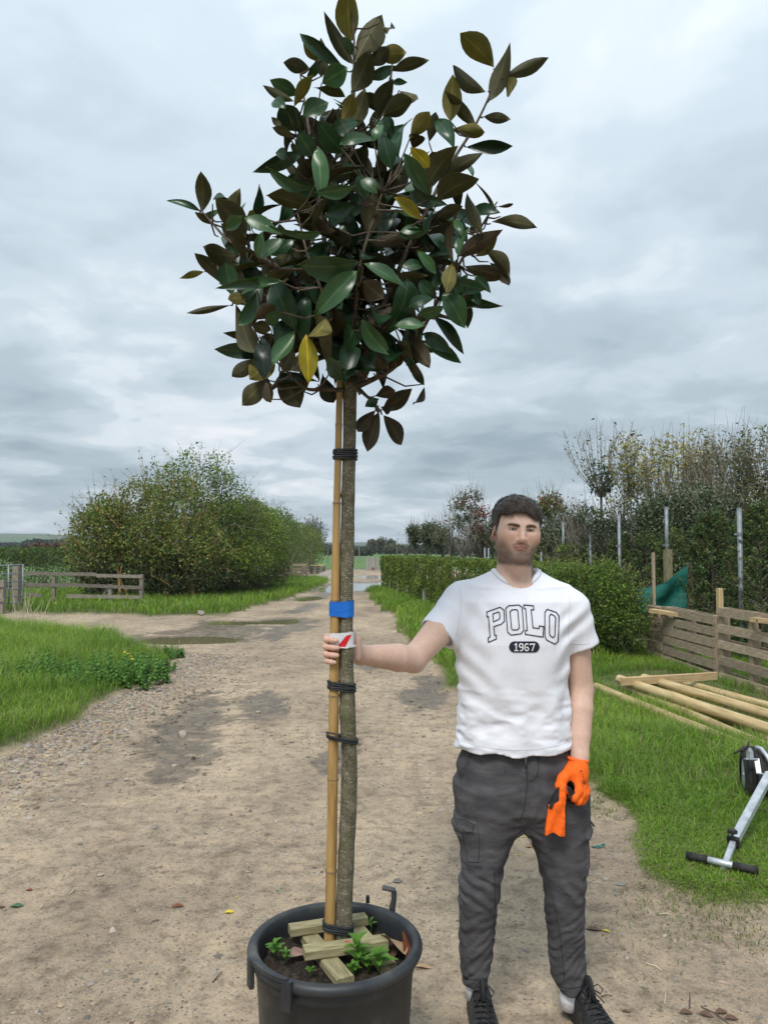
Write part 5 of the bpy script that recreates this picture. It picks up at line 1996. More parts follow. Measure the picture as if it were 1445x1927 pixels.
        base, tip = base - (tip - base) * .05, tip + (tip - base) * .07
        show = k not in UNDER
        tl_ = rg.uniform(-.75, .75) * (1.0 if e < .5 else .5)
        put_leaf(base, tip, wm / math.cos(tl_) ** .8, k, tl_, show, int(rg.integers(0, 5)))
        attach(base)
    # inner and rear leaves along the branches
    rear = 0
    tries = 0
    while rear < 300 - len(lst) + 0 and tries < 4000:
        tries += 1
        j = rg.integers(0, len(nodes))
        a = nodes[j]
        off = rg.normal(0, 1, 3) * np.array([.07, .10, .06])
        base = a + off
        if base[1] < TREE_Y - .22:
            continue
        p = base - np.array([0, 0, CAM_H])
        d = rg.normal(0, 1, 3)
        d[2] = d[2] * .7 + .75
        rad = base - tp(655, 520)
        d = d * .6 + rad / np.linalg.norm(rad) * .8
        d /= np.linalg.norm(d)
        ln = rg.uniform(.12, .17)
        tip = base + d * ln
        q = (tip[0] / tip[1] * FPX + CXP, HOR - (tip[2] - CAM_H) / tip[1] * FPX)
        e = ((q[0] - cx) / 265) ** 2 + ((q[1] - 450) / 310) ** 2
        if e > 1 or q[1] > 740:
            continue
        up = np.array([0, 0, 1.0])
        k = 'ttturl'[rg.integers(0, 6)]
        # leaves held face up: seen from below they show the underside
        x = d
        nrm = up * .8 + rg.normal(0, .5, 3)
        nrm -= x * (nrm @ x)
        nrm /= np.linalg.norm(nrm)
        side = np.cross(nrm, x)
        M = np.eye(4)
        M[:3, 0], M[:3, 1], M[:3, 2], M[:3, 3] = x * ln, side * ln * rg.uniform(.32, .43), nrm * ln * .9, base - TB
        o = bpy.data.objects.new("leaf", MESH[k][rg.integers(0, 5)])
        COL.objects.link(o)
        o.parent = T
        o.matrix_local = Matrix(M.tolist())
        attach(base)
        rear += 1
    # the remaining crowded leaves deep in the crown: one mass
    Vs, Fs, mis = [], [], []
    base_me = MESH['t'][1]
    bv = np.array([v.co[:] for v in base_me.vertices])
    bf = np.array([tuple(p.vertices) for p in base_me.polygons])
    bm = np.array([p.material_index for p in base_me.polygons])
    made = 0
    while made < 230:
        j = rg.integers(0, len(nodes))
        base = nodes[j] + rg.normal(0, 1, 3) * np.array([.06, .09, .06])
        if base[1] < TREE_Y - .16:
            continue
        d = rg.normal(0, 1, 3)
        d /= np.linalg.norm(d)
        ln = rg.uniform(.11, .16)
        tip = base + d * ln
        q = (tip[0] / tip[1] * FPX + CXP, HOR - (tip[2] - CAM_H) / tip[1] * FPX)
        if ((q[0] - cx) / 230) ** 2 + ((q[1] - 450) / 270) ** 2 > 1:
            continue
        nrm = np.array([0, 0, .8]) + rg.normal(0, .5, 3)
        nrm -= d * (nrm @ d)
        nrm /= np.linalg.norm(nrm)
        side = np.cross(nrm, d)
        Vs.append(base - TB + bv[:, :1] * d * ln + bv[:, 1:2] * side * ln * .44 + bv[:, 2:] * nrm * ln)
        Fs.append(bf + made * len(bv))
        mis.append(bm)
        attach(base)
        made += 1
    o = link("inner_leaves", np_mesh("inner_leaves", np.concatenate(Vs), np.concatenate(Fs), smooth=True, mats=KINDS['t'], mat_index=np.concatenate(mis)), T)
    tag(o, kind='stuff')
    pet.build("twigs", twig_m, T, smooth=True)['kind'] = 'stuff'


build_tree()


# ------------------------------------------------------------------ bamboo cane, ties and tapes
def build_cane():
    cm = mat("bamboo", [(0.28, 0.155, 0.048), (0.40, 0.245, 0.088), (0.48, 0.31, 0.125)], rough=.42, scale=7, stretch=(6, 6, .7), detail=7, spec=.4, bump=.05)
    px = [(619, 1803, 21), (620, 1772, 21), (622, 1700, 20), (624, 1600, 20), (626, 1480, 19), (627, 1400, 19), (628.5, 1300, 18), (629.5, 1222, 18), (630.5, 1150, 17), (632, 1050, 15), (634, 950, 14), (636.5, 850, 13), (638.5, 760, 12), (640, 650, 11), (641, 560, 11), (642, 520, 10)]
    P = np.array([tp(x, y, -.012) for x, y, w in px])
    # keep the cane clear of the trunk: stand it against its left front side
    R = np.array([w / 2 / FPX * (TREE_Y - .012) for x, y, w in px])
    nodes_py = [1646, 1468, 1308, 1130, 948, 800, 690]
    nz = [at(630, y, TREE_Y)[2] for y in nodes_py]
    Z = np.linspace(P[0, 2], P[-1, 2], 220)
    X, Y, RR = np.interp(Z, P[:, 2], P[:, 0]), np.interp(Z, P[:, 2], P[:, 1]), np.interp(Z, P[:, 2], R)
    for z in nz:
        RR += .0016 * np.exp(-((Z - z) / .006) ** 2) - .0012 * np.exp(-((Z - z - .008) / .004) ** 2)
    b = MB()
    b.tube(np.stack([X, Y, Z], 1), list(RR), 16)
    C = root("bamboo_cane", (P[0, 0], P[0, 1], P[0, 2]), "tall tan bamboo cane tied upright against the magnolia trunk", "cane")
    b.build("stem", cm, C, smooth=True)
    rm = mat("bamboo_node", [(0.16, 0.10, 0.05), (0.30, 0.22, 0.14)], rough=.7, scale=60)
    for z in nz:
        rg = MB()
        c = np.array([np.interp(z, Z, X), np.interp(z, Z, Y), z])
        r = float(np.interp(z, Z, RR))
        rg.tube([c - (0, 0, .0022), c + (0, 0, .0022)], r + .0006, 16, cap=False)
        rg.build("node_ring", rm, C, smooth=True)
    return (lambda z: (np.array([np.interp(z, Z, X), np.interp(z, Z, Y), z]), float(np.interp(z, Z, RR))))


CANE_AT = build_cane()


def hull_loop(z, slope=0.0, grow=.002, n=40):
    """closed loop of points round cane and trunk together at height z"""
    c1, r1 = CANE_AT(z)
    c2, r2 = fix_on_trunk(z)
    pts = []
    for k in range(n):
        a = 2 * math.pi * k / n
        d = np.array([math.cos(a), math.sin(a)])
        s1, s2 = c1[:2] @ d + r1, c2[:2] @ d + r2
        c, r = (c1, r1) if s1 > s2 else (c2, r2)
        p = c[:2] + d * (r + grow)
        pts.append(np.array([p[0], p[1], z + slope * (p[0] - (c1[0] + c2[0]) / 2)]))
    return pts


def build_ties():
    rub = mat("black_rubber", [(0.008, 0.009, 0.010), (0.022, 0.024, 0.027)], rough=.5, scale=30, spec=.45)
    for (py, n, slope, lab) in [(856, 5, -.02, "black rubber tie wound round cane and trunk just below the crown"), (1290, 4, -.16, "black rubber tie round cane and trunk just below the person's hand"),
                                (1388, 2, -.24, "sagging black rubber tie round cane and trunk above knee height"), (1741, 4, -.22, "black rubber tie round cane and trunk at the pot")]:
        z0 = tp(640, py)[2]
        T = root("tree_tie", (fix_on_trunk(z0)[0][0], TREE_Y, z0), lab, "tree tie", "rubber ties on the magnolia")
        for k in range(n):
            b = MB()
            zz = z0 + (k - (n - 1) / 2) * .0066
            lp = hull_loop(zz, slope + .05 * math.sin(k * 2.1), .0030 + .0008 * (k % 2))
            b.tube(lp + [lp[0]], .0036, 7, cap=False)
            b.build("loop", rub, T, smooth=True)
        if py == 1388:
            b = MB()
            e = at(614, 1378, TREE_Y - .03)
            b.tube([at(640, 1384, TREE_Y - .06), at(625, 1380, TREE_Y - .045), e], .0026, 6)
            b.build("tail", rub, T, smooth=True)

    def tape(name, py0, py1, m, lab, cat, drop=0.0, grow=.0035):
        z1, z0 = at(640, py0, TREE_Y)[2], at(640, py1, TREE_Y)[2]
        n = 60
        top, bot = hull_loop(z1, .06, grow, n), hull_loop(z0, .02, grow, n)
        V, F = [], []
        c1, _ = CANE_AT(z0)
        rows = 5
        for r in range(rows):
            t = r / (rows - 1)
            for k in range(n):
                p = top[k] * (1 - t) + bot[k] * t
                xr = (p[0] - c1[0]) / .05
                p = p + np.array([0, -.0012 * math.sin(k * 1.7 + r * 2.3), -drop * t * sstep(0.05, .35, np.array(xr)) + .0012 * math.sin(k * .9)])
                V.append(p)
        for r in range(rows - 1):
            for k in range(n):
                F.append((r * n + k, (r + 1) * n + k, (r + 1) * n + (k + 1) % n, r * n + (k + 1) % n))
        o = link(name, np_mesh(name, V, np.array(F), smooth=True, mats=[m]))
        return tag(o, lab, cat), np.array(V)
    blue = mat("blue_tape", [(0.006, 0.115, 0.50), (0.010, 0.16, 0.62)], rough=.42, scale=30, stretch=(.4, 1, 3), spec=.45, bump=.35, bscale=60, bdist=.003)
    tape("blue_tape", 1131, 1158, blue, "bright blue tape wrapped round cane and trunk", "tape", .005)
    wm = mat("white_tape", [(0.62, 0.62, 0.64), (0.74, 0.74, 0.76)], rough=.4, scale=25, bump=.3, bscale=50, bdist=.003)
    o, V = tape("white_tape", 1189, 1216, wm, "white tape with a red slash wrapped above the hand", "tape", .003)
    red = mat("red_print", [(0.62, 0.012, 0.025), (0.70, 0.02, 0.035)], rough=.45, scale=20)
    # red diagonal band printed on the tape
    from mathutils.bvhtree import BVHTree
    bv = BVHTree.FromPolygons([Vector(v) for v in V], [tuple(p.vertices) for p in o.data.polygons])
    cp = Vector((0, 0, CAM_H))
    VV, FF = [], []
    nu, nv = 12, 5
    quad = [(633.5, 1216), (648.5, 1217), (664.5, 1194), (655.5, 1193.5)]
    # crop6 coordinates -> photo: band from lower left to upper right
    quad = [(634, 1217.5), (650, 1217), (662, 1194), (652, 1196)]
    for i in range(nu + 1):
        for j in range(nv + 1):
            u, v = i / nu, j / nv
            a = np.array(quad[0]) * (1 - v) + np.array(quad[1]) * v
            b = np.array(quad[3]) * (1 - v) + np.array(quad[2]) * v
            p = a * (1 - u) + b * u
            d = (Vector(at(p[0], p[1], 2.0)) - cp).normalized()
            h = bv.ray_cast(cp, d)
            q = h[0] if h[0] is not None else Vector(at(p[0], p[1], TREE_Y - .025))
            VV.append(np.array(q) + np.array([0, -.0012, 0]))
    for i in range(nu):
        for j in range(nv):
            a = i * (nv + 1) + j
            FF.append((a, a + nv + 1, a + nv + 2, a + 1))
    link("red_slash", np_mesh("red_slash", VV, np.array(FF), smooth=True, mats=[red]), o)
    tl = MB()
    z = at(663, 1214, TREE_Y - .02)
    tl.add([z + (-.004, 0, .006), z + (.012, .004, -.001), z + (.010, .006, -.006), z + (-.006, 0, -.004)], [(0, 3, 2, 1)])
    tl.build("loose_end", wm, o)


build_ties()


# ------------------------------------------------------------------ timber battens, weeds and litter in the pot
def build_pot_top():
    wood = mat("green_timber", [(0.175, 0.150, 0.072), (0.285, 0.25, 0.135), (0.38, 0.34, 0.20)], rough=.85, scale=10, stretch=(1.2, 14, 14), detail=7, bump=.35, bdist=.004, randval=.12)

    def batten(p0, p1, w, h, lab, sl=0.0):
        d = p1 - p0
        R = frame_to(d)
        ln = np.linalg.norm(d)
        b = MB()
        b.box((0, 0, 0), (ln, w, h), None, bev=.003)
        V = np.array(b.v)
        V[:, 2] += .0015 * np.sin(V[:, 0] * 40)
        me = bpy.data.meshes.new("timber_batten")
        me.from_pydata(V.tolist(), [], b.f)
        me.materials.append(wood)
        o = link("timber_batten", me)
        M = np.eye(4)
        M[:3, :3], M[:3, 3] = R, (p0 + p1) / 2
        o.matrix_world = Matrix(M.tolist())
        tag(o, lab, "timber batten", "battens laid over the pot")
        return o
    zl, zu = RIM_Z - .046, RIM_Z - .0185

    def g(px, py, z):
        return gnd(px, py, z)
    batten(g(578, 1760, zl), g(651, 1848, zl), .052, .026, "greenish batten running from the trunk to the front rim of the pot")
    batten(g(672, 1752, zl), g(732, 1822, zl), .050, .026, "greenish batten below the others, at the side with the leaf litter")
    batten(g(545, 1752, zu), g(689, 1728, zu), .042, .027, "greenish batten crossing behind the trunk in the pot")
    batten(g(572, 1794, zu), g(727, 1771, zu), .046, .028, "greenish batten with a red mark crossing in front of the trunk")
    rm = mat("red_wax", [(0.45, 0.06, 0.04), (0.55, 0.12, 0.08)], rough=.6, scale=80)
    k = MB()
    c = g(654, 1773, zu + .0145)
    for a in range(1):
        k.tube([c - (.007, 0, 0), c + (.007, .001, 0)], [.004, .003], 7, squash=.4)
    k.build("red_mark", rm, [o for o in COL.objects if o.name.startswith("timber_batten")][-1])
    # seedlings
    gm = mat("weed_leaf", [(0.085, 0.21, 0.022), (0.14, 0.30, 0.04)], rough=.5, scale=20, transl=.35, spec=.4)
    rg = np.random.default_rng(4)

    def weed(px, py, z, n, hgt, ls, lab):
        c = g(px, py, z)
        W = root("weed_seedling", c, lab, "weed", "weeds in the pot")
        st = MB()
        st.tube([c, c + (.004, 0, hgt * .5), c + (.002, -.004, hgt)], [.0025, .002, .0015], 6)
        st.build("stem", gm, W, smooth=True)
        for k in range(n):
            t = (k // 2 + 1) / (n / 2)
            a = k * 2.4 + rg.uniform(-.3, .3)
            d = np.array([math.cos(a), math.sin(a), .35 + .5 * t])
            d /= np.linalg.norm(d)
            ln = ls * (1.15 - .45 * t) * rg.uniform(.8, 1.2)
            s = np.cross(d, (0, 0, 1.0))
            s /= np.linalg.norm(s)
            up = np.cross(s, d)
            b0 = c + np.array([0, 0, hgt * (.25 + .75 * t)])
            V, F = [], []
            for i in range(6):
                u = i / 5
                w = .26 * ln * math.sin(math.pi * (u * .9 + .06)) ** .8
                p = b0 + d * ln * u + up * ln * (.18 * math.sin(u * 2.6) - .22 * u * u)
                V += [p - s * w + up * w * .35, p, p + s * w + up * w * .35]
            for i in range(5):
                F += [(i * 3, i * 3 + 3, i * 3 + 4, i * 3 + 1), (i * 3 + 1, i * 3 + 4, i * 3 + 5, i * 3 + 2)]
            link("leaf", np_mesh("leaf", np.array(V) - rloc(W), np.array(F), smooth=True, mats=[gm]), W)
    weed(672, 1826, SOIL_Z, 10, .075, .052, "tallest bright green weed between the battens in the pot")
    weed(712, 1836, SOIL_Z, 9, .055, .048, "bright green weed spreading against the front rim of the pot")
    weed(692, 1832, SOIL_Z, 8, .035, .036, "low green weed between the tallest weed and the rim")
    weed(664, 1838, SOIL_Z, 8, .03, .030, "small low weed beside the end of the front batten")
    weed(518, 1808, SOIL_Z, 9, .045, .036, "green weed growing above the pot handle")
    weed(537, 1814, SOIL_Z, 7, .032, .028, "small weed next to the one above the pot handle")
    weed(584, 1838, SOIL_Z, 6, .02, .022, "tiny seedling in the dark compost near the front rim")
    weed(697, 1756, SOIL_Z, 4, .035, .026, "single small weed behind the crossing battens")
    # dead leaves in the pot
    return g


pot_g = build_pot_top()


def dead_leaf(c, ln, w, yaw, cols, lab, tilt=(0, 0), curl=.25, cat="leaf", grp="fallen leaves"):
    m = mat("dead_leaf", cols, rough=.7, scale=25, bump=.2)
    n = 8
    V, F = [], []
    for i in range(n + 1):
        t = i / n
        hw = .5 * w * math.sin(math.pi * (t * .94 + .03)) ** .85
        z = curl * ln * (.25 * math.sin(t * 3.1) ** 2)
        for s in (-1, 0, 1):
            V.append(((t - .5) * ln, s * hw, z + abs(s) * hw * curl * (1.0 + .4 * math.sin(t * 7))))
    F = [(i * 3 + s, (i + 1) * 3 + s, (i + 1) * 3 + s + 1, i * 3 + s + 1) for i in range(n) for s in (0, 1)]
    V = np.array(V)
    V2 = V - np.array([0, 0, .0012])
    Fb = [tuple(q + len(V) for q in f[::-1]) for f in F]
    stalk = np.array([(-.5 * ln, -.0015, .001), (-.5 * ln, .0015, .001), (-.68 * ln, .001, .003), (-.68 * ln, -.001, .003)])
    allv = np.concatenate([V, V2, stalk])
    k = len(V) * 2
    me = bpy.data.meshes.new("fallen_leaf")
    R = rotz(yaw) @ rotx(tilt[0]) @ roty(tilt[1])
    allv = allv @ R.T
    me.from_pydata(allv.tolist(), [], F + Fb + [(k, k + 1, k + 2, k + 3)])
    me.materials.append(m)
    me.polygons.foreach_set('use_smooth', np.full(len(me.polygons), True))
    o = link("fallen_leaf", me)
    o.location = tuple(float(v) for v in c)
    o.location.z += -float(allv[:, 2].min()) + .001
    return tag(o, lab, cat, grp)


BR, RU, TAN, YE, GR, GY = [(0.10, 0.055, 0.035), (0.17, 0.095, 0.06)], [(0.17, 0.05, 0.022), (0.27, 0.085, 0.035)], [(0.36, 0.23, 0.12), (0.46, 0.32, 0.18)], [(0.55, 0.42, 0.02), (0.70, 0.56, 0.05)], [(0.045, 0.10, 0.045), (0.075, 0.15, 0.07)], [(0.12, 0.10, 0.09), (0.24, 0.21, 0.185)]
_g = lambda px, py: (lambda p: np.array([p[0], p[1], gz(p[0], p[1])]))(gnd(px, py))
dead_leaf(pot_g(738, 1785, SOIL_Z + .022), .15, .075, 2.0, TAN, "tan dead leaf propped inside the pot rim", (.5, .1))
dead_leaf(pot_g(765, 1790, SOIL_Z + .012), .13, .07, 1.5, RU, "rust red dead leaf against the inside of the pot", (.8, 0))
dead_leaf(pot_g(722, 1800, SOIL_Z + .004), .10, .06, .6, BR, "brown dead leaf between a batten and the pot side", (.2, 0))
dead_leaf(pot_g(560, 1800, SOIL_Z + .004), .07, .04, .9, [(0.22, 0.13, 0.10), (0.35, 0.22, 0.18)], "pinkish brown dead leaf on the compost beside the battens", (.3, .2))
dead_leaf(_g(748, 1662), .05, .034, .2, GY, "grey brown leaf lying just behind the pot handle", (.2, 0))
dead_leaf(_g(798, 1821), .075, .026, -.25, TAN, "tan leaf lying right beside the pot")
dead_leaf(_g(432, 1716), .042, .028, .15, YE, "yellow leaf on the dirt nearest the pot")
dead_leaf(_g(446, 1690), .014, .009, .4, YE, "tiny yellow leaf scrap above the yellow leaf")
dead_leaf(_g(33, 1706), .056, .036, .1, GR, "dark green leaf on the dirt by the frame edge")
dead_leaf(_g(56, 1678), .032, .022, 0, RU, "small rust leaf just beyond the green leaf")
dead_leaf(_g(3, 1708), .04, .02, .3, BR, "brown leaf cut by the picture edge beside the green leaf")
dead_leaf(_g(335, 1710), .056, .020, .3, RU, "curled red brown leaf beside the yellow leaf", (.2, .1), .5)
dead_leaf(_g(525, 1677), .026, .014, 0, [(0.12, 0.25, 0.03), (0.2, 0.34, 0.06)], "small bright green leaf on the dirt behind the pot")
dead_leaf(_g(606, 1642), .020, .012, 1.2, BR, "little dark leaf behind the cane foot")
dead_leaf(_g(810, 1528), .036, .022, .6, [(0.36, 0.17, 0.09), (0.45, 0.26, 0.16)], "pale orange leaf on the track behind the trouser leg")
dead_leaf(_g(995, 1597), .036, .022, .2, [(0.30, 0.14, 0.05), (0.45, 0.24, 0.07)], "orange brown leaf seen between the legs")
dead_leaf(_g(985, 1577), .028, .012, .1, YE, "yellow leaf seen between the legs")
dead_leaf(_g(975, 1614), .026, .009, -.1, [(0.35, 0.38, 0.05), (0.5, 0.5, 0.1)], "thin yellow green leaf seen between the legs")
dead_leaf(_g(1117, 1750), .070, .028, -.2, BR, "brown leaf beside the trouser cuff")
dead_leaf(_g(1141, 1753), .032, .014, -.5, YE, "orange yellow leaf tip against the brown leaf by the trouser cuff")
dead_leaf(_g(1377, 1677), .055, .032, -.5, [(0.20, 0.10, 0.065), (0.34, 0.19, 0.13)], "reddish brown leaf in front of the trolley handle", (.2, 0), .4)
dead_leaf(_g(1392, 1590), .050, .036, .4, [(0.22, 0.12, 0.07), (0.34, 0.20, 0.12)], "brown leaf in the grass above the handle grip", (.3, 0), .4)
dead_leaf(_g(1318, 1648), .022, .014, .4, BR, "small purple brown leaf under the handle bar")
dead_leaf(_g(1178, 1899), .03, .015, -.4, BR, "small dark leaf on bare dirt near the shoe")
for k, (px, py, yaw) in enumerate([(1290, 1905, .1), (1328, 1908, -.3), (1356, 1903, .2), (1375, 1915, .0)]):
    dead_leaf(_g(px, py), .05, .022, yaw, BR, ["brown leaf at the outer end of the bottom litter row", "brown leaf second in the bottom litter row", "curled brown leaf third in the bottom litter row",
                                               "brown leaf nearest the frame edge in the bottom litter row"][k], (.2, .1), .4)
# ================================================================== VEGETATION TOOLS
LEAF_M = mat("foliage", [(1, 1, 1)], rough=.6, attr='tint', spec=.3, transl=.30)
LEAF_GLOSS = mat("foliage_glossy", [(1, 1, 1)], rough=.38, attr='tint', spec=.4, transl=.22)
TWIG_M = mat("twig_wood", [(1, 1, 1)], rough=.9, attr='tint', spec=.2)


def cards(P, size, tint, rg, aspect=.55, up=.3):
    """leaf-sized diamonds at the points P, turned at random; returns V, F, C"""
    n = len(P)
    d = rg.normal(0, 1, (n, 3))
    d[:, 2] = d[:, 2] * .8
    d /= np.linalg.norm(d, axis=1)[:, None]
    nn = rg.normal(0, 1, (n, 3)) + np.array([0, 0, up * 2])
    s = np.cross(d, nn)
    s /= np.linalg.norm(s, axis=1)[:, None] + 1e-9
    sz = (size * (0.65 + .7 * rg.random(n)))[:, None]
    k = np.cross(s, d) * sz * .12
    V = np.stack([P - d * sz * .5, P + s * sz * aspect * .5 + k, P + d * sz * .5, P - s * sz * aspect * .5 + k], 1).reshape(-1, 3)
    F = np.arange(n * 4).reshape(n, 4)
    return V, F, np.repeat(np.clip(tint, 0, 1), 4, 0)


def tubes3(A, Bm, Cc, r0, r1, tint):
    """many thin three-sided twigs through A-B-C"""
    n = len(A)
    d = Cc - A
    d /= np.linalg.norm(d, axis=1)[:, None] + 1e-9
    ref = np.where(np.abs(d[:, 2:3]) < .9, np.array([[0, 0, 1.0]]), np.array([[1.0, 0, 0]]))
    u = np.cross(d, ref)
    u /= np.linalg.norm(u, axis=1)[:, None] + 1e-9
    w = np.cross(d, u)
    V = []
    for P, r in ((A, r0), (Bm, (r0 + r1) / 2), (Cc, r1)):
        rr = np.broadcast_to(np.asarray(r, float), (n,))[:, None]
        for k in range(3):
            a = 2.0944 * k
            V.append(P + rr * (math.cos(a) * u + math.sin(a) * w))
    V = np.stack(V, 1)
    q = []
    for s in (0, 3):
        for k in range(3):
            q.append((s + k, s + (k + 1) % 3, s + 3 + (k + 1) % 3, s + 3 + k))
    F = (np.array(q)[None] + (np.arange(n) * 9)[:, None, None]).reshape(-1, 4)
    return V.reshape(-1, 3), F, np.repeat(np.clip(tint, 0, 1), 9, 0)


def put(name, sets, m, parent, kind=None):
    V, F, C, n = [], [], [], 0
    for v, f, c in sets:
        V.append(v)
        F.append(f + n)
        C.append(c)
        n += len(v)
    V = np.concatenate(V)
    o = link(name, np_mesh(name, V - rloc(parent), np.concatenate(F), mats=[m], colors={'tint': np.concatenate(C)}), parent)
    if kind:
        o['kind'] = kind
    return o


def lobes_points(lobes, n, rg, shell=.45, gap=.42, gscale=1.6, seed=3):
    """points through the outer part of a set of ellipsoids, thinned into clumps"""
    L = np.array(lobes, float)
    vol = np.prod(L[:, 3:6], 1) ** .67
    k = rg.choice(len(L), n, p=vol / vol.sum())
    d = rg.normal(0, 1, (n, 3))
    d /= np.linalg.norm(d, axis=1)[:, None]
    r = 1 - shell * rg.random(n) ** 1.3
    rough = 1 + .26 * (fbm(d * 2 + L[k, :3], 1.3, 3, seed) - .5) * 2
    P = L[k, :3] + d * L[k, 3:6] * (r * rough)[:, None]
    g = fbm(P, gscale, 3, seed + 5)
    keep = (g > gap * (.75 + .5 * rg.random(n))) & (P[:, 2] > .05)
    return P[keep], d[keep], g[keep]


def pal(rg, n, cols, w=None):
    c = np.array(cols, float)
    k = rg.choice(len(c), n, p=w)
    return c[k] * (.62 + .76 * rg.random((n, 1))) * 1.5


def bush(name, label, cat, loc, lobes, nl, leaf, cols, w, ntw, twcols, tw_len, rg, group=None, up=.55, gap=.40, wild=1.0, gscale=1.6, low=None):
    T = root(name, loc, label, cat, group)
    P, d, g = lobes_points(lobes, nl, rg, gap=gap, gscale=gscale)
    tint = pal(rg, len(P), cols, w) * (.55 + .9 * g[:, None])
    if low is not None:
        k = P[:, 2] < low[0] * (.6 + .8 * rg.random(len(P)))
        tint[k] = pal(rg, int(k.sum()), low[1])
    sets = [cards(P, np.full(len(P), leaf), tint, rg)]
    A, dd, _ = lobes_points(lobes, ntw, rg, shell=.55, gap=.2)
    n = len(A)
    dr = dd * .75 + rg.normal(0, .38, (n, 3))
    dr[:, 2] += up
    dr /= np.linalg.norm(dr, axis=1)[:, None]
    ln = (tw_len * (.4 + .9 * rg.random(n)))[:, None]
    bend = rg.normal(0, .16, (n, 3)) * ln
    Bm = A + dr * ln * .5 + bend
    Cc = A + dr * ln + bend * 1.6
    tw = [tubes3(A, Bm, Cc, .0065, .0025, pal(rg, n, twcols))]
    # sprigs of leaves along the free twigs
    m = int(n * 3.2 * wild)
    j = rg.integers(0, n, m)
    t = rg.random((m, 1))
    Q = np.where(t < .5, A[j] + (Bm[j] - A[j]) * t * 2, Bm[j] + (Cc[j] - Bm[j]) * (t * 2 - 1)) + rg.normal(0, .03, (m, 3))
    sets.append(cards(Q, np.full(m, leaf * .85), pal(rg, m, cols, w) * 1.15, rg))
    # stems from the ground
    L0 = np.array(lobes)
    ns = 14 + 5 * len(L0)
    k = rg.integers(0, len(L0), ns)
    S = np.stack([L0[k, 0] + rg.normal(0, .3, ns) * L0[k, 3], L0[k, 1] + rg.normal(0, .3, ns) * L0[k, 4], np.zeros(ns) - .02], 1)
    E = L0[k, :3] + rg.normal(0, .38, (ns, 3)) * L0[k, 3:6]
    tw.append(tubes3(S, (S + E) / 2 + rg.normal(0, .15, (ns, 3)), E, .045, .015, pal(rg, ns, twcols)))
    put("crown", sets, LEAF_M, T)
    put("branches", tw, TWIG_M, T, 'stuff')
    return T


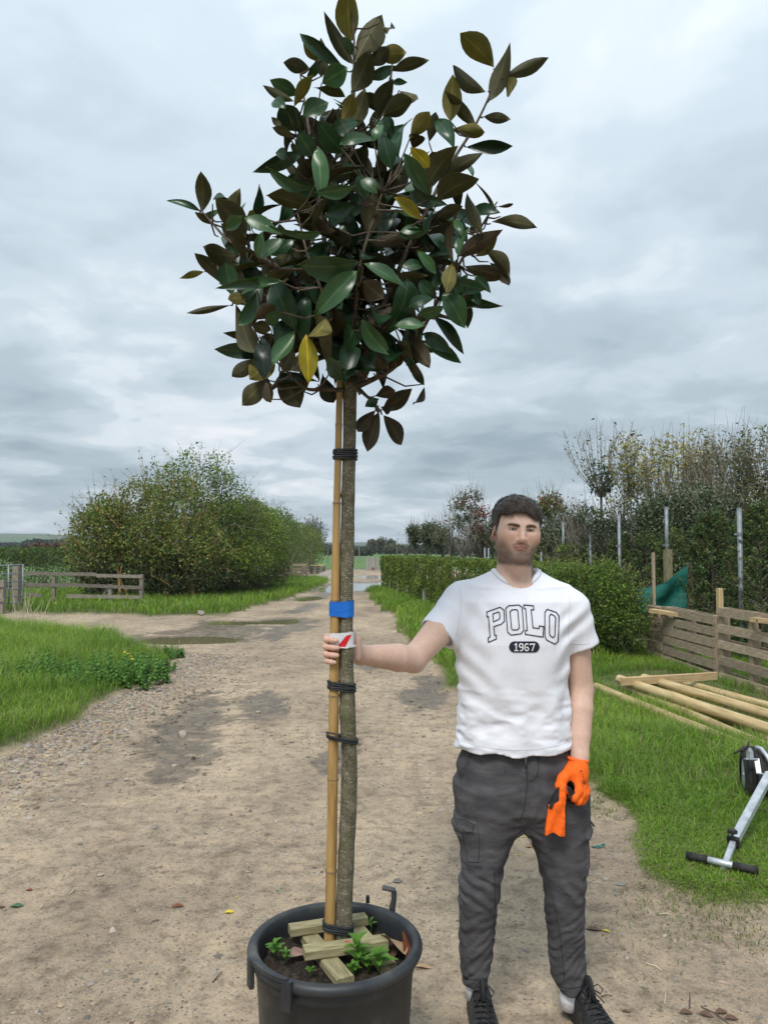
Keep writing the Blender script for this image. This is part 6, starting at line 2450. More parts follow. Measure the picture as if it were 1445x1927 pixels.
# ================================================================== FAR COUNTRY
def build_far():
    hm, nt, N, L, B = new_mat("hill_fields")
    tc = N.new('ShaderNodeTexCoord')
    vo = vnode(N, L, 'ShaderNodeTexVoronoi', {0: tc.outputs['Object'], 'Scale': .006, 'Randomness': 1.0})
    c = add_ramp(N, L, vo.outputs['Color'], [(.2, (0.055, 0.115, 0.045)), (.45, (0.085, 0.145, 0.06)), (.6, (0.06, 0.085, 0.055)), (.8, (0.105, 0.12, 0.075))])
    nz = vnode(N, L, 'ShaderNodeTexNoise', {0: tc.outputs['Object'], 'Scale': .02, 'Detail': 8.0})
    wood = add_ramp(N, L, nz.outputs[0], [(.52, 0.0), (.58, 1.0)])
    mx = vnode(N, L, 'ShaderNodeMixRGB', {0: wood, 1: c, 2: (0.035, 0.05, 0.035, 1)})
    L.new(mx.outputs[0], B.inputs['Base Color'])
    B.inputs['Roughness'].default_value = .95
    # ridge: height by bearing (photo px), at 1.5 km, falling to the plain in front
    ridge = [(-900, 1010), (-300, 1003), (0, 1004), (60, 1004), (130, 1008), (250, 1018), (450, 1024), (590, 1021), (640, 1020), (720, 1022), (800, 1027), (1000, 1024), (1300, 1016), (1700, 1008), (2400, 1012)]
    D = 1500.0
    xs = np.linspace(-900, 2400, 160)
    V, F = [], []
    rows = [(520, 0.0), (800, .22), (1100, .55), (1350, .9), (1500, 1.0), (1750, .7)]
    for r, (dist, k) in enumerate(rows):
        for x in xs:
            y = np.interp(x, [q[0] for q in ridge], [q[1] for q in ridge])
            top = (HOR - y) / FPX * D + CAM_H
            bump = 1.2 * math.sin(x * .031 + r) + .8 * math.sin(x * .083 + r * 2)
            V.append(((x - CXP) / FPX * dist, dist, top * k + (bump * k if k > 0 else -.3)))
    n = len(xs)
    F = [(r * n + i, r * n + i + 1, (r + 1) * n + i + 1, (r + 1) * n + i) for r in range(len(rows) - 1) for i in range(n - 1)]
    o = link("hills", np_mesh("hills", V, np.array(F), smooth=True, mats=[hm]))
    tag(o, kind='structure')
    rg = np.random.default_rng(31)
    # far wood and hedge lines
    sets = []
    for (x0, x1, d, h, nn, sz, col) in [(610, 700, 210, 2.6, 1500, .7, (0.045, 0.065, 0.03)), (640, 1000, 300, 3.6, 5200, 1.0, (0.05, 0.065, 0.035)), (-60, 140, 150, 2.1, 2600, .6, (0.055, 0.075, 0.03)), (-40, 140, 420, 6.5, 2600, 1.8, (0.04, 0.058, 0.035)),
                                        (560, 760, 460, 5.6, 2600, 1.5, (0.05, 0.07, 0.045)), (30, 135, 78, 2.05, 1800, .35, (0.12, 0.065, 0.045)), (-400, 0, 160, 2.5, 1500, .8, (0.05, 0.07, 0.03)), (800, 1500, 200, 4.0, 4000, 1.0, (0.045, 0.06, 0.03))]:
        px = x0 + (x1 - x0) * rg.random(nn)
        X = (px - CXP) / FPX * d
        hh = h * (.55 + .9 * fbm(np.stack([X, X * 0], 1), 6.0 / d * 3, 3, 9))
        P = np.stack([X, d + rg.normal(0, d * .01, nn), hh * rg.random(nn) ** .7], 1)
        sets.append(cards(P, np.full(nn, sz), np.array(col) * (.6 + .8 * rg.random((nn, 1))), rg, aspect=.8))
    T = root("distant_hedgerows", (0, 200, 0), "far off dark hedge lines crossing the fields", "hedgerow")
    T['kind'] = 'stuff'
    put("foliage", sets, LEAF_M, T, 'stuff')
    # single far trees one can tell apart
    def far_tree(px, d, top, w, dens, lab, bare):
        x = (px - CXP) / FPX * d
        h = CAM_H + (HOR - top) / FPX * d
        T = root("far_tree", (x, d, 0), lab, "tree", "far trees")
        hw = w / FPX * d / 2
        S, Bm, E = [], [], []
        k = 260 if bare else 90
        for i in range(k):
            z0 = h * (.22 + .5 * rg.random())
            a = rg.random() * 6.28
            rr = hw * math.sqrt(rg.random())
            e = np.array([x + rr * math.cos(a), d + rr * math.sin(a), h * (.55 + .45 * math.sqrt(max(0, 1 - (rr / hw) ** 2)) * rg.uniform(.75, 1))])
            s = np.array([x + rg.normal(0, .06 * hw), d, z0])
            S.append(s)
            E.append(e)
            Bm.append(s * .5 + e * .5 + np.array([0, 0, -.08 * h]))
        r = .0011 * d * .22
        tw = [tubes3(np.array(S), np.array(Bm), np.array(E), r, r * .35, np.tile((0.10, 0.085, 0.07), (k, 1)))]
        tw.append(tubes3(np.array([[x, d, -.1]]), np.array([[x, d, h * .3]]), np.array([[x, d, h * .75]]), h * .035, h * .012, np.array([[.07, .06, .05]])))
        put("trunk", tw, TWIG_M, T)
        nn = int(dens)
        P, _, g = lobes_points([(x, d, h * .62, hw, hw, h * .38)], nn, rg, shell=.8, gap=.38, gscale=4 / hw)
        put("crown", [cards(P, np.full(len(P), .0016 * d * 1.6), pal(rg, len(P), [(0.075, 0.085, 0.045), (0.10, 0.10, 0.06), (0.06, 0.07, 0.04)]), rg, aspect=.8)], LEAF_M, T)
    far_tree(700, 260, 1013, 22, 260, "slim pale tree far off behind the timber box", True)
    far_tree(717, 270, 1010, 26, 420, "taller thin-leaved tree far off between slim and broad ones", True)
    far_tree(735, 240, 1013, 24, 500, "broad far tree standing just before the rounded dark one", True)
    far_tree(736, 225, 1024, 30, 1500, "rounded dark tree far off near the hedge end", False)
    far_tree(590, 82, 969, 56, 500, "bare tree rising behind the end of the hawthorn row", True)


build_far()


# ================================================================== LEFT: HAWTHORN ROW, LOW HEDGE
def build_left():
    rg = np.random.default_rng(51)
    olive = [(0.145, 0.185, 0.034), (0.105, 0.15, 0.028), (0.07, 0.115, 0.024), (0.045, 0.08, 0.018)]
    tw = [(0.10, 0.088, 0.07), (0.06, 0.05, 0.04), (0.14, 0.125, 0.105)]
    lich = tw + [(0.33, 0.185, 0.055), (0.28, 0.17, 0.07)]
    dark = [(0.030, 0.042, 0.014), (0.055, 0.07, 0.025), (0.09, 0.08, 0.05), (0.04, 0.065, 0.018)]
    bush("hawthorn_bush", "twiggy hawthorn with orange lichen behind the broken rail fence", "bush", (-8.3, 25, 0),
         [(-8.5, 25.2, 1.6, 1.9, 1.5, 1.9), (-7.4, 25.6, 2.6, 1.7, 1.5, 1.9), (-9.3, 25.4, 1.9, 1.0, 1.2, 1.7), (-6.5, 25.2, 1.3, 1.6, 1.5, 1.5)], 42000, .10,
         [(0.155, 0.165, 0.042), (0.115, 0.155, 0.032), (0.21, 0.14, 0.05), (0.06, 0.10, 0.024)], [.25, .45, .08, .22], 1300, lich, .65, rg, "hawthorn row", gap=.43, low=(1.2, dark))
    bush("hawthorn_bush", "tallest thin topped hawthorn of the row", "bush", (-6.6, 27.6, 0),
         [(-6.6, 27.6, 2.8, 1.5, 1.5, 2.6), (-7.3, 27.4, 2.4, 1.2, 1.3, 2.1), (-5.7, 27.8, 2.3, 1.3, 1.4, 2.0)], 23000, .095, olive, None, 800, tw, .75, rg, "hawthorn row", gap=.45)
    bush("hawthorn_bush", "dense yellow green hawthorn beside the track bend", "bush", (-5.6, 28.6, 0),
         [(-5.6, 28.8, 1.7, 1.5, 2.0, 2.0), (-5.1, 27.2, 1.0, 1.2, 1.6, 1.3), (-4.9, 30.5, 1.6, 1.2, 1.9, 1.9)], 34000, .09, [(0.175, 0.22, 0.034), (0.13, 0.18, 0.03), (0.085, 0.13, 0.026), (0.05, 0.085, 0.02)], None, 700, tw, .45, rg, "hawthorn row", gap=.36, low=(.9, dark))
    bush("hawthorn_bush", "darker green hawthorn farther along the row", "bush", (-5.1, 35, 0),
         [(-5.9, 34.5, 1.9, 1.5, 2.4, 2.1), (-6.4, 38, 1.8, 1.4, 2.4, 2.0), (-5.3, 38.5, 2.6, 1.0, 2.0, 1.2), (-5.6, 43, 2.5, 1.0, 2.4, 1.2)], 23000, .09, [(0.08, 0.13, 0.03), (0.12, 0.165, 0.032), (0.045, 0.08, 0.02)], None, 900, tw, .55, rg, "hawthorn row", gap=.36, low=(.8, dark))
    bush("hawthorn_bush", "last low green hawthorn at the end of the row", "bush", (-5.0, 48, 0),
         [(-6.7, 44, 1.7, 1.5, 3.0, 1.9), (-6.5, 52, 1.7, 1.5, 4.0, 1.9), (-6.3, 63, 1.8, 1.5, 5.0, 2.0), (-5.6, 50, 2.3, 1.0, 3.0, 1.2), (-5.6, 58, 2.1, 1.1, 3.5, 1.3)], 21000, .11, [(0.12, 0.15, 0.03), (0.08, 0.11, 0.028), (0.05, 0.08, 0.02)], None, 500, tw, .6, rg, "hawthorn row", gap=.36)
    # low field hedge behind the gate
    T = root("field_hedge", (-14, 33, 0), "low dark green field hedge behind the gate", "hedge")
    n = 22000
    X = -22 + 13.5 * rg.random(n)
    Yv = 33 + rg.normal(0, .45, n)
    top = 1.62 + .25 * fbm(np.stack([X, X * 0], 1), 1.4, 3, 4)
    Z = top * rg.random(n) ** .6
    P = np.stack([X, Yv, Z], 1)
    g = fbm(P, 2.0, 3, 8)
    P = P[g > .36]
    put("foliage", [cards(P, np.full(len(P), .09), pal(rg, len(P), [(0.085, 0.14, 0.025), (0.055, 0.10, 0.02), (0.035, 0.065, 0.018)]), rg)], LEAF_M, T)
    S = np.stack([-22 + 13.5 * rg.random(90), np.full(90, 33.0), np.zeros(90)], 1)
    E = S + np.stack([rg.normal(0, .2, 90), rg.normal(0, .2, 90), 1.4 + .3 * rg.random(90)], 1)
    put("stems", [tubes3(S, (S + E) / 2, E, .02, .01, pal(rg, 90, tw))], TWIG_M, T)


build_left()


# ================================================================== RIGHT: CLIPPED HEDGE
HX = lambda y: 2.55 - .134 * (y - 11.5)          # face of the hedge towards the track


def build_hedge():
    rg = np.random.default_rng(61)
    T = root("clipped_hedge", (HX(20), 20, 0), "long clipped green hedge running along the track edge", "hedge")
    n = 62000
    u = rg.random(n)
    Yv = 13.2 * (31.5 / 13.2) ** u
    face = rg.random(n)
    top = 1.36 + .06 * fbm(np.stack([Yv, Yv * 0], 1), .8, 3, 7)
    W = 1.15
    dep = rg.random(n) ** 2 * .22
    X = np.where(face < .52, HX(Yv) + dep, HX(Yv) + W * rg.random(n))
    Z = np.where(face < .52, .16 + (top - .16) * rg.random(n), top - dep * .7)
    bul = (fbm(np.stack([Yv, Z], 1), 1.7, 3, 17) - .5) * .30
    X = np.where(face < .52, X + bul, X)
    Z = np.where(face >= .52, Z + bul * .5, Z)
    endk = rg.random(n) < .05
    Yv = np.where(endk, 31.5 + rg.normal(0, .1, n), Yv)
    X = np.where(endk, HX(31.5) + W * rg.random(n), X)
    Z = np.where(endk, top * rg.random(n), Z)
    P = np.stack([X, Yv, Z], 1)
    g = fbm(P, 2.6, 3, 23)
    keep = g > .34 * (.8 + .4 * rg.random(n))
    keep &= ~((Z < .35) & (rg.random(n) < .6))
    P, g, Yk = P[keep], g[keep], Yv[keep]
    tint = pal(rg, len(P), [(0.125, 0.170, 0.026), (0.08, 0.125, 0.021), (0.05, 0.085, 0.017), (0.15, 0.14, 0.042)], [.35, .35, .2, .1]) * (.5 + g[:, None])
    put("foliage", [cards(P, .040 + .0016 * (Yk - 11), tint, rg, aspect=.62)], LEAF_M, T)
    ns = 240
    ys = 13 + 18.5 * rg.random(ns)
    S = np.stack([HX(ys) + .25 + .6 * rg.random(ns), ys, np.zeros(ns)], 1)
    E = S + np.stack([rg.normal(0, .16, ns), rg.normal(0, .2, ns), .9 + .3 * rg.random(ns)], 1)
    put("stems", [tubes3(S, (S + E) / 2, E, .016, .008, pal(rg, ns, [(0.10, 0.085, 0.06), (0.07, 0.055, 0.04)]))], TWIG_M, T)
    # looser near end of the hedge
    T = root("hedge_shrub", (3.1, 11.9, 0), "loose leafy hedge shrub beside the person's shoulder, at the near hedge end", "shrub")
    lobes = [(3.15, 11.7, .80, .68, .75, .66), (2.75, 12.6, .85, .65, .8, .58), (3.55, 11.6, .62, .42, .6, .56), (3.2, 11.5, .95, .55, .55, .48), (2.7, 11.75, .9, .45, .6, .5)]
    P, d, g = lobes_points(lobes, 24000, rg, shell=.42, gap=.38, gscale=3.4)
    tint = pal(rg, len(P), [(0.10, 0.155, 0.022), (0.065, 0.115, 0.018), (0.04, 0.075, 0.014)]) * (.45 + 1.1 * g[:, None])
    A, dd, _ = lobes_points(lobes, 900, rg, shell=.3, gap=.2)
    n = len(A)
    dr = dd * .6 + rg.normal(0, .3, (n, 3)) + np.array([0, 0, .5])
    dr /= np.linalg.norm(dr, axis=1)[:, None]
    ln = (.22 * (.4 + rg.random(n)))[:, None]
    E = A + dr * ln
    m = n * 7
    j = rg.integers(0, n, m)
    Q = A[j] + dr[j] * ln[j] * rg.random((m, 1)) + rg.normal(0, .012, (m, 3))
    put("foliage", [cards(P, np.full(len(P), .042), tint, rg, aspect=.62), cards(Q, np.full(m, .036), pal(rg, m, [(0.13, 0.19, 0.03), (0.10, 0.16, 0.025)]), rg, aspect=.6)], LEAF_M, T)
    S = np.array([(2.9 + .9 * rg.random(), 11.5 + .8 * rg.random(), 0) for _ in range(26)])
    E2 = S + np.stack([rg.normal(0, .2, 26), rg.normal(0, .2, 26), .6 + .5 * rg.random(26)], 1)
    put("stems", [tubes3(A, A + dr * ln * .5, E, .004, .002, pal(rg, n, [(0.10, 0.085, 0.05)])), tubes3(S, (S + E2) / 2, E2, .013, .007, pal(rg, 26, [(0.20, 0.18, 0.14), (0.12, 0.10, 0.07)]))], TWIG_M, T)
    # planting guards at the hedge foot
    gm = mat("guard_plastic", [(0.30, 0.30, 0.24), (0.42, 0.42, 0.35)], rough=.6, scale=12)
    labs = ["pale tube guard at the far end of the hedge foot", "second pale tube guard from the far hedge end", "third pale tube guard from the far hedge end", "fourth pale tube guard from the far hedge end",
            "fifth pale tube guard from the far hedge end", "pale tube guard under the loose hedge shrub"]
    for k, yy in enumerate((29.5, 27.5, 25.5, 22.5, 20.0, 11.25)):
        x = HX(yy) + .10 if k < 5 else 2.92
        b = MB()
        n = 10
        for i in range(n):
            a0, a1 = 2 * math.pi * i / n, 2 * math.pi * (i + 1) / n
            q = [(x + r * math.cos(a), yy + r * math.sin(a), z) for a in (a0, a1) for r in (.055, .06) for z in (0.0, .48)]
            b.add(q, [(2, 6, 7, 3), (0, 1, 5, 4), (1, 3, 7, 5)])
        o = b.build("tree_guard", gm, None, loc=(x, yy, 0))
        tag(o, labs[k], "tree guard", "tube guards along the hedge")


build_hedge()


# ================================================================== RIGHT: NURSERY STOCK
def zt(y, d):
    return CAM_H + (HOR - y) / FPX * d


def build_nursery():
    rg = np.random.default_rng(71)
    GREY = [(0.13, 0.12, 0.10), (0.19, 0.175, 0.15), (0.09, 0.08, 0.065)]

    def stems_to(x, d, z0, z1, n, spread, r0=.010, r1=.003, base_sp=.05, col=GREY, lean=.0, fan=1.0):
        S = np.stack([x + rg.normal(0, base_sp, n), d + rg.normal(0, base_sp, n), np.full(n, z0)], 1)
        a = rg.random(n) * 6.283
        rr = spread * rg.random(n) ** .6
        E = np.stack([x + rr * np.cos(a) + lean, d + rr * np.sin(a), z0 + (z1 - z0) * (.62 + .40 * rg.random(n))], 1)
        M = S * .5 + E * .5
        M[:, :2] += (E - S)[:, :2] * .14 * fan
        M[:, 2] -= .05
        return S, M, E, tubes3(S, M, E, r0, r1, pal(rg, n, col))

    def along(S, M, E, m, jit):
        j = rg.integers(0, len(S), m)
        t = rg.random((m, 1)) ** .7
        P = np.where(t < .5, S[j] + (M[j] - S[j]) * t * 2, M[j] + (E[j] - M[j]) * (t * 2 - 1))
        return P + rg.normal(0, jit, (m, 3))

    def wiry(px, d, ybase, ytop, n, spread, nleaf, leafcols, lsz, lab, trunk_r=.03, cat="tree", name="nursery_tree", group="nursery trees", buds=None, low_leaf=None, wands=0):
        x = (px - CXP) / FPX * d
        T = root(name, (x, d, 0), lab, cat, group)
        z0, z1 = zt(ybase, d), zt(ytop, d)
        S, M, E, tb = stems_to(x, d, z0, z1, n, spread)
        tw = [tb]
        tw.append(tubes3(np.array([[x, d, -.02]]), np.array([[x + .01, d, z0 * .5]]), np.array([[x, d, z0 + .05]]), trunk_r, trunk_r * .7, np.array([[.15, .135, .11]])))
        # side twigs
        P = along(S, M, E, n * 5, .01)
        dr = rg.normal(0, .5, P.shape) + np.array([0, 0, .9])
        dr /= np.linalg.norm(dr, axis=1)[:, None]
        ln = (.10 + .28 * rg.random(len(P)))[:, None]
        tw.append(tubes3(P, P + dr * ln * .5, P + dr * ln, .0045, .002, pal(rg, len(P), GREY)))
        if wands:
            S2, M2, E2, tb2 = stems_to(x, d, (z0 + z1) / 2, z1 + .30, wands, spread * .9, .005, .002, spread * .6)
            tw.append(tb2)
        sets = []
        if nleaf:
            Q = along(S, M, E, nleaf, .07)
            sets.append(cards(Q, np.full(nleaf, lsz), pal(rg, nleaf, leafcols), rg, aspect=.42, up=-.1))
        if buds:
            Q = along(S, M, E, buds[0], .02)
            sets.append(cards(Q, np.full(buds[0], .028), pal(rg, buds[0], [buds[1]]), rg, aspect=.6))
        if low_leaf:
            nl, (zc, rz, rx), cols, sz = low_leaf
            Q, _, g = lobes_points([(x, d, zc, rx, rx, rz)], nl, rg, shell=.6, gap=.38, gscale=3.5)
            sets.append(cards(Q, np.full(len(Q), sz), pal(rg, len(Q), cols), rg, aspect=.5))
        put("trunk", tw, TWIG_M, T)
        if sets:
            put("crown", sets, LEAF_GLOSS, T)
        return T

    def leafy(px, d, ybot, ytop, rx, n, cols, sz, lab, trunk=True, w=None, group="nursery trees", gap=.40, top_cols=None, name="nursery_tree", cat="tree", rad=None):
        x = (px - CXP) / FPX * d
        T = root(name, (x, d, 0), lab, cat, group)
        zb, z1 = zt(ybot, d), zt(ytop, d)
        zc, rz = (zb + z1) / 2, (z1 - zb) / 2
        lobes = [(x, d, zc, rx, rx, rz)] + [(x + rg.normal(0, rx * .45), d + rg.normal(0, rx * .4), zc + rg.normal(0, rz * .4), rx * .6, rx * .6, rz * .5) for _ in range(4)]
        P, dd, g = lobes_points(lobes, n, rg, shell=.55, gap=gap, gscale=3.2)
        tint = pal(rg, len(P), cols, w) * (.45 + 1.1 * g[:, None])
        if top_cols:
            k = (P[:, 2] > zc + rz * .35) & (rg.random(len(P)) < .35)
            tint[k] = pal(rg, int(k.sum()), top_cols)
        put("crown", [cards(P, np.full(len(P), sz), tint, rg, aspect=.5)], LEAF_GLOSS, T)
        k = 26
        S = np.tile((x, d, max(zb - .1, 0)), (k, 1)) + rg.normal(0, .03, (k, 3)) * (1, 1, 0)
        E = np.array([l[:3] for l in lobes])[rg.integers(0, len(lobes), k)] + rg.normal(0, .35, (k, 3)) * (rx, rx, rz)
        tw = [tubes3(S, (S + E) / 2, E, .012, .004, pal(rg, k, GREY))]
        tw.append(tubes3(np.array([[x, d, -.02]]), np.array([[x, d, zb * .5]]), np.array([[x, d, zb + .15]]), .028, .022, np.array([[.14, .12, .095]])))
        # shoots standing out of the crown
        A, da, _ = lobes_points(lobes, 150, rg, shell=.2, gap=.1)
        dr = da * .5 + np.array([0, 0, .8]) + rg.normal(0, .2, da.shape)
        ln = (.16 + .28 * rg.random(len(A)))[:, None]
        tw.append(tubes3(A, A + dr * ln * .5, A + dr * ln, .004, .002, pal(rg, len(A), GREY)))
        put("trunk", tw, TWIG_M, T)
        return T

    def conifer(px, d, ytop, rx, n, lab, cols=None):
        x = (px - CXP) / FPX * d
        h = zt(ytop, d)
        T = root("cypress", (x, d, 0), lab, "conifer", "dark cypresses")
        cols = cols or [(0.028, 0.052, 0.018), (0.055, 0.09, 0.027), (0.10, 0.135, 0.038), (0.075, 0.07, 0.03)]
        # upright feathery sprays: chains of small scales along curved shoots
        ns = n // 14
        z = .05 + (h * .97) * rg.random(ns) ** .85
        prof = rx * (1 - (z / h) ** 2.2) ** .7 * (.55 + .45 * np.minimum(1, z / .25))
        a = rg.random(ns) * 6.283
        lump = .75 + .5 * fbm(np.stack([np.cos(a) + x, np.sin(a) + d, z * 1.4], 1), 1.6, 3, 41)
        r = prof * lump * (1 - .45 * rg.random(ns) ** 1.6)
        B0 = np.stack([x + r * np.cos(a), d + r * np.sin(a), z], 1)
        out = np.stack([np.cos(a), np.sin(a), .75 + .5 * rg.random(ns)], 1) + rg.normal(0, .25, (ns, 3))
        out /= np.linalg.norm(out, axis=1)[:, None]
        sets = []
        t = rg.random((ns, 14, 1))
        ln = (.10 + .12 * rg.random(ns))[:, None, None]
        P = B0[:, None] + out[:, None] * ln * t + np.array([0, 0, -.10]) * (t ** 2) * ln + rg.normal(0, .016, (ns, 14, 3))
        P = P.reshape(-1, 3)
        tint = np.repeat(pal(rg, ns, cols), 14, 0) * (.75 + .5 * rg.random((ns * 14, 1)))
        sets.append(cards(P, np.full(len(P), .050), tint, rg, aspect=.38, up=.1))
        put("crown", sets, LEAF_M, T)
        k = 40
        S = np.stack([np.full(k, x), np.full(k, d), h * .9 * rg.random(k)], 1)
        aa = rg.random(k) * 6.283
        E = S + np.stack([np.cos(aa) * rx * .8, np.sin(aa) * rx * .8, np.full(k, .25)], 1) * (1 - S[:, 2:3] / h)
        put("trunk", [tubes3(S, (S + E) / 2, E, .010, .004, pal(rg, k, [(0.12, 0.10, 0.08), (0.2, 0.18, 0.15)])), tubes3(np.array([[x, d, 0]]), np.array([[x, d, h * .5]]), np.array([[x, d, h * .92]]), .03, .006, np.array([[.10, .08, .06]]))], TWIG_M, T)

    YG = [(0.27, 0.25, 0.055), (0.19, 0.195, 0.05), (0.11, 0.135, 0.04), (0.30, 0.22, 0.07)]
    DK = [(0.028, 0.045, 0.018), (0.045, 0.068, 0.026), (0.075, 0.095, 0.045)]
    SG = [(0.075, 0.10, 0.05), (0.13, 0.15, 0.09), (0.045, 0.068, 0.03), (0.034, 0.054, 0.022)]
    RD = [(0.17, 0.032, 0.028), (0.11, 0.035, 0.028), (0.21, 0.07, 0.055)]
    # the tall stems at the back
    wiry(1131, 16.5, 935, 795, 34, 1.0, 240, DK, .085, "bare upright stemmed standard tree in front of the sky", .045, buds=(900, (0.22, 0.13, 0.12)), low_leaf=(520, (zt(900, 16.5), .45, .33), DK, .075))
    wiry(1187, 15.6, 940, 812, 26, .55, 700, YG, .085, "slim standard tree with yellow green tip leaves over bowl shaped stems", .02, low_leaf=(260, (zt(905, 15.6), .40, .3), DK, .07))
    wiry(1168, 19.5, 1010, 905, 20, .5, 500, DK + YG[:1], .09, "dark leaved tree standing between the two standards", .03)
    wiry(1240, 16.5, 985, 822, 34, .50, 1000, YG, .09, "yellow green tall shrub nearest the slim standard", .03, wands=9)
    wiry(1282, 17.2, 985, 806, 46, .70, 2000, YG, .09, "broadest yellow green tall shrub of the back row", .03, wands=10)
    wiry(1334, 16.0, 975, 822, 46, .62, 1000, [(0.16, 0.11, 0.065), (0.13, 0.11, 0.055), (0.10, 0.10, 0.045)], .075, "brownish thin leaved tall shrub of the back row", .03, wands=10, buds=(500, (0.20, 0.12, 0.10)))
    wiry(1392, 14.6, 960, 790, 34, .50, 900, [(0.085, 0.115, 0.04), (0.12, 0.135, 0.05), (0.06, 0.085, 0.03)], .085, "tallest leafy shrub near the picture edge", .03, wands=6)
    wiry(1440, 14.0, 960, 805, 40, .55, 1200, [(0.115, 0.11, 0.045), (0.085, 0.10, 0.04), (0.15, 0.12, 0.06)], .08, "olive leaved tall shrub cut by the picture edge", .03, wands=6)
    wiry(1365, 17.5, 980, 830, 40, .7, 1300, [(0.12, 0.10, 0.05), (0.09, 0.10, 0.04)], .08, "thin stemmed tall shrub behind the tall galvanised post", .03, wands=6)
    # grey green evergreens under them
    leafy(1232, 15.2, 1045, 912, .55, 4200, SG, .075, "grey green evergreen with silvery leaves beside the slim standard", name="evergreen_shrub", cat="shrub", group="evergreens in the nursery row")
    leafy(1292, 14.8, 1040, 895, .68, 6500, SG, .075, "largest grey green evergreen behind the post on a timber stub", name="evergreen_shrub", cat="shrub", group="evergreens in the nursery row")
    leafy(1352, 14.0, 1040, 905, .55, 3800, SG + [(0.14, 0.15, 0.10)], .075, "grey green evergreen just before the tall galvanised post", name="evergreen_shrub", cat="shrub", group="evergreens in the nursery row")
    leafy(1420, 13.6, 1060, 880, .62, 4200, [(0.10, 0.095, 0.04), (0.07, 0.08, 0.03), (0.04, 0.05, 0.02)], .07, "brown green evergreen at the picture edge behind the post", name="evergreen_shrub", cat="shrub", group="evergreens in the nursery row")
    leafy(1150, 16.0, 1060, 955, .50, 2600, DK, .075, "dark evergreen behind the bare standard's trunk", name="evergreen_shrub", cat="shrub", group="evergreens in the nursery row")
    leafy(1205, 17.5, 1060, 958, .6, 2800, DK + SG[:1], .08, "dark evergreen between the standards' trunks", name="evergreen_shrub", cat="shrub", group="evergreens in the nursery row")
    # cypresses
    conifer(1338, 12.2, 972, .50, 12000, "feathery cypress between the green netting and the tall post")
    conifer(1428, 11.0, 955, .50, 11000, "dark cypress at the picture edge beside the tall post")
    conifer(1372, 12.6, 985, .48, 7000, "cypress just behind the tall galvanised post")
    conifer(1262, 13.4, 1000, .45, 6000, "cypress behind the green netting")
    conifer(1215, 14.2, 1010, .42, 5000, "small dark cypress beside the netting stake")
    conifer(1165, 15.5, 1015, .45, 4500, "small cypress behind the middle galvanised post")
    conifer(1105, 17.0, 1010, .5, 3500, "small cypress rising over the clipped hedge", [(0.03, 0.045, 0.018), (0.05, 0.065, 0.026)])
    # left of the head and just behind it
    leafy(884, 24.0, 1040, 915, .52, 3600, [(0.05, 0.068, 0.034), (0.08, 0.095, 0.05), (0.035, 0.045, 0.022)], .085, "red tipped tall photinia tree left of the person's head", top_cols=RD + [(0.09, 0.10, 0.05)], gap=.44)
    leafy(910, 23.0, 1045, 945, .42, 2000, [(0.05, 0.06, 0.03), (0.07, 0.075, 0.04)] + RD[:1], .08, "smaller dark red tipped photinia touching the person's hair", top_cols=RD)
    leafy(848, 25.5, 1040, 960, .40, 1500, [(0.06, 0.075, 0.04), (0.09, 0.09, 0.06)], .08, "thin photinia with red crown between round evergreens and tall one", top_cols=RD, gap=.46)
    leafy(782, 31.0, 1030, 985, .36, 1700, [(0.04, 0.06, 0.022), (0.06, 0.085, 0.03)], .10, "small round crowned tree at the far end of the row", gap=.36)
    leafy(810, 30.0, 1038, 976, .50, 2400, [(0.065, 0.085, 0.038), (0.10, 0.115, 0.06), (0.04, 0.055, 0.025)], .10, "round pale leaved tree second from the far end of the row", gap=.36)
    leafy(832, 28.5, 1042, 990, .38, 1500, [(0.055, 0.07, 0.032), (0.085, 0.095, 0.05)], .09, "round leaved tree third from the far end of the row", gap=.38)
    leafy(1030, 20.5, 1045, 925, .62, 4200, [(0.075, 0.09, 0.035), (0.125, 0.135, 0.05), (0.04, 0.055, 0.022)], .085, "yellow green evergreen tree right behind the person's head", top_cols=[(0.19, 0.185, 0.065), (0.14, 0.15, 0.05)] + RD[:1])
    leafy(1066, 19.5, 1048, 950, .55, 3000, SG[:3] + DK[:1], .08, "dull green evergreen behind the thinnest galvanised post")
    leafy(985, 22.0, 1045, 945, .5, 1800, DK + RD[:1], .085, "dark tree hidden mostly behind the person's head")
    leafy(940, 22.5, 1045, 965, .5, 1500, DK, .085, "dark shrub behind the person's ear", name="evergreen_shrub", cat="shrub", group="evergreens in the nursery row")
    wiry(870, 22.5, 1050, 985, 30, .5, 60, DK, .07, "bare twiggy shrub over the hedge, left of the person", .02, name="nursery_shrub", cat="shrub")
    wiry(1090, 18.5, 1045, 935, 34, .55, 500, [(0.10, 0.035, 0.03), (0.06, 0.06, 0.03)], .07, "reddish stemmed shrub between the thin galvanised posts", .02, name="nursery_shrub", cat="shrub")
    leafy(1075, 17.4, 1060, 1018, .42, 1500, [(0.10, 0.13, 0.02), (0.07, 0.10, 0.018)], .06, "bright green low bush above the hedge beside a galvanised post", name="nursery_shrub", cat="shrub", trunk=False)
    wiry(765, 33, 1045, 1000, 14, .5, 40, DK, .07, "bare little tree at the very end of the nursery row", .02)
    # shade cloth of weeds and stock far behind: closes the view between trunks
    T = root("nursery_undergrowth", (8, 22, 0), "dark mass of stock and undergrowth behind the nursery rows", "undergrowth")
    T['kind'] = 'stuff'
    n = 26000
    Yv = 12.5 + 20 * rg.random(n)
    X = 6.6 - .134 * (Yv - 11.5) + np.abs(rg.normal(0, 1.4, n))
    Z = 2.4 * rg.random(n) ** .8
    P = np.stack([X, Yv, Z], 1)
    P = P[fbm(P, 1.5, 3, 14) > .38]
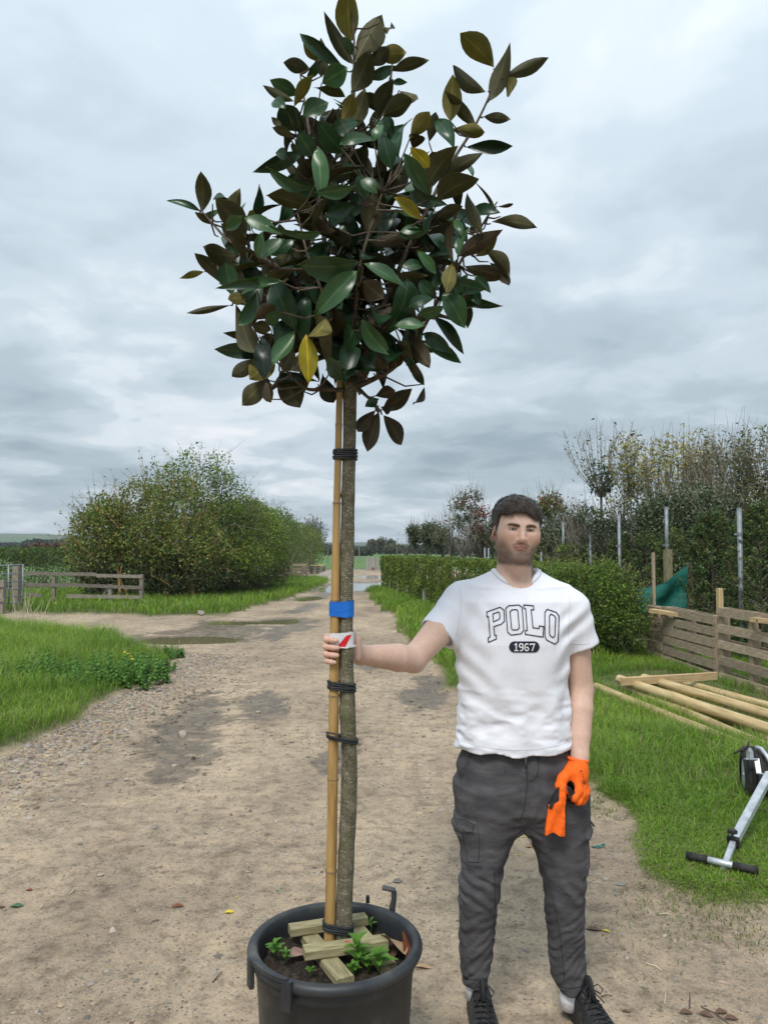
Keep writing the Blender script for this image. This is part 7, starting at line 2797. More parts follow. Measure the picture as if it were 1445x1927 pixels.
    put("foliage", [cards(P, np.full(len(P), .12), pal(rg, len(P), [(0.022, 0.032, 0.013), (0.04, 0.05, 0.022), (0.06, 0.05, 0.03)]), rg)], LEAF_M, T, 'stuff')


build_nursery()
# ================================================================== FENCES, GATE, POSTS
GALV = mat("galvanised_steel", [(0.15, 0.172, 0.19), (0.215, 0.24, 0.26), (0.29, 0.315, 0.33)], rough=.55, metal=.35, scale=14, detail=6, spec=.5)
OLDWOOD = mat("weathered_wood", [(0.12, 0.10, 0.082), (0.21, 0.18, 0.148), (0.32, 0.28, 0.235)], rough=.9, scale=7, stretch=(1.5, 12, 12), detail=8, bump=.35, bdist=.004, randval=.22)
PALWOOD = mat("pallet_wood", [(0.20, 0.15, 0.10), (0.33, 0.255, 0.175), (0.45, 0.365, 0.265)], rough=.85, scale=6, stretch=(1.2, 14, 14), detail=8, bump=.3, bdist=.003, randval=.22)
NEWWOOD = mat("fresh_timber", [(0.36, 0.24, 0.115), (0.47, 0.34, 0.18), (0.56, 0.42, 0.24)], rough=.75, scale=5, stretch=(1.0, 12, 12), detail=7, bump=.2, bdist=.003, randval=.10)


def plank(name, a, b, w, t, m, parent, up=(0, 0, 1), jit=.0015, bev=0.0):
    """a board from a to b: w across, t thick; its own object whose x axis runs along the grain"""
    a, b = np.array(a, float), np.array(b, float)
    R = frame_to(b - a, up)
    mb = MB()
    mb.box((0, 0, 0), (np.linalg.norm(b - a), t, w), None, bev=bev, jit=jit)
    me = bpy.data.meshes.new(name)
    me.from_pydata(mb.v, [], mb.f)
    me.materials.append(m)
    o = link(name, me, parent)
    M = np.eye(4)
    M[:3, :3] = R
    M[:3, 3] = (a + b) / 2 - (rloc(parent) if parent is not None else 0)
    o.matrix_local = Matrix(M.tolist())
    return o


def build_left_fence():
    F = root("rail_fence", (-8.6, 22.4, 0), "weathered wooden rail fence with broken rails in front of the hawthorn", "fence")
    Y = 22.4

    def w(px, py):
        return at(px, py, Y)
    for (px, top) in [(101, 1084), (266, 1081), (207, 1100)]:
        p = w(px, top)
        plank("post", (p[0], Y + .06, -.05), (p[0], Y + .06, p[2]), .11, .10, OLDWOOD, F, up=(0, 1, 0))
    for (x0, y0, x1, y1) in [(48, 1079, 182, 1081), (182, 1083, 268, 1085), (48, 1100, 128, 1102), (110, 1100, 268, 1106), (126, 1122, 266, 1124), (50, 1119, 80, 1121), (126, 1138, 225, 1141)]:
        plank("rail", w(x0, y0), w(x1, y1), .10, .035, OLDWOOD, F)
    # field gate
    Yg = 20.6
    G = root("field_gate", (-10.4, Yg, 0), "galvanised tubular field gate at the picture edge", "gate")

    def wg(px, py, dy=0):
        return at(px, py, Yg + dy)
    for k, (y0, y1) in enumerate([(1066, 1063), (1081, 1079), (1096, 1094), (1110, 1108), (1124, 1121), (1138, 1134)]):
        b = MB()
        a, e = wg(-90, y0 + 2, -.5), wg(44, y1, .15)
        b.tube([a, e], .022 if k in (0, 5) else .016, 8)
        b.build("bar", GALV, G, smooth=True)
    for px, dy in ((44, .15), (17, .0), (-90, -.5)):
        b = MB()
        b.tube([wg(px, 1062, dy), wg(px, 1141, dy)], .022, 8)
        b.build("upright", GALV, G, smooth=True)
    o = MB()
    p = at(33, 1066, 21.2)
    o = plank("gate_post", (p[0], 21.2, -.05), (p[0], 21.2, p[2]), .20, .17, OLDWOOD, None, up=(0, 1, 0))
    tag(o, "thick weathered timber post just behind the field gate", "post")
    p = at(5, 1092, 19.8)
    o = plank("fence_post", (p[0], 19.8, -.05), (p[0], 19.8, p[2]), .16, .14, OLDWOOD, None, up=(0, 1, 0))
    tag(o, "short timber post with rails in front of the field gate", "post")
    for yy in (1100, 1128):
        plank("rail", at(-40, yy, 19.7), at(9, yy + 2, 19.7), .09, .03, OLDWOOD, None)
        r = COL.objects[-1]
        r.parent = o
        r.matrix_parent_inverse = o.matrix_basis.inverted()


build_left_fence()


def build_posts():
    dat = [(1390, 955, 10.85, .034, "tallest thick galvanised post with a clamp, behind the pallet fence"), (1253, 953, 12.9, .031, "galvanised post standing on a timber stub"), (1164, 967, 14.7, .031, "galvanised post beside the slim standard tree"),
           (1110, 968, 16.1, .031, "galvanised post beside the bare standard's trunk"), (1059, 983, 17.7, .028, "thinnest galvanised post just right of the head")]
    for k, (px, py, d, r, lab) in enumerate(dat):
        p = at(px, py, d)
        P = root("steel_post", (p[0], d, 0), lab, "post", "galvanised posts in the nursery row")
        b = MB()
        b.tube([(p[0], d, -.05 if k != 1 else 1.28), (p[0], d, p[2] - .01)], r, 14)
        b.build("tube", GALV, P, smooth=True)
        b = MB()
        b.tube([(p[0], d, p[2] - .012), (p[0], d, p[2])], r * 1.06, 14)
        b.build("cap", GALV, P)
        zc = at(px, (1005, 1026, 1027, 1032, 1040)[k], d)[2]
        b = MB()
        b.tube([(p[0], d, zc - .025), (p[0], d, zc + .025)], r * 1.14, 14)
        b.box((p[0] - r * 1.5, d, zc), (.05, .022, .03))
        b.build("clamp", GALV, P)
        if k == 1:
            o = plank("timber_stub", (p[0] + .01, d, -.05), (p[0] + .01, d, 1.64), .115, .11, mat("mossy_post", [(0.12, 0.12, 0.05), (0.22, 0.20, 0.11), (0.30, 0.26, 0.17)], rough=.9, scale=8, stretch=(2, 10, 10)), None, up=(0, 1, 0))
            tag(o, "mossy square timber stub carrying a galvanised post", "post")
    for px, py, d, lab in [(912, 1031, 20.0, "short steel stub left of the person's neck"), (919, 1031, 20.2, "short steel stub touching the person's ear"), (1018, 1039, 19.0, "short steel stub right of the person's chin")]:
        p = at(px, py, d)
        b = MB()
        b.tube([(0, 0, 0), (0, 0, p[2])], .024, 10)
        o = b.build("steel_stub", GALV, None, smooth=True)
        o.location = (p[0], d, 0)
        tag(o, lab, "post", "short steel stubs above the hedge")
    for px, py, d, w, lab in [(1228, 1040, 11.9, .05, "thin grey timber stake holding the green netting"), (1353, 1107, 9.9, .075, "fresh square timber stake rising between the two pallets"), (1297, 1058, 12.4, .09, "pale weathered stake at the raised corner of the netting")]:
        p = at(px, py, d)
        o = plank("timber_stake", (p[0], d, -.05), (p[0], d, p[2]), w, w * .8, PALWOOD if px != 1353 else NEWWOOD, None, up=(0, 1, 0))
        tag(o, lab, "stake", "timber stakes by the netting and pallets")


build_posts()


def build_netting():
    m = mat("green_netting", [(0.004, 0.085, 0.065), (0.008, 0.135, 0.10), (0.012, 0.17, 0.13)], rough=.7, scale=5, stretch=(1, 1, 3), bump=.3, bscale=60, transl=.25)
    n, k = 16, 10
    d = 12.0
    TL, TR, BR_, BL = at(1188, 1108, d - .1), at(1294, 1062, d + .2), at(1287, 1150, d + .15), at(1205, 1152, d - .15)
    V, F = [], []
    for i in range(n + 1):
        for j in range(k + 1):
            u, v = i / n, j / k
            p = (TL * (1 - u) + TR * u) * (1 - v) + (BL * (1 - u) + BR_ * u) * v
            sag = -.12 * math.sin(math.pi * u) * (1 - v)
            p = p + np.array([0, .05 * math.sin(u * 9 + v * 2) + .03 * math.sin(v * 8 + u * 4), sag])
            V.append(p)
    F = [(i * (k + 1) + j, (i + 1) * (k + 1) + j, (i + 1) * (k + 1) + j + 1, i * (k + 1) + j + 1) for i in range(n) for j in range(k)]
    V = np.array(V)
    V2 = V + np.array([0, .006, 0])
    F = np.array(F)
    o = link("shade_netting", np_mesh("shade_netting", np.concatenate([V, V2]), np.concatenate([F, F[:, ::-1] + len(V)]), smooth=True, mats=[m]))
    tag(o, "dark green shade netting sagging between stakes above the pallets", "netting")


build_netting()


def build_pallets():
    A, B, C, D0 = np.array([3.98, 11.35]), np.array([4.07, 9.50]), np.array([4.16, 8.02]), np.array([4.22, 6.6])

    def pallet(p0, p1, h, ns, lab, z0=.02, stringers=3, sw=.095):
        d = p1 - p0
        ln = np.linalg.norm(d)
        u = d / ln
        nrm = np.array([-u[1], u[0]])
        if nrm[0] > 0:
            nrm = -nrm                                    # towards the track
        P = root("pallet", (p0[0], p0[1], 0), lab, "pallet", "pallets stood on edge as a fence")
        for k in range(ns):
            z = z0 + sw / 2 + (h - sw) * k / (ns - 1)
            a, b = p0 + u * .01, p1 - u * .02
            o = nrm * (.0 + random.uniform(-.002, .002))
            plank("slat", (a[0] + o[0], a[1] + o[1], z + random.uniform(-.008, .008)), (b[0] + o[0], b[1] + o[1], z + random.uniform(-.008, .008)), sw * random.uniform(.93, 1.05), .02, PALWOOD, P)
        for k in range(stringers):
            t = .03 + .94 * k / (stringers - 1)
            q = p0 + d * t - nrm * .06
            plank("stringer", (q[0], q[1], z0), (q[0], q[1], z0 + h), .09, .095, PALWOOD, P, up=(u[0], u[1], 0))
        for k in range(3):
            z = z0 + sw / 2 + (h - sw) * k / 2
            a, b = p0 - nrm * .125 + u * .01, p1 - nrm * .125 - u * .02
            plank("back_slat", (a[0], a[1], z), (b[0], b[1], z), sw, .018, PALWOOD, P)
    pallet(A + (B - A) * .14, B - (B - A) * .02, .80, 6, "pallet with six close slats ending at the fresh stake", sw=.108)
    pallet(B + (C - B) * .03, C, .88, 5, "gappy pallet with five slats at the picture edge", z0=.05, sw=.10)
    pallet(C + (D0 - C) * .02, D0, .88, 5, "gappy pallet mostly outside the picture edge", z0=.05, sw=.10)
    pallet(A - (B - A) * .18, A + (B - A) * .12, .78, 5, "narrow pallet piece tucked beside the hedge shrub", sw=.10)
    for a, b, lab in [(at(1225, 1149, 11.1), at(1284, 1158, 10.55), "loose thick board lying on top of the pallet near the hedge shrub"), (at(1418, 1166, 8.55), at(1475, 1172, 8.1), "loose board strapped on top of the gappy pallet")]:
        o = plank("loose_board", a, b, .055, .11, NEWWOOD, None, bev=.003)
        tag(o, lab, "board")
    b = MB()
    q = at(1421, 1172, 8.5)
    b.tube([q + (-.02, -.07, .04), q + (.0, -.09, 0), q + (.005, -.085, -.06)], .012, 6)
    o = b.build("strap", mat("black_strap", [(0.012, 0.012, 0.013)], rough=.6), None)
    tag(o, "short black strap hanging over the gappy pallet's top board", "strap")


build_pallets()


def build_poles():
    m = mat("peeled_pole", [(0.33, 0.225, 0.105), (0.47, 0.345, 0.175), (0.58, 0.45, 0.25)], rough=.7, scale=4, stretch=(.7, 9, 9), detail=7, bump=.12, bdist=.004, randval=.16)
    em = mat("pole_end", [(0.20, 0.14, 0.07), (0.34, 0.25, 0.13)], rough=.85, scale=30)
    rows = [((1122, 1288), (1462, 1428), .046, .05, "peeled pole lying nearest the grass, outermost of the row"), ((1175, 1290), (1470, 1412), .042, .045, "pale peeled pole sunk in grass, second of the row"), ((1166, 1274), (1462, 1374), .052, .13, "long peeled pole on top, first to meet the cross board"),
            ((1212, 1281), (1470, 1394), .048, .055, "peeled pole half hidden between two upper poles"), ((1212, 1272), (1470, 1348), .050, .14, "yellowest peeled pole beneath the middle of the cross board"), ((1252, 1272), (1472, 1331), .044, .08, "peeled pole closest to the pallet fence")]
    for (a, b, r, z, lab) in rows:
        A, B = gnd(a[0], a[1] + 4, z + .03), gnd(b[0], b[1] + 4, z + .03)
        d = B - A
        ln = np.linalg.norm(d)
        P = root("wooden_pole", A, lab, "pole", "peeled poles lying in the grass")
        R = frame_to(d)
        n, k = 16, 18
        V = []
        for i in range(k + 1):
            t = i / k
            rr = r * (1 - .06 * t) * (1 + .012 * math.sin(i * 1.9 + a[0]))
            off = .012 * math.sin(t * 4 + a[0])
            for j in range(n):
                q = 2 * math.pi * j / n
                V.append((ln * t, rr * math.cos(q) + off, rr * math.sin(q)))
        F = [(i * n + j, i * n + (j + 1) % n, (i + 1) * n + (j + 1) % n, (i + 1) * n + j) for i in range(k) for j in range(n)]
        M = np.eye(4)
        M[:3, :3] = R
        o = link("stem", np_mesh("stem", V, np.array(F), smooth=True, mats=[m]), P)
        o.matrix_local = Matrix(M.tolist())
        for t in (0, k):
            e = bpy.data.meshes.new("cut_end")
            vv = V[t * n:(t + 1) * n]
            e.from_pydata(vv, [], [tuple(range(n))] if t else [tuple(range(n - 1, -1, -1))])
            e.materials.append(em)
            eo = link("cut_end", e, P)
            eo.matrix_local = Matrix(M.tolist())
    a, b = gnd(1169, 1283, .20), gnd(1347, 1272, .22)
    o = plank("cross_board", a, b, .085, .045, NEWWOOD, None, bev=.003)
    tag(o, "square timber laid across the tops of the peeled poles", "board")


build_poles()


# ================================================================== TROLLEY
def build_trolley():
    T = root("wheeled_trolley", (2.35, 5.0, 0), "galvanised trolley with one fat tyre and a dropped T handle", "trolley")
    GALV = mat("bright_galvanised", [(0.36, 0.39, 0.42), (0.48, 0.51, 0.54), (0.58, 0.61, 0.63)], rough=.42, metal=.4, scale=20, detail=6, spec=.5)
    rub = mat("tyre_rubber", [(0.010, 0.010, 0.010), (0.022, 0.021, 0.020), (0.045, 0.040, 0.034)], rough=.75, scale=20, bump=.2)
    # wheel: axle nearly across the view
    c = at(1420, 1459, 5.0)
    Rr, W = .180, .150
    ax = np.array([math.cos(-.30), math.sin(-.30), 0])
    R = np.stack([ax, np.cross((0, 0, 1.0), ax), (0, 0, 1.0)], 1)
    prof = [(-.5, .60), (-.5, .78), (-.47, .90), (-.40, .965)]
    for k in range(5):                                   # ribbed tread with grooves
        x0 = -.38 + k * .155
        prof += [(x0, 1.0), (x0 + .115, 1.0), (x0 + .122, .962), (x0 + .148, .962)]
    prof = prof[:-2] + [(.40, .965), (.47, .90), (.5, .78), (.5, .60)]
    n = 40
    V = []
    for (x, r) in prof:
        for k in range(n):
            a = 2 * math.pi * k / n
            V.append(c + R @ np.array([x * W, r * Rr * math.cos(a), r * Rr * math.sin(a)]))
    F = [(i * n + k, i * n + (k + 1) % n, (i + 1) * n + (k + 1) % n, (i + 1) * n + k) for i in range(len(prof) - 1) for k in range(n)]
    wheel = link("wheel", np_mesh("wheel", np.array(V) - rloc(T), np.array(F), mats=[rub]), T)
    hub = MB()
    hub.tube([c - ax * W * .44, c - ax * W * .3, c + ax * W * .3, c + ax * W * .44], [Rr * .62, Rr * .5, Rr * .5, Rr * .62], 28)
    hub.tube([c - ax * W * .48, c + ax * W * 1.2], .014, 10)
    hub.build("rim", GALV, wheel, smooth=False)

    def P(px, py, d):
        return at(px, py, d)
    # drawbar: square tube, then the narrower inner tube with the T handle
    up_, col = P(1447, 1458, 4.52), P(1379, 1585, 4.08)
    foot = P(1359, 1640, 3.90)
    b = MB()
    d = col - up_
    b.box((up_ + col) / 2, (np.linalg.norm(d), .044, .044), frame_to(d), bev=.006)
    b.build("drawbar", GALV, T)
    b = MB()
    d = foot - col
    b.box((col + foot) / 2 - d * .03, (np.linalg.norm(d) * 1.1, .030, .030), frame_to(d), bev=.005)
    b.build("inner_tube", GALV, T)
    b = MB()
    d = (col - up_) / np.linalg.norm(col - up_)
    b.box(col - d * .004, (.022, .058, .058), frame_to(d), bev=.003)
    b.build("collar", rub, T)
    l_, r_ = P(1291, 1624, 3.99), P(1426, 1654, 3.80)
    l_[2], r_[2] = gz(l_[0], l_[1]) + .035, gz(r_[0], r_[1]) + .035
    b = MB()
    b.tube([l_ + (r_ - l_) * .06, r_ - (r_ - l_) * .06], .0165, 14)
    b.build("handle_bar", GALV, T, smooth=True)
    for (s, e) in ((0, .31), (.66, 1.0)):
        b = MB()
        b.tube([l_ + (r_ - l_) * s, l_ + (r_ - l_) * e], .0195, 14)
        b.build("grip", rub, T, smooth=True)
    # star knob
    kb = P(1377, 1568, 4.06)
    b = MB()
    b.tube([kb + (0, 0, -.03), kb], .006, 8)
    pts = []
    for k in range(10):
        a = 2 * math.pi * k / 10
        rr = .026 if k % 2 else .019
        pts.append((rr * math.cos(a), rr * math.sin(a)))
    V = [kb + np.array([x, y, z]) for z in (.0, .018) for x, y in pts]
    b.add(V, [tuple(range(9, -1, -1)), tuple(range(10, 20))] + [(i, (i + 1) % 10, 10 + (i + 1) % 10, 10 + i) for i in range(10)])
    b.build("knob", rub, T)
    # bracket over the wheel, clamp and lever
    b = MB()
    q = [P(1401, 1428, 4.80), P(1423, 1428, 4.80), P(1427, 1455, 4.76), P(1449, 1458, 4.70)]
    for i in range(3):
        d = q[i + 1] - q[i]
        b.box((q[i] + q[i + 1]) / 2, (np.linalg.norm(d) + .004, .028, .006), frame_to(d, (0, .2, 1)))
    b.build("bracket", GALV, T)
    b = MB()
    k0 = P(1409, 1411, 4.80)
    b.tube([k0 + (0, -.012, 0), k0 + (0, .03, 0)], .014, 10)
    b.box(P(1410, 1420, 4.80), (.022, .05, .05))
    b.build("clamp", GALV, T)
    b = MB()
    b.tube([P(1381, 1418, 4.76), P(1394, 1410, 4.78), P(1407, 1404, 4.80), P(1408, 1397, 4.82)], [.006, .008, .009, .006], 8)
    b.tube([P(1394, 1413, 4.78), P(1404, 1407, 4.80)], .010, 8)
    b.build("lever", rub, T, smooth=True)
    b = MB()
    b.tube([P(1422, 1406, 4.92), P(1432, 1409, 4.88), P(1441, 1421, 4.84), P(1449, 1436, 4.80)], .013, 8)
    b.build("frame_bar", GALV, T, smooth=True)
    b = MB()
    b.tube([c + ax * W * 1.0, P(1452, 1456, 4.72), up_ + (0.02, 0, 0)], .016, 8)
    b.build("axle_arm", GALV, T, smooth=True)


build_trolley()


# ================================================================== THINGS AT THE END OF THE TRACK
def build_yard():
    d = 41.0
    C = root("pallet_crate", (at(551, 1092, d)[0], d, 0), "slatted timber crate tilted on the verge by the hawthorns", "crate")

    def w(px, py, dy=0):
        return at(px, py, d + dy)
    f = [(w(527, 1067), w(545, 1063, 1.1)), (w(545, 1063, 1.1), w(576, 1063, .9)), (w(527, 1072), w(567, 1073)), (w(527, 1079), w(567, 1080)), (w(529, 1086), w(567, 1090)), (w(568, 1072), w(577, 1064, .9)), (w(568, 1080), w(577, 1073, .9)), (w(568, 1089), w(577, 1084, .9)), (w(545, 1070, 1.1), w(576, 1071, .9))]
    for a, b in f:
        plank("slat", a, b, .13, .03, PALWOOD, C)
    for px, dy, t, bb in ((527, .03, 1064, 1088), (568, .03, 1069, 1094), (577, .93, 1062, 1088), (546, 1.13, 1062, 1084)):
        a = w(px, t, dy)
        e = w(px, bb, dy)
        plank("corner_post", a, e, .09, .08, PALWOOD, C, up=(0, 1, 0))
    d = 54.0
    for k in range(4):
        y = 1064 + k * 4
        S = root("stacked_pallet", (at(597, y, d)[0], d, max(0, at(597, y + 3, d)[2])), ["topmost pale pallet of the low stack beyond the crate", "second pallet from the top of the low stack beyond the crate",
                 "third pallet from the top of the low stack beyond the crate", "lowest pallet of the low stack beyond the crate"][k], "pallet", "pallets stacked beyond the crate")
        plank("pallet_deck", at(584, y, d), at(612, y, d), .07, 1.0, NEWWOOD if k == 0 else OLDWOOD, S)
        for px in (586, 598, 610):
            plank("block", at(px - 1.5, y + 2, d), at(px + 1.5, y + 2, d), .08, .9, OLDWOOD, S)
    # spoil heap
    gm = mat("spoil", [(0.20, 0.165, 0.13), (0.32, 0.275, 0.225), (0.40, 0.36, 0.30)], rough=.95, scale=6, detail=8, bump=.6, bscale=20, bdist=.04)
    n, k = 36, 9
    cx, cy = at(630, 1090, 46)[0], 46.5
    V = []
    for i in range(k):
        t = i / (k - 1)
        for j in range(n):
            a = 2 * math.pi * j / n
            V.append((cx + 1.9 * t * math.cos(a), cy + 2.2 * t * math.sin(a), .52 * (1 - t) ** 1.1 - .04))
    V = np.array(V)
    V[:, 2] += (fbm(V[:, :2], 2.2, 3, 6) - .5) * .25 * (1 - np.hypot((V[:, 0] - cx) / 1.9, (V[:, 1] - cy) / 2.2))
    F = [(i * n + j, i * n + (j + 1) % n, (i + 1) * n + (j + 1) % n, (i + 1) * n + j) for i in range(k - 1) for j in range(n)]
    o = link("gravel_heap", np_mesh("gravel_heap", V, np.array(F), smooth=True, mats=[gm]))
    tag(o, "low grey brown heap of gravel at the end of the track", "gravel heap")
    cx2, cy2 = at(528, 1080, 43)[0] - .3, 43.0
    V2 = (V - np.array([cx, cy, 0])) * np.array([.55, .6, 1.3]) + np.array([cx2, cy2, 0])
    gm2 = mat("bark_heap", [(0.13, 0.09, 0.06), (0.24, 0.18, 0.125)], rough=.95, scale=8, bump=.5, bdist=.04)
    o = link("soil_heap", np_mesh("soil_heap", V2, np.array(F), smooth=True, mats=[gm2]))
    tag(o, "small brown heap just behind the slatted crate", "soil heap")
    bag = mat("white_sack", [(0.62, 0.63, 0.65), (0.78, 0.78, 0.78)], rough=.5, scale=5, bump=.4, bdist=.03)
    def f_bag(P):
        q = P - np.array(at(617, 1079, 49.5), np.float32)
        return smin(s_ell(q, (-.12, 0, .0), (.26, .2, .13)), s_ell(q, (.2, -.1, -.03), (.25, .2, .13)), .1) - (fbm(P, 6, 3, 3) - .5) * .08
    c = at(617, 1079, 49.5)
    V, F = polygonise(f_bag, c - .7, c + .7, .035)
    o = link("white_sack", np_mesh("white_sack", V, F, smooth=True, mats=[bag]))
    tag(o, "crumpled white sack lying on the far gravel heap", "sack")
    # timber box
    d = 62.0
    a, b = at(689, 1076, d), at(712, 1050, d)
    G = root("timber_box", ((a[0] + b[0]) / 2, d, 0), "grey boarded timber box at the far end of the hedge", "box")
    gw = mat("grey_board", [(0.21, 0.20, 0.185), (0.33, 0.315, 0.295)], rough=.9, scale=4, stretch=(1, 10, 10), randval=.25)
    n = 7
    for k in range(n):
        x = a[0] + (b[0] - a[0]) * (k + .5) / n
        plank("board", (x, d, 0), (x, d, b[2] + random.uniform(-.02, .02)), (b[0] - a[0]) / n * .94, .03, gw, G, up=(1, 0, 0), jit=0)
    for x in (a[0], b[0]):
        plank("side", (x, d + .02, b[2] / 2), (x, d + 1.0, b[2] / 2), b[2], .03, gw, G)
    rd = MB()
    p = at(702, 1072, d - .1)
    rd.tube([p, p + (0, 0, .16), p + (0, 0, .22)], [.07, .06, .02], 8)
    o = rd.build("red_canister", mat("red_paint", [(0.35, 0.012, 0.012)], rough=.4), None)
    tag(o, "tiny red canister in front of the grey timber box", "canister")
    # temporary mesh fence and slim poles
    H = root("mesh_fence", (at(678, 1075, 63)[0], 63, 0), "thin grey mesh fence panel beside the timber box", "fence")
    p0, p1 = at(664, 1049, 63), at(690, 1049, 63)
    for a_, b_ in ((p0, p1), (p0 * (1, 1, 0) + (0, 0, .1), p1 * (1, 1, 0) + (0, 0, .1))):
        m_ = MB()
        m_.tube([a_, b_], .022, 6)
        m_.build("rail", GALV, H)
    for t in (0, .33, .66, 1):
        q = p0 * (1 - t) + p1 * t
        m_ = MB()
        m_.tube([(q[0], 63, 0), q], .02 if t in (0, 1) else .012, 6)
        m_.build("upright", GALV, H)
    for px, top, dd, lab in [(676, 1030, 95, "slim dark pole far off beside the trunk"), (617, 1033, 95, "slim dark pole far off left of the cane"), (747, 1031, 110, "slim dark pole far off at the hedge end")]:
        p = at(px, top, dd)
        m_ = MB()
        m_.tube([(0, 0, 0), (0, 0, p[2])], .06, 6)
        o = m_.build("slim_pole", OLDWOOD, None)
        o.location = (p[0], dd, 0)
        tag(o, lab, "pole", "slim poles across the far field")


build_yard()


# ================================================================== SMALL THINGS ON THE GROUND
def build_small():
    rg = np.random.default_rng(81)
    # nettle clumps in the verge
    def nettles(px, py, n, r, h, lab):
        c = gnd(px, py)
        T = root("nettle_clump", c, lab, "nettles", "nettles in the verge")
        S, E, Q = [], [], []
        for i in range(n):
            a, q = rg.random() * 6.28, r * math.sqrt(rg.random())
            s = c + np.array([q * math.cos(a), q * math.sin(a), 0.0])
            hh = h * (.6 + .5 * rg.random()) * (1 - .35 * (q / r) ** 2)
            e = s + np.array([rg.normal(0, .05), rg.normal(0, .05), hh])
            S.append(s)
            E.append(e)
            for k in range(18):
                t = .25 + .75 * k / 18
                b = k * 1.571 + (k // 2) * .8
                ln = .085 * (1.2 - .6 * t)
                Q.append((s + (e - s) * t, np.array([math.cos(b), math.sin(b), -.55]) / 1.14, ln))
        S, E = np.array(S), np.array(E)
        V, F, C = [], [], []
        for (p, d, ln) in Q:
            side = np.cross(d, (0, 0, 1.0)) * 1.2
            k = len(V)
            V += [p, p + d * ln * .45 + side * ln * .30, p + d * ln, p + d * ln * .45 - side * ln * .30]
            F.append((k, k + 1, k + 2, k + 3))
            c_ = np.array([0.095, 0.21, 0.036]) * (.6 + .8 * rg.random())
            C += [c_] * 4
        put("foliage", [(np.array(V), np.array(F), np.array(C))], LEAF_M, T)
        put("stems", [tubes3(S, (S + E) / 2, E, .003, .0015, np.tile((.10, .17, .04), (len(S), 1)))], TWIG_M, T, 'stuff')
    nettles(215, 1290, 90, .62, .42, "largest dark nettle clump nodding over the gravel edge")
    nettles(80, 1290, 60, .50, .40, "nettle clump beside the concrete slab")
    nettles(265, 1265, 50, .45, .28, "low nettle clump below the dandelions")
    nettles(300, 1240, 30, .35, .22, "small nettle clump at the tip of the verge")
    # dandelions
    dm = mat("dandelion_yellow", [(0.72, 0.50, 0.01), (0.80, 0.60, 0.03)], rough=.7, scale=60)
    gm = mat("stalk_green", [(0.16, 0.26, 0.05)], rough=.6)
    for k, (px, py) in enumerate([(236, 1228), (242, 1231), (246, 1236), (249, 1241), (105, 1135)]):
        d = 9.9 if k < 4 else 19.2
        p = at(px, py, d)
        g0 = np.array([p[0], p[1] + .02, gz(p[0], d)])
        T = root("dandelion", g0, ["uppermost dandelion in the verge nettles", "dandelion second from the top in the verge", "dandelion third from the top in the verge", "lowest dandelion in the verge nettles", "lone dandelion below the rail fence"][k], "flower", "dandelions")
        b = MB()
        b.tube([g0, (g0 + p) / 2 + (.01, 0, 0), p], .003, 5)
        b.build("stalk", gm, T)
        b = MB()
        b.tube([p + (0, 0, -.004), p + (0, 0, .004), p + (0, 0, .012)], [.010, .024, .012], 12)
        b.build("flower_head", dm, T, smooth=True)
    # concrete slab in the grass
    cm = mat("concrete", [(0.30, 0.29, 0.26), (0.42, 0.41, 0.37)], rough=.9, scale=8, detail=8, bump=.3)
    p = gnd(-2, 1255, .12)
    b = MB()
    b.box((p[0], p[1] + .1, .08), (1.3, .75, .16), rotz(.2), bev=.02, jit=.01)
    o = b.build("concrete_slab", cm, None)
    tag(o, "pale concrete slab half buried in the verge grass", "slab")
    # dry stalks
    T = root("dead_stalks", gnd(50, 1150), "pale dead grass stalks standing in front of the gate", "stalks")
    S, E = [], []
    for k in range(26):
        s = gnd(20 + 60 * rg.random(), 1172 + 10 * rg.random())
        S.append(s)
        E.append(s + np.array([rg.normal(0, .18), rg.normal(0, .1), .35 + .45 * rg.random()]))
    S, E = np.array(S), np.array(E)
    put("stalk", [tubes3(S, (S + E) / 2 + (0, 0, .05), E, .006, .003, np.tile((.42, .38, .27), (26, 1)))], TWIG_M, T, 'stuff')
    # green scrap of netting, straws, twigs
    nm = mat("green_scrap", [(0.004, 0.10, 0.085), (0.01, 0.16, 0.14)], rough=.7, scale=40)
    c = _g(1125, 1597)
    V = []
    for i in range(7):
        for j in range(3):
            V.append(c + np.array([(i - 3) * .012, (j - 1) * .012 + .008 * math.sin(i * 1.7), .006 + .012 * (i / 6) ** 2 + .006 * math.sin(i * 2.1 + j)]))
    F = [(i * 3 + j, (i + 1) * 3 + j, (i + 1) * 3 + j + 1, i * 3 + j + 1) for i in range(6) for j in range(2)]
    o = link("netting_scrap", np_mesh("netting_scrap", V, np.array(F), smooth=True, mats=[nm]))
    tag(o, "crumpled scrap of green netting on the dirt beside the pocket flap", "scrap")
    sm = mat("straw", [(0.48, 0.42, 0.28), (0.58, 0.52, 0.37)], rough=.8, scale=40)
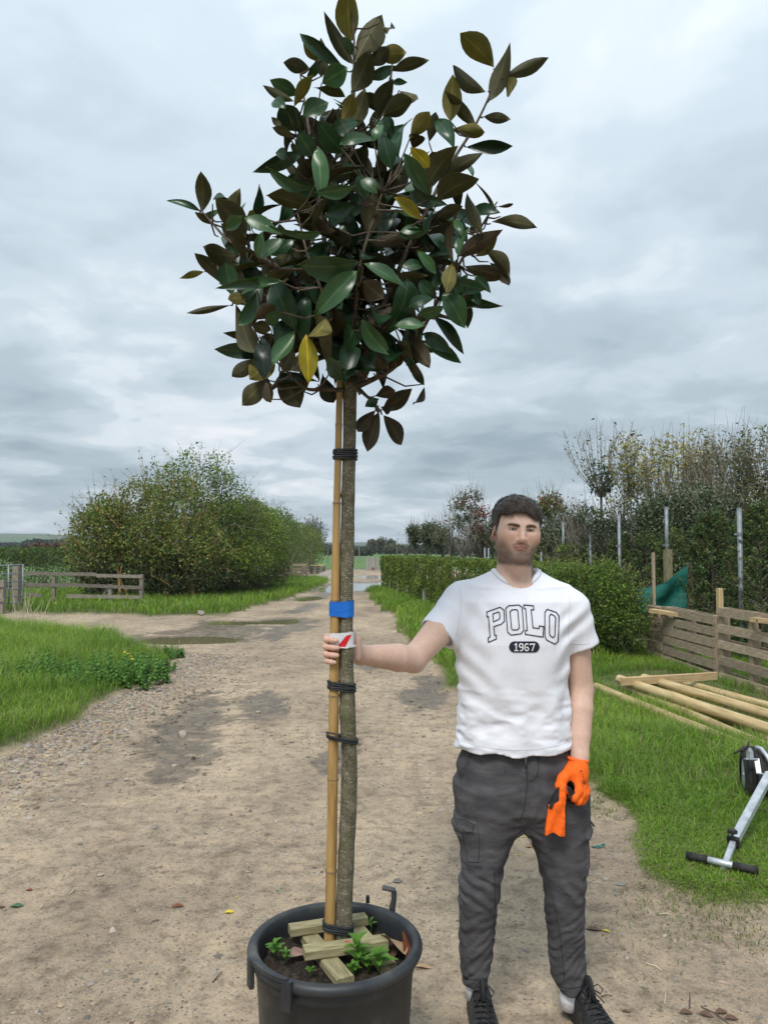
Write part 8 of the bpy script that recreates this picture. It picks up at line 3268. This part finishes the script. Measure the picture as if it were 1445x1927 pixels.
    tm = mat("dead_twig", [(0.07, 0.052, 0.04), (0.13, 0.10, 0.08)], rough=.9, scale=60)
    straws = [(1216, 1812, 1247, 1826, sm, "pale straw lying on bare dirt in front of the trolley handle"), (1114, 1665, 1132, 1666, sm, "short pale straw beside the trouser knee"), (1240, 1722, 1262, 1721, sm, "thin straw on the worn grass edge"),
              (1250, 1885, 1252, 1893, sm, "tiny upright straw near the bottom litter"), (1296, 1897, 1308, 1868, tm, "dark twig sticking from the bottom litter row"), (1318, 1892, 1372, 1925, tm, "longest bent twig across the bottom litter row"),
              (1298, 1607, 1324, 1602, tm, "broken twig in the grass just above the handle grip"), (130, 1683, 142, 1673, sm, "short straw on the dirt near the green leaf"), (75, 1712, 80, 1706, sm, "straw bit just right of the green leaf"),
              (285, 1740, 300, 1737, tm, "little dark twig below the red brown leaf"), (400, 1850, 418, 1832, tm, "little dark twig left of the pot"), (1130, 1872, 1152, 1870, tm, "thin twig beside the shoe tip")]
    for (x0, y0, x1, y1, m, lab) in straws:
        a, b_ = _g(x0, y0), _g(x1, y1)
        if lab.startswith("tiny upright") or lab.startswith("dark twig sticking"):
            b_ = a + np.array([.006, .01, .05])
        mid = (a + b_) / 2 + np.array([.004, .004, .004])
        mb = MB()
        mb.tube([a + (0, 0, .004), mid + (0, 0, .004), b_ + (0, 0, .004)], [.0022, .0026, .0014], 6)
        o = mb.build("twig" if m is tm else "straw", m, None, loc=a)
        tag(o, lab, "twig" if m is tm else "straw")


build_small()


# ================================================================== AIR
def build_haze():
    m = bpy.data.materials.new("haze")
    m.use_nodes = True
    N, L = m.node_tree.nodes, m.node_tree.links
    N.clear()
    out = N.new('ShaderNodeOutputMaterial')
    v = N.new('ShaderNodeVolumePrincipled')
    v.inputs['Color'].default_value = (0.86, 0.92, 1.0, 1)
    v.inputs['Density'].default_value = 0.00022
    L.new(v.outputs[0], out.inputs['Volume'])
    b = MB()
    b.box((0, 2100, 22), (10400, 6200, 48))
    o = b.build("haze", m, None)
    tag(o, "thin pale haze between the track and the far hills", "haze", kind='stuff')


build_haze()
